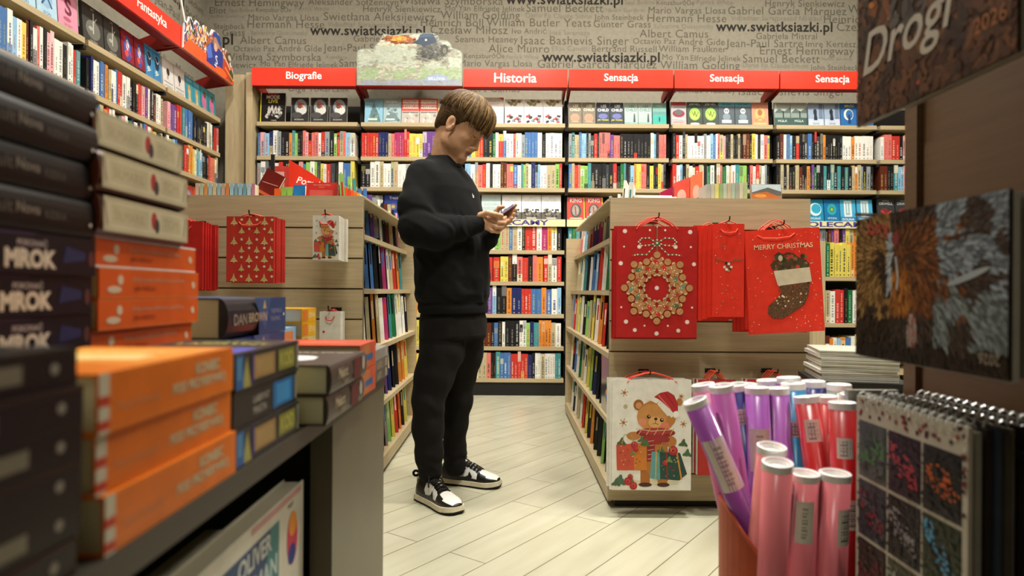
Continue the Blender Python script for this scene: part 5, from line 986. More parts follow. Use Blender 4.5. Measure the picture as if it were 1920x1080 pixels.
for k in range(5):
    c = ['7c7668', '2f4a1c', '7c7064', '3c3228', '6a6054'][k]
    mb = MB(); mb.box(0, 0, 0, .006, .315, .44, mat(c, .3)); tag(mb.build('wall_calendar', None, T(RX0+.014+.0085*k+(.01 if k > 1 else 0), .690-.02*k, 1.172+.004*k)), '%s calendar hanging behind the Drogi one' % ['pale grey', 'dark green edged', 'grey-brown', 'dark brown', 'beige'][k], 'calendar', 'calendars hanging behind the Drogi one')
# cat calendar, hung upside down
cat = [('r', .0, .0, 1, 1, '2b2420')]
q = random.Random(8)
def blob(n, x0, y0, x1, y1, cols, rr0, rr1, ang):
    return [('e', q.uniform(x0, x1), q.uniform(y0, y1), q.uniform(rr0, rr1), q.uniform(rr0, rr1)*.35, q.choice(cols), q.uniform(*ang)) for _ in range(n)]
cat += blob(40, .0, .25, .35, .85, ['7a5428', '8a6a3c', '5e4020', '9a7a48', '4a3420'], .06, .14, (60, 110))
cat += blob(20, .0, .02, .4, .25, ['2a1c14', '3a281a', '1c1614'], .08, .16, (60, 110))
cat += blob(36, .35, .35, .75, .92, ['7a4420', '5c3420', '8a5428', '3c2820', '94602c'], .05, .13, (20, 60))
cat += blob(14, .28, .32, .55, .62, ['b06a28', 'a05c20', 'c07c34'], .04, .1, (50, 90))
cat += blob(18, .62, .6, 1, 1, ['7c848c', '5e666c', '94a0a8', '3c3430'], .07, .14, (100, 160))
cat += blob(22, .6, .12, 1, .55, ['5c625e', '747c7c', '44423c', '8a9296'], .07, .15, (120, 170))
cat += [('p', [(.36, .33), (.44, .10), (.5, .02), (.52, .30)], 'a89890'), ('p', [(.40, .28), (.46, .1), (.49, .07), (.5, .26)], 'b0766a'), ('p', [(.28, .55), (.27, .75), (.29, .88), (.31, .75), (.31, .5)], 'a8b4bc'), ('l', [(.34, .7), (.36, .56), (.35, .48)], .012, 'b8c0c4'), ('l', [(.38, .6), (.36, .45)], .01, 'a8a090'), ('e', .34, .82, .03, .05, '7a2c28'), ('e', .8, .55, .12, .025, 'a0a8aa', 15), ('l', [(.42, .75), (.52, .66), (.66, .7)], .01, 'b08a60'), ('r', 0, 0, 1, .07, '1d1613'),
        ('t', 'KOTY', .08, .84, .30, .95, 'c84a3c', .01), ('t', '2026', .86, .07, .96, .12, '8a7a6a')]
CW, CH = .31, .205
def text180(mb, fr, s, x0, y0, x1, y1, m): a_text(mb, Fr(fr.p(x1, y1, fr.k*EPS+.0003), -fr.u, -fr.v, (x1-x0)*fr.W, (y1-y0)*fr.H), s, 0, 0, 1, 1, m, .01)
o = thing('wall_calendar', 'cat photo calendar hanging upside down above the car calendar', 'calendar', T(RX0-.002, .703, .818))
mb = MB(); mb.box(0, 0, 0, .004, CW, CH, mat('2b2420', .2)); mb.build('front_page', o)
mb = MB(); fr = Fr((0, CW, 0), (0, -1, 0), (0, 0, 1), CW, CH); 
def cat_col(x, y, q):
    n = noise.noise(Vector((x*6, y*5, 9)))+.5*noise.noise(Vector((x*20, y*14, 3)))
    if y < .12+n*.05: return q.choice(['1e1613', '251b16', '2b201a'])
    if .27 < x < .31 and .45 < y < .88: return q.choice(['a8b4bc', '93a0a8', 'b8c0c4'])
    if (x-.46)**2/.0012+(y-.2)**2/.02 < 1: return q.choice(['a89890', 'b0766a', '94857c'])
    if x < .3:
        return q.choice(['8a6434', '9c7844', '6e4c26', '54391f', 'a8844c']) if y > .3+n*.2 and n > -.25 else q.choice(['2c1e15', '3a281a', '20170f'])
    if x > .62 and y > .5+.5*(.8-x)*(1) and n > -.2 and not (.78 < x < .92 and n < .1): return q.choice(['8a949c', '6e777e', '9aa6ae', '59606a'])
    if x > .6 and y < .55 and n > -.12: return q.choice(['6c7474', '7e8888', '565c5a', '8c9698'])
    if .28 < x < .45 and .3 < y < .62: return q.choice(['b06a28', 'a05c20', 'c07c34', '94602c'])
    if .33 < x < .78 and .3 < y < .92: return q.choice(['6e3e1e', '54301a', '8a5428', '3c281c', '7a4824'])
    return q.choice(['3a2c26', '2b2420', '4a3c34'])
lay(mb, fr, [('r', .02, .3, .3, .85, '7a5630'), ('r', .3, .3, .62, .9, '64381c'), ('p', [(.62, .5), (1, .3), (1, 1), (.6, 1)], '6a7076'), ('r', .62, .14, 1, .5, '5e6462')])
paint(mb, fr, 5200, cat_col, .008, .026, 16, .3, lambda x, y, q: math.degrees(math.atan2(y-.75, x-.38))+q.uniform(-10, 10))
fr.k = 110; lay(mb, fr, [('l', [(.34, .7), (.36, .56), (.35, .48)], .010, 'b8c0c4'), ('e', .34, .82, .03, .05, '7a2c28'), ('e', .8, .55, .12, .02, 'a0a8aa', 15)]); text180(mb, fr, 'Koty', .08, .84, .30, .97, mat('b8443a', .4)); fr.k += 3; text180(mb, fr, '2026', .86, .07, .97, .13, mat('8a7a6a', .4)); mb.build('cover_print', o)
mb = MB(); mb.box(.0045, 0, -.002, .012, CW, CH-.004, mat('a8a49a', .5)); mb.build('pages', o)
for k in range(5):
    mb = MB(); mb.box(0, 0, 0, .006, .31, .20, mat(['6e685c', '3c362e', '8c8678', '2e2a26', '5e5a52'][k], .3)); tag(mb.build('wall_calendar', None, T(RX0+.012+.0085*k, .697-.006*k, .821)), '%s calendar behind the cat one' % ['grey', 'dark', 'pale', 'black', 'brown'][k], 'calendar', 'calendars behind the cat one')
o = thing('display_hook', 'pale prong holding the cat calendars', 'hook', T(RX0-.01, 1.0, 1.03)); mb = MB(); mb.tube([(0, 0, 0), (.08, 0, -.002), (.171, 0, 0)], .003, mat('b8b0a0', .3, 'metal'), 6); mb.build('wire', o)
# car calendar in front of a standing pile
cars = [('r', 0, 0, 1, 1, 'b4ab9a')]
cells = [('4f5450', '3c7a34', '24343c'), ('2c1a28', 'b02c3c', '4a2040'), ('1c1a1c', 'c0561c', '38322e'), ('3c3c44', '8c2434', '58606c'), ('2a2224', '8c8488', '4a3e40'), ('2e3420', '4a9ac4', '26303a'), ('3a2c28', '6a2830', '50483c'), ('4c4a38', '8aa8a8', '8a7048'), ('2e3a2c', '2c3f7c', '4a5248'), ('1e1c22', '5a5660', '30282c'), ('3a342c', 'b0a48c', '4c4438'), ('2a2c2e', '6a7a6a', '3a3a34')]
for k, (bg, c1, c2) in enumerate(cells):
    cx, cy = k % 3, k//3; x0 = .03+cx*.315; y1 = .905-cy*.235; x1 = x0+.30; y0 = y1-.222
    cars.append(('r', x0, y0, x1, y1, bg))
def car_col(x, y, q):
    cx, cy = int((x-.03)/.315), int((.905-y)/.235)
    if y > .905 or not (0 <= cx < 3 and 0 <= cy < 4) or x < .035: return None
    u, v = (x-.03-cx*.315)/.30, (y-(.905-cy*.235-.222))/.222
    if not (.03 < u < .97 and .04 < v < .96): return None
    k = cy*3+cx; bg, c1, c2 = cells[k]; n = noise.noise(Vector((x*22, y*22, k)))
    sl_ = [.25, -.45, -.15, -.5, -.6, -.9, .3, -.7, -.1, .2, .4, -.3][k]; w_ = (v-.5)-sl_*(u-.5)
    body = ((u-.5)/.46)**2+(w_/.24)**2; cab = ((u-.46)/.22)**2+((w_-.14)/.10)**2
    if cab < .6: return q.choice(['1a1c20', '24282e', c2])
    if body < 1+n*.3: return q.choice([c1, c1, c1, c2]) if w_ > -.15 else q.choice(['141414', c1, '1c1a1a'])
    if abs(w_+.22) < .05 and abs(u-.5) < .4: return '121212'
    return q.choice([bg, bg, c2 if n > .15 else bg, '2a2a28' if v < .3 else bg])
q = random.Random(12)
for k in range(46): cars.append(('r', *(lambda x, y: (x, y, x+.025, y+.014))(q.uniform(0, .97), q.uniform(.92, .985)), q.choice(['6a2420', 'c8c0b0', '3a1c18', '8a3028'])))
for k in range(16): cars.append(('r', *(lambda x, y: (x, y, x+.02, y+.014))(q.uniform(.955, .98), q.uniform(.7, .98)), q.choice(['6a2420', 'c8c0b0', '3a1c18'])))
calendar(.246, .375, .005, T(RX0, .766, .3808), 'spiral calendar with a grid of sports car photos, standing lower right', cars, 'b4ab9a', None, True)
for k in range(12):
    c = ['8a867c', '2a2622', '3a4250', '4a463c', '6a6458', '201c1a', '4c3a30', '3a3a3a', '58544a', '2c3030', '7a746a', '3c3028'][k]
    calendar(.242, .37+.004*(k % 3), .0065, T(RX0+.0075+.0095*k, .764-.003*(k % 4), .3808), '%s spiral calendar behind the sports car one' % ordinal(k), None, c, 'spiral calendars in the standing pile', k % 2 == 0)
t = thing('display_box', 'clear plastic box under the cat calendar by the rack', 'box', T(.60, 1.17, .665))
mb = MB(); mb.box(0, 0, 0, .09, .012, .075, mat('9a9a90', .2, 'plastic')); mb.build('front_panel', t)
mb = MB(); mb.box(0, .0125, 0, .09, .06, .004, mat('6a675e', .3)); mb.build('base', t)
mb = MB(); mb.box(.02, .0125, -.665, .06, .05, -.0005, BLACK); mb.build('stand_post', t)
for yy, zz_, lab in [(.80, 1.612, 'dark prong holding the calendars that hang behind Drogi'), (.95, 1.616, 'dark prong at the far end of the Drogi calendars')]:
    o = thing('display_hook', lab, 'hook', T(.60, yy, zz_)); mb = MB(); mb.tube([(-.075, 0, .022), (-.072, 0, .016), (.101, 0, .016)], .003, BLACK, 6); mb.build('wire', o)
# ------------------------------------------------------------------ bin of wrapping paper
BC, BR_ = Vector((.542, 1.225, 0)), .145
t = thing('paper_bin', 'orange-red cardboard bin with scooped rim holding wrapping paper rolls', 'bin', T(BC.x, BC.y, 0))
mb = MB(); n = 48; CBM = mat('b44c28', .5); CBI = mat('96422a', .7)
def rim(a):      # a: angle, -90deg faces the camera
    d = abs(((a+math.pi/2+math.pi) % (2*math.pi))-math.pi)
    return .525-.125*max(0, math.cos(d*1.05))**1.4 if d < 1.49 else .525
ro, vi = [], []
vs = []; fs = []
for i in range(n):
    a = 2*math.pi*i/n; c, s = math.cos(a), math.sin(a); z = rim(a)
    vs += [(BR_*c*.98, BR_*s*.98, 0), (BR_*c, BR_*s, z), ((BR_-.004)*c, (BR_-.004)*s, z), ((BR_-.004)*c*.98, (BR_-.004)*s*.98, .004)]
for i in range(n):
    j = (i+1) % n
    fs += [(4*i, 4*j, 4*j+1, 4*i+1), (4*i+1, 4*j+1, 4*j+2, 4*i+2), (4*i+2, 4*j+2, 4*j+3, 4*i+3)]
mb.add(vs, fs, CBM); mb.add([(BR_*.95*math.cos(2*math.pi*i/n), BR_*.95*math.sin(2*math.pi*i/n), .003) for i in range(n)], [tuple(range(n))], CBI); mb.build('bin_wall', t)
mb = MB()
for i in range(n):
    a = 2*math.pi*i/n; j = 2*math.pi*((i+1) % n)/n
    mb.add([((BR_+.0006)*math.cos(a), (BR_+.0006)*math.sin(a), rim(a)-.006), ((BR_+.0006)*math.cos(j), (BR_+.0006)*math.sin(j), rim(j)-.006), ((BR_+.0006)*math.cos(j), (BR_+.0006)*math.sin(j), rim(j)+.0005), ((BR_+.0006)*math.cos(a), (BR_+.0006)*math.sin(a), rim(a)+.0005)], [(0, 1, 2, 3)], mat('cf6040', .5))
mb.build('rim_edge', t)
CAP = mat('f2f0ec', .4, 'plastic'); LAB = mat('e6e2d6', .5)
def roll(ptop, pbot, r_, col, label, tags=(), cap=True, foil=True):
    """ptop / pbot are the axis end points in world space"""
    a, b = Vector(pbot), Vector(ptop); L = (b-a).length; ax = (b-a).normalized()
    # frame: x axis faces the viewer's left, -y faces the viewer
    y = Vector((0, 1, 0)); x = y.cross(ax).normalized(); y = ax.cross(x).normalized()
    M = Matrix(((x.x, y.x, ax.x, a.x), (x.y, y.y, ax.y, a.y), (x.z, y.z, ax.z, a.z), (0, 0, 0, 1)))
    o = thing('wrapping_paper_roll', label, 'wrapping paper', M, 'wrapping paper rolls in the bin')
    m = mat(col, .28, 'glossfoil'); n = 28; mb = MB()
    def ring(rr, z): return [(rr*math.cos(2*math.pi*i/n), rr*math.sin(2*math.pi*i/n), z) for i in range(n)]
    ri = r_*.78
    vs = ring(r_, 0)+ring(r_, L)+ring(ri, L)+ring(ri, L-.03)
    mb.add(vs, [(k*n+i, k*n+(i+1) % n, (k+1)*n+(i+1) % n, (k+1)*n+i) for k in range(3) for i in range(n)]+[tuple(range(n-1, -1, -1)), tuple(3*n+i for i in range(n))], m)
    ob = mb.build('paper_tube', o, smooth=False); me = ob.data
    me.polygons.foreach_set('use_smooth', [len(p.vertices) == 4 for p in me.polygons]); 
    if cap:
        mb = MB(); rc = r_*1.03; vs = ring(rc, L-.010)+ring(rc, L+.0015)+ring(rc*.9, L+.003)+ring(rc*.72, L-.002)+ring(rc*.62, L-.008)
        mb.add(vs, [(k*n+i, k*n+(i+1) % n, (k+1)*n+(i+1) % n, (k+1)*n+i) for k in range(4) for i in range(n)]+[tuple(4*n+i for i in range(n))], CAP); mb.build('end_cap', o, smooth=False)
    for (z0, z1, a0, a1, kind) in tags:
        mb = MB(); m2 = 8; vs = []; rr = r_*1.006
        for i in range(m2+1):
            t_ = R(a0+(a1-a0)*i/m2); vs += [(rr*math.cos(t_), rr*math.sin(t_), z0), (rr*math.cos(t_), rr*math.sin(t_), z1)]
        mb.add(vs, [(2*i, 2*i+2, 2*i+3, 2*i+1) for i in range(m2)], LAB)
        rr *= 1.004; ink = mat('6a675e', .6) if kind == 'bar' else mat('aaa699', .6)
        nb = 9
        for i in range(nb):
            zz = z0+(z1-z0)*(.12+.76*i/nb); w_ = .3 if kind == 'bar' else .15
            hh = (z1-z0)*(.035 if i % 2 else .055)
            aa, bb = R(a0+(a1-a0)*(.5-w_)), R(a0+(a1-a0)*(.5+w_*(1 if i % 3 else .6)))
            vs = []
            for k in range(4):
                t_ = aa+(bb-aa)*k/3; vs += [(rr*math.cos(t_), rr*math.sin(t_), zz), (rr*math.cos(t_), rr*math.sin(t_), zz+hh)]
            mb.add(vs, [(2*k, 2*k+2, 2*k+3, 2*k+1) for k in range(3)], ink)
        mb.build('price_label', o)
    return o
PU, PK, NV, CY_, RD, RS_ = '96489c', 'cc6c94', '2c2478', '2a8fc0', 'b0181a', 'd06070'
def floorpt(dx, dy): return Vector((BC.x+dx, BC.y+dy, .008))
rl = .0218
# (top px, top py, top Y, foot dx, foot dy, radius, colour, label, labels)
LF = (-150, -40)
ROLLS = [
 (1303, 752, 1.205, 0.109, -0.03, rl, PU, 'purple roll leaning furthest left, with a long grey label', [(.60, .70, -160, -30, 'txt')]),
 (1318, 722, 1.291, -0.009, 0.04, rl, PK, 'pink roll behind the leftmost purple one', [(.66, .69, -130, -50, 'bar')]),
 (1352, 724, 1.237, -0.02, 0.027, rl, 'b0559c', 'magenta-violet roll, second purple from the left', []),
 (1380, 722, 1.286, 0.016, 0.073, rl, NV, 'navy blue roll with a tilted white tag', [(.66, .69, -140, -60, 'bar'), (.50, .60, -60, -10, 'txt')]),
 (1419, 728, 1.253, -0.05, -0.005, rl, 'a050ac', 'violet roll left of the middle, partly behind pink tube', [(.57, .65, -160, -50, 'txt')]),
 (1457, 729, 1.261, 0.004, -0.001, rl, 'a558ac', 'violet roll directly beside the light blue one', [(.48, .57, -40, 10, 'txt')]),
 (1487, 720, 1.277, 0.031, 0.027, rl, CY_, 'cyan roll between the violet and red rolls', [(.63, .66, -140, -70, 'bar'), (.46, .55, -60, -20, 'txt')]),
 (1512, 745, 1.221, 0.078, -0.085, rl, RD, 'red roll with white price sticker, left of three', [(.64, .68, -140, -70, 'bar')]),
 (1546, 744, 1.252, 0.071, 0.012, rl, 'b81a18', 'red roll behind and between the two stickered red ones', [(.50, .56, -100, -40, 'txt')]),
 (1579, 756, 1.153, 0.05, -0.105, rl, 'a81418', 'red roll with sticker just left of the car calendar', [(.62, .655, -145, -75, 'bar'), (.50, .55, -120, -50, 'bar')]),
 (1600, 740, 1.204, 0.115, 0.01, rl, 'b0181a', 'dark red roll half hidden by the car calendar', [(.63, .66, -140, -90, 'bar')]),
 (1398, 722, 1.331, -0.008, 0.112, rl, 'c45a8c', 'rear pink roll beside the navy one', []),
 (1440, 714, 1.348, 0.041, 0.105, rl, '3c2c80', 'rear indigo roll behind the violet pair', []),
 (1525, 716, 1.32, 0.08, 0.085, rl, '2c2c78', 'rear dark blue roll behind the red ones', []),
 (1478, 709, 1.318, 0.056, 0.057, rl, '9a4a9c', 'rear violet roll behind the cyan one', []),
 (1573, 722, 1.283, 0.102, 0.05, rl, '8a8c84', 'rear grey roll with clear end behind the red ones', []),
]
for px, py, Y, dx, dy, r_, c, lab, tg in ROLLS:
    roll(P(px, py, Y), floorpt(dx, dy), r_, c, lab, tg)
for px, py, Y, fx, fy, c, lab, tg in [(1447, 838, 1.135, -0.11, 0.005, 'd87c78', 'salmon pink tube furthest left of four with white caps', []), (1458, 868, 1.085, -0.088, -0.045, 'd87478', 'salmon pink tube, second from left with white cap', []),
                                      (1508, 888, 1.1, -0.055, -0.088, 'd87076', 'salmon pink tube with pale sticker, third from left', [(.49, .56, -140, -70, 'txt')]), (1566, 888, 1.09, -0.01, -0.108, 'd47076', 'salmon pink tube with barcode, rightmost of four', [(.49, .55, -100, -30, 'bar')])]:
    tp = P(px, py, Y); z = .41
    # passes over the scooped rim and stands on the bin floor
    b = Vector((BC.x+fx, BC.y+fy, .012))
    roll(tp, b, .0240, c, lab, tg)
# ------------------------------------------------------------------ the person: implicit shapes blended and meshed with surface nets
class Sdf:
    def __init__(s, lo, hi, h):
        s.lo = np.array(lo, np.float32); s.h = h; s.n = np.ceil((np.array(hi)-np.array(lo))/h).astype(int)+1
        s.a = np.full(tuple(s.n), 1.0, np.float32)
    def _sub(s, lo, hi):
        i0 = np.clip(np.floor((np.array(lo)-s.lo)/s.h).astype(int), 0, s.n-1); i1 = np.clip(np.ceil((np.array(hi)-s.lo)/s.h).astype(int)+1, 1, s.n)
        g = [s.lo[k]+np.arange(i0[k], i1[k], dtype=np.float32)*s.h for k in range(3)]
        X, Y, Z = np.meshgrid(*g, indexing='ij'); return tuple(slice(i0[k], i1[k]) for k in range(3)), X, Y, Z
    def put(s, fn, lo, hi, k=.01, op='+'):
        m = k*1.2+4*s.h; sl, X, Y, Z = s._sub(np.array(lo)-m, np.array(hi)+m)
        if X.size == 0: return
        d = fn(X, Y, Z); a = s.a[sl]
        if op == '-':
            hh = np.clip(.5-.5*(a+d)/k, 0, 1); s.a[sl] = a*(1-hh)-d*hh+k*hh*(1-hh)
        else:
            hh = np.clip(.5+.5*(d-a)/k, 0, 1); s.a[sl] = d*(1-hh)+a*hh-k*hh*(1-hh)
    def ell(s, c, r, rot=None, k=.01, op='+'):
        c = np.array(c, float); r = np.array(r, float); Rm = np.array(rot if rot is not None else np.eye(3))
        def f(X, Y, Z):
            x, y, z = X-c[0], Y-c[1], Z-c[2]
            u = (Rm[0, 0]*x+Rm[1, 0]*y+Rm[2, 0]*z)/r[0]; v = (Rm[0, 1]*x+Rm[1, 1]*y+Rm[2, 1]*z)/r[1]; w_ = (Rm[0, 2]*x+Rm[1, 2]*y+Rm[2, 2]*z)/r[2]
            k0 = np.sqrt(u*u+v*v+w_*w_)+1e-6; k1 = np.sqrt((u/r[0])**2+(v/r[1])**2+(w_/r[2])**2)+1e-6
            return (k0*(k0-1)/k1).astype(np.float32)
        m = r.max(); s.put(f, c-m, c+m, k, op)
    def cone(s, a, b, ra, rb, k=.01, op='+'):
        a = np.array(a, float); b = np.array(b, float); ab = b-a; L2 = float(ab@ab)+1e-9
        def f(X, Y, Z):
            x, y, z = X-a[0], Y-a[1], Z-a[2]; t = np.clip((x*ab[0]+y*ab[1]+z*ab[2])/L2, 0, 1)
            return (np.sqrt((x-t*ab[0])**2+(y-t*ab[1])**2+(z-t*ab[2])**2)-(ra+(rb-ra)*t)).astype(np.float32)
        m = max(ra, rb); s.put(f, np.minimum(a, b)-m, np.maximum(a, b)+m, k, op)
    def chain(s, pts, rs, k=.006):
        for i in range(len(pts)-1): s.cone(pts[i], pts[i+1], rs[i], rs[i+1], k)
    def stations(s, st, yaw, k=.01, op='+'):
        """st: (z, cx, cy, a (front-back), b (side)); elliptic sections turned by yaw"""
        st = sorted(st); zs = [q[0] for q in st]; cols = list(zip(*st)); c, sn = math.cos(yaw), math.sin(yaw)
        def f(X, Y, Z):
            it = lambda q: np.interp(Z, zs, q).astype(np.float32)
            cx, cy, a, b = (it(cols[i]) for i in (1, 2, 3, 4)); x, y = X-cx, Y-cy
            u = (x*c+y*sn)/a; v = (-x*sn+y*c)/b; r_ = np.sqrt(u*u+v*v)+1e-6
            d = (r_-1)*np.minimum(a, b)
            return np.maximum(d, np.maximum(zs[0]-Z, Z-zs[-1])).astype(np.float32)
        m = max(max(q[3], q[4]) for q in st); xs = [q[1] for q in st]; ys = [q[2] for q in st]
        s.put(f, (min(xs)-m, min(ys)-m, zs[0]), (max(xs)+m, max(ys)+m, zs[-1]), k, op)
    def mesh(s, disp=None, relax=1):
        A = s.a; S = A < 0; n = A.shape
        c = [S[i:n[0]-1+i, j:n[1]-1+j, k:n[2]-1+k] for i in (0, 1) for j in (0, 1) for k in (0, 1)]
        cnt = sum(q.astype(np.int8) for q in c); I = np.argwhere((cnt > 0) & (cnt < 8))
        ids = np.full(tuple(q-1 for q in n), -1, np.int32); ids[tuple(I.T)] = np.arange(len(I))
        acc = np.zeros((len(I), 3)); w_ = np.zeros(len(I))
        corners = [(i, j, k) for i in (0, 1) for j in (0, 1) for k in (0, 1)]
        for a in corners:
            for ax in range(3):
                if a[ax]: continue
                b = list(a); b[ax] = 1
                va = A[I[:, 0]+a[0], I[:, 1]+a[1], I[:, 2]+a[2]]; vb = A[I[:, 0]+b[0], I[:, 1]+b[1], I[:, 2]+b[2]]
                m = (va < 0) != (vb < 0); t = np.where(m, va/(va-vb+1e-12), 0)
                p = np.array(a, float)[None, :].repeat(len(I), 0); p[:, ax] += t
                acc += p*m[:, None]; w_ += m
        V = (I+acc/w_[:, None])*s.h+s.lo
        Q = []
        for ax in range(3):
            o1, o2 = (ax+1) % 3, (ax+2) % 3
            sl0 = [slice(None)]*3; sl1 = [slice(None)]*3; sl0[ax] = slice(0, -1); sl1[ax] = slice(1, None)
            s0, s1 = S[tuple(sl0)], S[tuple(sl1)]; E = np.argwhere(s0 != s1)
            E = E[(E[:, o1] > 0) & (E[:, o2] > 0) & (E[:, o1] < n[o1]-1) & (E[:, o2] < n[o2]-1)]
            ins = s0[tuple(E.T)]
            def at(d1, d2): q = E.copy(); q[:, o1] -= d1; q[:, o2] -= d2; return ids[tuple(q.T)]
            q = np.stack([at(1, 1), at(0, 1), at(0, 0), at(1, 0)], 1)
            q[~ins] = q[~ins][:, ::-1]; Q.append(q)
        Q = np.concatenate(Q); Q = Q[(Q >= 0).all(1)]
        for _ in range(relax):
            sm = np.zeros_like(V); ct = np.zeros(len(V))
            for a, b in ((0, 1), (1, 2), (2, 3), (3, 0)):
                np.add.at(sm, Q[:, a], V[Q[:, b]]); np.add.at(ct, Q[:, a], 1); np.add.at(sm, Q[:, b], V[Q[:, a]]); np.add.at(ct, Q[:, b], 1)
            V = V*.5+.5*sm/ct[:, None]
        if disp is not None:
            nr = np.zeros_like(V); p = V[Q]; fn = np.cross(p[:, 2]-p[:, 0], p[:, 3]-p[:, 1])
            for a in range(4): np.add.at(nr, Q[:, a], fn)
            nr /= np.linalg.norm(nr, axis=1)[:, None]+1e-12
            V = V+nr*disp(V, nr)[:, None]
        return V, Q
def np_obj(name, V, Q, mats, parent=None, midx=None):
    me = bpy.data.meshes.new(name); me.vertices.add(len(V)); me.vertices.foreach_set('co', V.astype(np.float32).ravel())
    me.loops.add(Q.size); me.loops.foreach_set('vertex_index', Q.astype(np.int32).ravel()); me.polygons.add(len(Q))
    me.polygons.foreach_set('loop_start', np.arange(0, Q.size, 4, dtype=np.int32)); me.polygons.foreach_set('use_smooth', np.ones(len(Q), bool))
    for m in mats: me.materials.append(m)
    if midx is not None: me.polygons.foreach_set('material_index', midx.astype(np.int32))
    me.update(calc_edges=True); me.validate()
    o = bpy.data.objects.new(name, me); COL.objects.link(o)
    if parent is not None: o.parent = parent; o.matrix_world = Matrix.Identity(4)
    return o
def wav(V, f, seed):      # cheap smooth pseudo-noise
    r = np.random.RandomState(seed); o = np.zeros(len(V))
    for _ in range(7):
        k = r.normal(size=3)*f; o += np.sin(V@k+r.uniform(0, 6.28))
    return o/7*1.8
Yp = 2.955; YAW = R(-24)
f_ = Vector((math.cos(YAW), math.sin(YAW), 0)); l_ = Vector((-math.sin(YAW), math.cos(YAW), 0))
person = thing('person', 'person in black sweatshirt and black trousers standing in the aisle looking down at a phone', 'person', T(-.26, 2.95, 0))
# ---- head frame
HY, HP, HS = R(-17), R(33), 1.07
hf0 = Vector((math.cos(HY), math.sin(HY), 0)); hl = Vector((-math.sin(HY), math.cos(HY), 0)); up = Vector((0, 0, 1))
hf = (hf0*math.cos(HP)-up*math.sin(HP)).normalized(); hu = (up*math.cos(HP)+hf0*math.sin(HP)).normalized()
HC = P(862, 237, 2.92)
HR = np.array([[hf.x, hl.x, hu.x], [hf.y, hl.y, hu.y], [hf.z, hl.z, hu.z]])
def hp(a, b, c): return HC+(hf*a+hl*b+hu*c)*HS
skin = mat('c09270', .5, 'skin'); lipm = mat('9a5f4c', .45, 'skin'); 
B = Sdf((-.66, 2.5, 0.02), (.10, 3.36, 1.80), .0033)
def he(a, b, c, r, k=.012, op='+', rot=None): B.ell(hp(a, b, c), np.array(r)*HS, HR if rot is None else HR@rot, k, op)
he(-.012, 0, .045, (.094, .074, .084)); he(.035, 0, .03, (.062, .066, .075), .02)      # cranium, forehead
he(.035, 0, -.035, (.055, .058, .075), .02); he(.052, 0, -.075, (.038, .042, .04), .02)  # face, jaw
he(.078, 0, -.103, (.021, .027, .021), .016)                                             # chin
for s in (-1, 1):
    he(.022, s*.047, -.066, (.040, .016, .030), .03); he(.058, s*.042, -.028, (.024, .018, .02), .016)   # jaw corner, cheek
    he(.090, s*.031, .0075, (.011, .0175, .0085), .006)        # eyelid bulge
    he(.096, s*.033, -.001, (.012, .017, .010), .008, '-')
    he(.083, s*.031, -.003, (.0135, .015, .0115), .004)
    he(.086, s*.03, .020, (.012, .022, .007), .010)
    he(.100, s*.0125, -.049, (.010, .0075, .007), .005)
B.cone(hp(.094, 0, .004), hp(.114, 0, -.041), .0085*HS, .0092*HS, .009); he(.108, 0, -.047, (.010, .009, .007), .006)
he(.096, 0, -.032, (.013, .0095, .026), .010); he(.096, 0, -.056, (.010, .013, .012), .010)
he(.089, 0, -.066, (.012, .022, .015), .012)
he(.0965, 0, -.0695, (.0070, .021, .0050), .005); he(.0940, 0, -.0785, (.0072, .018, .0055), .005); he(.101, 0, -.0742, (.008, .024, .0012), .002, '-')
he(.098, 0, -.0895, (.009, .016, .004), .006, '-')
for s in (-1, 1):   # ears
    he(-.005, s*.077, -.008, (.020, .008, .033), .005, '+', np.array(Matrix.Rotation(R(-12), 3, 'Y'))); he(.003, s*.087, -.004, (.013, .0085, .022), .003, '-'); he(-.001, s*.080, -.033, (.009, .006, .009), .004); he(.010, s*.079, -.012, (.005, .006, .008), .003)
# neck, shoulders, torso inside the clothes
B.cone(P(830, 312, 2.97), hp(-.035, 0, -.035), .062, .056, .02); B.cone(P(846, 306, 2.94), hp(.012, 0, -.06), .045, .046, .02)
C = P(828, 335, Yp)
B.stations([(C.z-.40, C.x+.03, Yp, .09, .13), (C.z-.2, C.x+.01, Yp, .10, .15), (C.z, C.x, Yp, .085, .16), (C.z+.05, C.x, Yp, .06, .1)], YAW, .03)
SR = C-l_*.155+Vector((0, 0, -.01)); SL = C+l_*.155+Vector((0, 0, -.01))
ER = P(788, 436, 2.73); WR = P(893, 419, 2.79); EL = P(889, 462, 3.06); WL = P(921, 436, 2.90)
B.cone(SR, ER, .047, .038, .02); B.cone(ER, WR, .038, .027, .02); B.cone(SL, EL, .047, .038, .02); B.cone(EL, WL, .038, .027, .02)
# legs
KN = P(803, 752, 2.86); AN = P(806, 872, 2.87); HN = P(832, 612, 2.90); KF = P(858, 747, 3.05); AF = P(852, 862, 3.09); HF = P(866, 615, 3.02)
B.cone(P(850, 580, Yp), P(850, 540, Yp), .11, .1, .03)
for a, b, c in ((HN, KN, AN), (HF, KF, AF)): B.cone(a, b, .068, .046, .03); B.cone(b, c, .046, .034, .03)
# ---- hands
def pl(L): return [P(*q) for q in L]
def palm(c, ax, nrm, r, k=.008):
    ax = Vector(ax).normalized(); nrm = (Vector(nrm)-ax*Vector(nrm).dot(ax)).normalized(); sd = nrm.cross(ax)
    B.ell(c, r, np.array([[ax.x, sd.x, nrm.x], [ax.y, sd.y, nrm.y], [ax.z, sd.z, nrm.z]]), k)
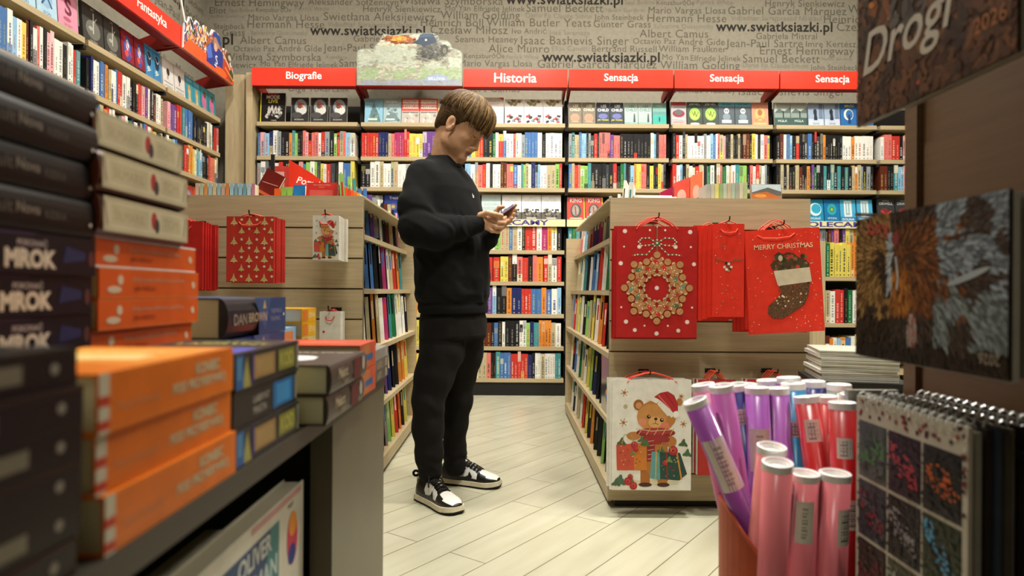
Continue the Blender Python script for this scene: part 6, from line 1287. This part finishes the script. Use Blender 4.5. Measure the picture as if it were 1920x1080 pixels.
# near (right) hand: back of the hand to the camera, fingers under the phone
B.cone(WR, P(905, 418, 2.79), .026, .026, .012)
palm(P(912, 414, 2.795), Vector((1, .05, -.05)), Vector((0, -1, .25)), (.043, .040, .0165), .010)
B.chain(pl([(921, 401, 2.79), (933, 408, 2.785), (943, 411, 2.80), (948, 407, 2.825)]), [.0112, .0098, .0088, .0075], .004)
B.chain(pl([(921, 410, 2.79), (934, 417, 2.785), (945, 418, 2.80), (951, 413, 2.83)]), [.0112, .0098, .0088, .0075], .004)
B.chain(pl([(918, 419, 2.79), (930, 425.5, 2.785), (941, 426, 2.80), (948, 420, 2.83)]), [.0112, .0096, .0086, .0074], .004)
B.chain(pl([(913, 427, 2.79), (922, 433, 2.785), (932, 434, 2.80), (939, 429, 2.825)]), [.0105, .0088, .0078, .0068], .004)
B.chain(pl([(901, 404, 2.78), (914, 399, 2.765), (929, 402, 2.765), (941, 404, 2.785)]), [.015, .0115, .0098, .0078], .006)
# far (left) hand: fingers behind and around the far edge, tips standing up at the right
B.cone(WL, P(930, 428, 2.885), .026, .026, .012)
palm(P(937, 417, 2.872), Vector((.75, -.1, .62)), Vector((-.3, 1, .0)), (.040, .034, .016), .010)
B.chain(pl([(944, 404, 2.865), (953, 396, 2.865), (961, 391, 2.86), (967, 384, 2.85)]), [.0112, .0098, .0088, .0075], .004)
B.chain(pl([(947, 409, 2.86), (956, 403, 2.855), (963, 398, 2.845), (968, 393, 2.835)]), [.0112, .0098, .0088, .0075], .004)
B.chain(pl([(947, 415, 2.855), (955, 411, 2.845), (961, 407, 2.835), (964, 401, 2.825)]), [.011, .0096, .0086, .0074], .004)
B.chain(pl([(945, 421, 2.85), (951, 418, 2.84), (957, 415, 2.83), (960, 409, 2.82)]), [.0105, .0088, .0078, .0068], .004)
B.chain(pl([(929, 408, 2.875), (931, 396, 2.87), (937, 389, 2.862), (944, 388, 2.852)]), [.014, .0112, .0095, .0078], .006)
V, Q = B.mesh(relax=1)
cen = V[Q].mean(1); loc = (cen-np.array(HC))@HR/HS
lips = (loc[:, 0] > .0915) & (np.abs(loc[:, 1]) < .022) & (loc[:, 2] > -.083) & (loc[:, 2] < -.0655)
body = np_obj('body', V, Q, [skin, lipm], person, lips.astype(int))
# eyes: downcast, a dark lash line each; brows
def hmesh(name, parts, m, parent=body):
    mb = MB()
    for pts, rs in parts: mb.tube([hp(*p) for p in pts], [r_*HS for r_ in rs], m, 8)
    o = mb.build(name, None, smooth=True); o.parent = parent; return o
brow = mat('4a3520', .8, 'hair')
for s in (-1, 1):
    hmesh('eyebrow', [([(.0925, s*.014, .0225), (.0955, s*.025, .0265), (.0915, s*.038, .0265), (.081, s*.048, .021)], [.0022, .0036, .0032, .001])], brow)
    hmesh('eyelash', [([(.0935, s*.018, -.003), (.0975, s*.026, -.0055), (.0965, s*.035, -.0055), (.089, s*.045, -.002)], [.0007, .0013, .0014, .0006])], mat('241a14', .8))
# ---- hair
hm = mat('644c2e', .6, 'hair'); hm2 = mat('493620', .6, 'hair'); hm3 = mat('7c6038', .6, 'hair')
Hh = Sdf(tuple(HC+Vector((-.2, -.2, -.2))), tuple(HC+Vector((.2, .2, .22))), .0035)
def hh(a, b, c, r, k=.012, op='+', rot=None): Hh.ell(hp(a, b, c), np.array(r)*HS, HR if rot is None else HR@rot, k, op)
hh(-.012, 0, .055, (.104, .086, .090)); hh(.045, 0, .075, (.062, .074, .054), .02); hh(.080, -.005, .063, (.034, .058, .036), .015)
hh(-.050, 0, .0, (.055, .066, .055), .02); hh(-.066, 0, -.035, (.03, .048, .035), .02)
Hh.ell(hp(.075, 0, -.045), np.array((.085, .12, .068))*HS, HR, .008, '-')       # keep the face free
Hh.ell(hp(.005, -.09, -.030), np.array((.032, .04, .030))*HS, HR, .006, '-'); Hh.ell(hp(.005, .09, -.030), np.array((.032, .04, .030))*HS, HR, .006, '-')
Hh.ell(hp(-.03, 0, -.105), np.array((.09, .1, .055))*HS, HR, .008, '-')
def hd(V, n):
    L = (V-np.array(HC))@HR/HS; ang = np.arctan2(L[:, 1], L[:, 2]+.02)
    return .0005*np.sin(ang*60+5*np.sin(L[:, 0]*26))+.0005*wav(V, 160, 3)
V, Q = Hh.mesh(hd, 1)
hair = np_obj('hair', V, Q, [hm2], body)
mbh = [MB(), MB(), MB()]; q = random.Random(14)
def surf(a_, b_):       # point on the hair cap: a_ polar from the crown forward (0 top, 1 hairline), b_ azimuth in degrees (0 = forward)
    th = a_; c, s = math.cos(R(b_)), math.sin(R(b_)); return c, s, th
def lock(az, t0, t1, w0, lift, mbx, droop=0, bend=0):
    pts = []; rs = []; n = 9
    for i in range(n):
        t = i/(n-1); th = R(t0+(t1-t0)*t); a = R(az+bend*t)
        x = math.sin(th)*math.cos(a); y = math.sin(th)*math.sin(a); z = math.cos(th)
        rx = .108+(.024 if x > 0 else 0)*x; px_ = -.008+x*rx; py_ = y*.088; pz_ = .052+z*.094
        if x > .3: pz_ += .012*x*(1-t)
        k = 1+lift*math.sin(math.pi*min(t*1.1, 1)); pz_ -= droop*t**3
        px_ += droop*.25*t**3
        pts.append(hp(px_*k, py_*k, (pz_-.052)*k+.052)); rs.append(w0*HS*(.35+1.0*math.sin(math.pi*(.12+.76*t)))*(1-.75*t**4))
    mbx.tube(pts, rs, [hm, hm2, hm3][mbh.index(mbx)], 6)
for i in range(560):
    az = q.uniform(-180, 180); front = abs(az) < 62
    t0 = q.uniform(0, 42); 
    if front: t1 = q.uniform(76, 94); lock(az+q.uniform(-6, 6), t0, t1, q.uniform(.0022, .0045), q.uniform(.0, .055), q.choice(mbh), q.uniform(.004, .026), q.uniform(-14, 14))
    elif abs(az) < 112: t1 = q.uniform(66, 86)+(8 if abs(az) > 95 else 0); lock(az, t0, t1, q.uniform(.002, .0036), q.uniform(.0, .02), q.choice(mbh), 0, q.uniform(-22, 10)*(1 if az > 0 else -1))
    else: t1 = q.uniform(80, 99); lock(az, t0+10, t1, q.uniform(.002, .0035), q.uniform(-.01, .01), q.choice(mbh[:2]+mbh[1:2]), 0, q.uniform(-8, 8))
for i in range(90):   # fringe falling over the forehead
    az = q.uniform(-58, 52); lock(az, q.uniform(28, 45), q.uniform(88, 100), q.uniform(.0022, .0042), q.uniform(.03, .085), q.choice([mbh[0], mbh[2], mbh[1]]), q.uniform(.012, .034), q.uniform(-10, 6))
allh = MB()
for m_ in mbh: allh.merge(m_)
o = allh.build('hair_locks', None, smooth=True); o.parent = hair
# ---- sweatshirt
fab = mat('101010', .93, 'fabric')
S = Sdf((-.60, 2.56, .74), (.02, 3.32, 1.60), .0042)
zz = lambda py: H+(CY-py)*Yp/F; xx = lambda px: (px-CX)*Yp/F
S.stations([(zz(587), xx(851), Yp, .142, .185), (zz(577), xx(850.5), Yp, .146, .19), (zz(570), xx(850), Yp, .143, .185), (zz(552), xx(850), Yp, .154, .200), (zz(520), xx(850), Yp, .158, .205), (zz(470), xx(847), Yp, .152, .21), (zz(400), xx(838), Yp, .146, .215), (zz(360), xx(833), Yp, .136, .21), (zz(335), xx(829), Yp, .116, .19), (zz(318), xx(827), Yp, .092, .145), (zz(305), xx(828), Yp+.0, .076, .10), (zz(297), xx(829), Yp, .066, .078)], YAW, .01)
E2 = P(782, 405, 2.75); 
S.cone(SR+Vector((0, 0, .0)), P(779, 385, 2.76), .068, .073, .03); S.cone(P(779, 385, 2.76), P(783, 428, 2.735), .073, .077, .02); S.cone(P(783, 428, 2.735), P(820, 436, 2.745), .077, .066, .02)
S.cone(P(820, 436, 2.745), P(862, 428, 2.765), .066, .050, .02); S.cone(P(862, 428, 2.765), P(884, 423, 2.785), .050, .043, .012); S.cone(P(887, 422, 2.787), P(898, 420.5, 2.79), .038, .0365, .006)
S.cone(SL, P(878, 410, 3.10), .066, .062, .03); S.cone(P(878, 410, 3.10), P(890, 458, 3.05), .062, .058, .02); S.cone(P(890, 458, 3.05), P(914, 448, 2.95), .056, .045, .02); S.cone(P(914, 448, 2.95), P(922, 438, 2.905), .042, .038, .01)
nk = P(830, 300, 2.975); S.cone(P(829, 312, 2.985), hp(-.03, 0, -.04), .056, .060, .006, '-'); S.cone(P(843, 300, 2.945), hp(.0, 0, -.05), .046, .050, .006, '-')
S.cone(P(896, 420.7, 2.79), P(912, 418, 2.80), .029, .029, .003, '-')
S.ell(P(851, 592, Yp), (.125, .165, .035), None, .004, '-')
def sd(V, n):
    d = .0030*wav(V, 16, 1)+.0015*wav(V, 40, 2)
    # sleeve creases around the elbow and above the cuff
    def crease(c, ax, f, amp, rad):
        q_ = V-np.array(c); u = q_@np.array(Vector(ax).normalized()); w_ = np.exp(-(np.linalg.norm(q_, axis=1)/rad)**2); return amp*w_*np.sin(u*f+4*wav(V, 14, 5)+2*wav(V, 30, 6))
    d += crease(P(868, 430, 2.77), (1, 0, .3), 150, .0028, .07)+crease(P(800, 432, 2.72), (.7, 0, .7), 70, .0045, .08)+crease(P(772, 375, 2.74), (.5, 0, 1), 50, .0035, .10)
    d += crease(P(880, 540, 2.85), (.5, 0, 1), 45, .004, .12)+crease(P(820, 500, 2.80), (.9, 0, 1), 38, .005, .17)+crease(P(800, 560, 2.85), (.2, 0, 1), 60, .004, .08)
    z0, z1 = zz(587), zz(568); m = (V[:, 2] < z1) & (V[:, 2] > z0-.01); ang = np.arctan2(V[:, 1]-Yp, V[:, 0]-xx(850)); d = np.where(m, .0008*np.sin(ang*190), d)
    q_ = V-np.array(P(891, 421.5, 2.788)); m = (np.abs(q_[:, 0]) < .024) & (np.abs(q_[:, 1]) < .05) & (np.abs(q_[:, 2]) < .05); a2 = np.arctan2(q_[:, 1], q_[:, 2]); d = np.where(m, .0006*np.sin(a2*50), d)
    return d
V, Q = S.mesh(sd, 2)
swt = np_obj('sweatshirt', V, Q, [fab], body)
mb = MB(); pts = [P(806, 291, 2.975), P(808, 295, 2.93), P(820, 301, 2.89), P(842, 308, 2.875), P(858, 312, 2.90), P(863, 309, 2.945), P(856, 303, 2.99), P(838, 293, 3.03), P(818, 290, 3.03), P(806, 291, 2.975)]
mb.tube(pts, .0105, mat('11110f', .93, 'fabric'), 8); o = mb.build('collar', None, smooth=True); o.parent = swt
# small white emblem on the chest
lp = P(887, 367, 2.80)
# ---- trousers
den = mat('141210', .85, 'fabric')
Tt = Sdf((-.52, 2.64, .05), (.0, 3.34, .86), .0042)
Tt.stations([(zz(580), xx(851), Yp, .128, .170), (zz(600), xx(851), Yp, .134, .178), (zz(630), xx(851), Yp, .130, .175)], YAW, .02)
Tt.chain([HN, P(829, 660, 2.885), P(815, 705, 2.87), KN, P(802, 800, 2.865), P(804, 850, 2.87), P(806, 884, 2.868)], [.098, .092, .080, .068, .064, .056, .054], .03)
Tt.chain([HF, P(866, 665, 3.03), P(860, 705, 3.045), KF, P(853, 795, 3.065), P(851, 845, 3.085), P(852, 872, 3.09)], [.108, .094, .075, .063, .056, .051, .052], .03)
def td(V, n):
    d = .0026*wav(V, 13, 11)+.0016*wav(V*np.array((1, 1, 1.6)), 34, 12)+.0007*wav(V, 75, 13)
    for c, ax, f, amp, rad in [(KN, (.8, 0, 1), 60, .0045, .09), (P(806, 868, 2.87), (.2, .1, 1), 130, .0045, .06), (P(852, 858, 3.09), (-.2, .1, 1), 130, .005, .06), (KF, (-.5, 0, 1), 60, .004, .08), (P(820, 690, 2.86), (.9, 0, .8), 45, .004, .10), (P(845, 620, 2.85), (-.8, 0, 1), 50, .003, .11)]:
        q_ = V-np.array(c); u = q_@np.array(Vector(ax).normalized()); d += amp*np.exp(-(np.linalg.norm(q_, axis=1)/rad)**2)*np.sin(u*f+3.5*wav(V, 12, 15)+1.5*wav(V, 30, 16))
    return d
V, Q = Tt.mesh(td, 2)
trs = np_obj('trousers', V, Q, [den], body)
# emblem, placed on the sweatshirt surface
dg = bpy.context.evaluated_depsgraph_get(); dg.update()
def snap(o, px, py, off=.0006):
    org = Vector((0, 0, H)); d = (P(px, py, 2.9)-org).normalized()
    ok, loc_, nrm, _ = o.ray_cast(org, d); return (loc_+nrm*off if ok else None), nrm
p0, n0 = snap(swt, 887, 367)
if p0 is not None:
    u = Vector((0, 0, 1)).cross(n0).normalized(); v = n0.cross(u)
    mb = MB(); fr = Fr(p0-u*.008-v*.011, u, v, .016, .022); fr.k = 4
    lay(mb, fr, [('p', [(.1, .1), (.35, 0), (.8, .1), (1, .45), (.85, .7), (.55, .55), (.35, .75), (.4, 1), (.15, .9), (0, .5)], 'c9c7bf'), ('l', [(.3, .3), (.75, .45)], .12, '2a2a28')])
    o = mb.build('chest_emblem', None); o.parent = swt
# ---- shoes
WH = mat('d6d4cc', .35, 'plastic', coat=.15); BK = mat('14110f', .38, 'plastic', coat=.2); SOLE = mat('c9bfa2', .55); OUT = mat('15130f', .7)
def shoe(heel, toe, side, label):
    d = Vector(toe)-Vector(heel); L = d.length; a = math.atan2(d.y, d.x); M = T(*heel) @ Matrix.Rotation(a, 4, 'Z'); K = L/.295
    xs = [0, .01, .03, .06, .09, .12, .15, .18, .21, .235, .26, .275, .287, .295]
    hwid = [.014, .027, .034, .0365, .037, .038, .0405, .046, .050, .0505, .045, .037, .025, .010]
    top = [.075, .098, .104, .101, .100, .104, .100, .086, .071, .062, .055, .050, .043, .030]
    n = 36; base = .026; rings = []
    def hw(x): return float(np.interp(x, xs, hwid))
    def tp(x): return float(np.interp(x, xs, top))
    st = 100; nx = [.002+(.291)*i/(st-1) for i in range(st)]
    vs = []; fs = []; mi = []
    def flat(x): return 1.0 if x > .2 else (.6 if x < .12 else .6+.4*(x-.12)/.08)
    for x in nx:
        w_, t_ = hw(x)*.95, tp(x)
        for j in range(n+1):
            th = math.pi*j/n; c, s_ = math.cos(th), math.sin(th)
            y = w_*(abs(c)**.75)*(1 if c > 0 else -1); nar = 1-.36*(s_**1.5)*(1 if x < .17 else max(0, 1-(x-.17)/.07)); z = base+(t_-base)*(s_**(.62 if x > .2 else .8))
            vs.append((x*K, y*nar, z))
    up_ = MB(); us = {0: BK, 1: WH}
    for i in range(st-1):
        for j in range(n):
            x = (nx[i]+nx[i+1])/2; a_ = (j+.5)/n; sd_ = min(a_, 1-a_)         # 0 at the sole, .5 on top
            white = False
            if x > .203 and sd_ > .20 and x < .283: white = True                 # toe box
            if .235 > x > .203 and sd_ < .27: white = False
            if .088 < x < .19 and .05+max(0, (.105-x)*4) < sd_ < .32-(x-.088)*.9: white = True   # side panel
            up_.add([vs[i*(n+1)+j], vs[i*(n+1)+j+1], vs[(i+1)*(n+1)+j+1], vs[(i+1)*(n+1)+j]], [(0, 3, 2, 1)], WH if white else BK)
    # weld for smooth shading
    me = bpy.data.meshes.new('shoe'); me.from_pydata(vs, [], [(i*(n+1)+j, (i+1)*(n+1)+j, (i+1)*(n+1)+j+1, i*(n+1)+j+1) for i in range(st-1) for j in range(n)]+[tuple(range(n+1)), tuple((st-1)*(n+1)+j for j in range(n, -1, -1))])
    me.materials.append(BK); me.materials.append(WH); me.polygons.foreach_set('material_index', up_.m_white if hasattr(up_, 'm_white') else [0]*len(me.polygons))
    idx = []
    for f in up_.m: idx.append(0 if up_.mats[f] is BK else 1)
    for k, v_ in enumerate(idx): me.polygons[k].material_index = v_
    me.polygons.foreach_set('use_smooth', [True]*len(me.polygons)); me.update()
    o = bpy.data.objects.new('shoe', me); COL.objects.link(o); o.parent = body; o.matrix_world = M; o['label'] = label
    def sub(mb, nm, **k):
        q_ = mb.build(nm, None, **k); q_.parent = o; q_.matrix_parent_inverse = Matrix.Identity(4); return q_
    def outline(z, ex):
        return [((x+(ex if x > .15 else -ex))*K, (hw(x)+ex)*1, z) for x in nx[::2]]+[((x+(ex if x > .15 else -ex))*K, -(hw(x)+ex)*1, z) for x in reversed(nx[::2])]
    for nm, z0, z1, e0, e1, m in (('outsole', .0004, .009, .003, .006, OUT), ('midsole', .009, .028, .006, .0035, SOLE)):
        A, B2 = outline(z0, e0), outline(z1, e1); nn = len(A); mb = MB()
        toe_up = lambda p: (p[0], p[1], p[2]+max(0, (p[0]/K-.24))*.12*(1 if nm == 'midsole' or p[2] > .005 else 1))
        mb.add([toe_up(p) for p in A+B2], [(i, (i+1) % nn, nn+(i+1) % nn, nn+i) for i in range(nn)]+[tuple(range(nn-1, -1, -1)), tuple(range(nn, 2*nn))], m); sub(mb, nm)
    # swoosh-like side marks
    for s in (-1, 1):
        pts = []
        for u_, v_ in [(.080, .036), (.112, .041), (.134, .044), (.146, .050), (.150, .068), (.168, .046), (.162, .036), (.146, .031), (.118, .030), (.095, .033)]:
            x = u_+.0; t_ = tp(x); s_ = max(0, min(1, ((v_+.002-base)/(t_-base)))); sj = s_**(1/.8); c = math.sqrt(max(0, 1-sj*sj)); w_ = hw(x)*.95*(c**.75)*(1-.36*sj**1.5)
            pts.append((x*K, s*(w_+.0022), v_+.004))
        mb = MB(); mb.add(pts, [(0, 1, 9), (9, 1, 8), (8, 1, 2), (8, 2, 7), (7, 2, 3), (7, 3, 6), (6, 3, 5), (5, 3, 4)], BK); sub(mb, 'side_emblem')
    # tongue and laces
    mb = MB()
    for k in range(3): mb.tube([(.095*K, -.016+.016*k, .100), (.088*K, -.016+.016*k, .122), (.083*K, -.015+.015*k, .132)], [.009, .009, .006], mat('b8b49c', .7), 8)
    sub(mb, 'tongue', smooth=True)
    mb = MB(); lm = mat('1b1814', .8)
    for k in range(6):
        x = .108+.0165*k; z = tp(x)+.003
        mb.tube([((x-.004)*K, -.026, z-.012), (x*K, -.012, z), ((x+.002)*K, .012, z), ((x-.004)*K, .026, z-.012)], .0032, lm, 6)
        mb.tube([((x)*K, -.024, z-.010), ((x+.008)*K, 0, z+.002), ((x+.014)*K, .022, z-.012)], .0028, lm, 6)
    for s in (-1, 1):
        mb.tube([(.104*K, 0, .108), (.11*K, s*.02, .118), (.125*K, s*.034, .104), (.135*K, s*.04, .082)], .003, lm, 6)
        mb.tube([(.104*K, 0, .108), (.098*K, s*.018, .124), (.116*K, s*.03, .122), (.112*K, s*.008, .112)], .003, lm, 6)
    sub(mb, 'laces', smooth=True)
    mb = MB()
    for k in range(4):
        x = .124+.0165*k; mb.add([((x-.004)*K, -.007, tp(x-.004)+.0035), ((x+.004)*K, -.007, tp(x+.004)+.0035), ((x+.004)*K, .007, tp(x+.004)+.0035), ((x-.004)*K, .007, tp(x-.004)+.0035)], [(0, 1, 2, 3)], WH)
    sub(mb, 'lace_gap')
    # collar lining edge
    mb = MB(); pts = []
    for s in (1, -1): 
        seq = [(.088-.085*i/6) for i in range(7)]
        for x in (seq if s > 0 else seq[::-1]): pts.append((max(x, .004)*K, s*hw(max(x, .004))*.62, tp(x)-.004+(.012 if x > .07 else 0)))
    mb.tube(pts, .0042, mat('b4b0a0', .8), 6); sub(mb, 'collar_edge', smooth=True)
    return o
shoe((-.392, 2.915, .0004), (-.200, 2.690, .0004), 1, 'black and white sneaker nearer the camera, toe towards the camera')
shoe((-.315, 3.155, .0004), (-.035, 3.070, .0004), -1, 'black and white sneaker further back, pointing right')
# black loop at the back of the near trouser hem
mb = MB(); c = P(780, 887, 2.90); mb.tube([c+Vector((.012-.0*k, 0, 0))+Vector((-.012+.011*math.cos(R(k)), 0, .011*math.sin(R(k)))) for k in range(20, 341, 20)], .0055, den, 8); o = mb.build('pull_tab', None, smooth=True); o.parent = trs
# ---- phone
pa = P(931, 409, 2.815); pb = P(963, 386, 2.85)
ux = (pb-pa).normalized(); vy = (Vector((.25, 1, .12))-ux*Vector((.25, 1, .12)).dot(ux)).normalized(); wz = ux.cross(vy)
M = Matrix(((ux.x, vy.x, wz.x, pa.x), (ux.y, vy.y, wz.y, pa.y), (ux.z, vy.z, wz.z, pa.z), (0, 0, 0, 1)))
t = thing('smartphone', 'smartphone in a violet-grey case held in both hands by the person', 'phone', M)
L = (pb-pa).length
mb = MB()
def rbox(mb, x0, x1, y0, y1, z0, z1, r_, m):
    pts = []
    for cx, cy, a0 in ((x1-r_, y1-r_, 0), (x0+r_, y1-r_, 90), (x0+r_, y0+r_, 180), (x1-r_, y0+r_, 270)):
        for k in range(5): a = R(a0+22.5*k); pts.append((cx+r_*math.cos(a), cy+r_*math.sin(a)))
    n_ = len(pts); mb.add([(x, y, z0) for x, y in pts]+[(x, y, z1) for x, y in pts], [tuple(range(n_-1, -1, -1)), tuple(range(n_, 2*n_))]+[(i, (i+1) % n_, n_+(i+1) % n_, n_+i) for i in range(n_)], m)
rbox(mb, -.035, L, -.02, .052, -.005, .0045, .010, mat('6d6078', .35, 'plastic')); mb.build('case', t)
mb = MB(); rbox(mb, -.031, L-.004, -.016, .048, .0046, .0054, .008, mat('2a2a34', .08, 'plastic')); mb.build('screen', t)
mb = MB(); rbox(mb, L-.03, L-.006, .02, .046, -.0075, -.0051, .006, mat('3a3444', .2, 'plastic')); mb.build('camera_bump', t)
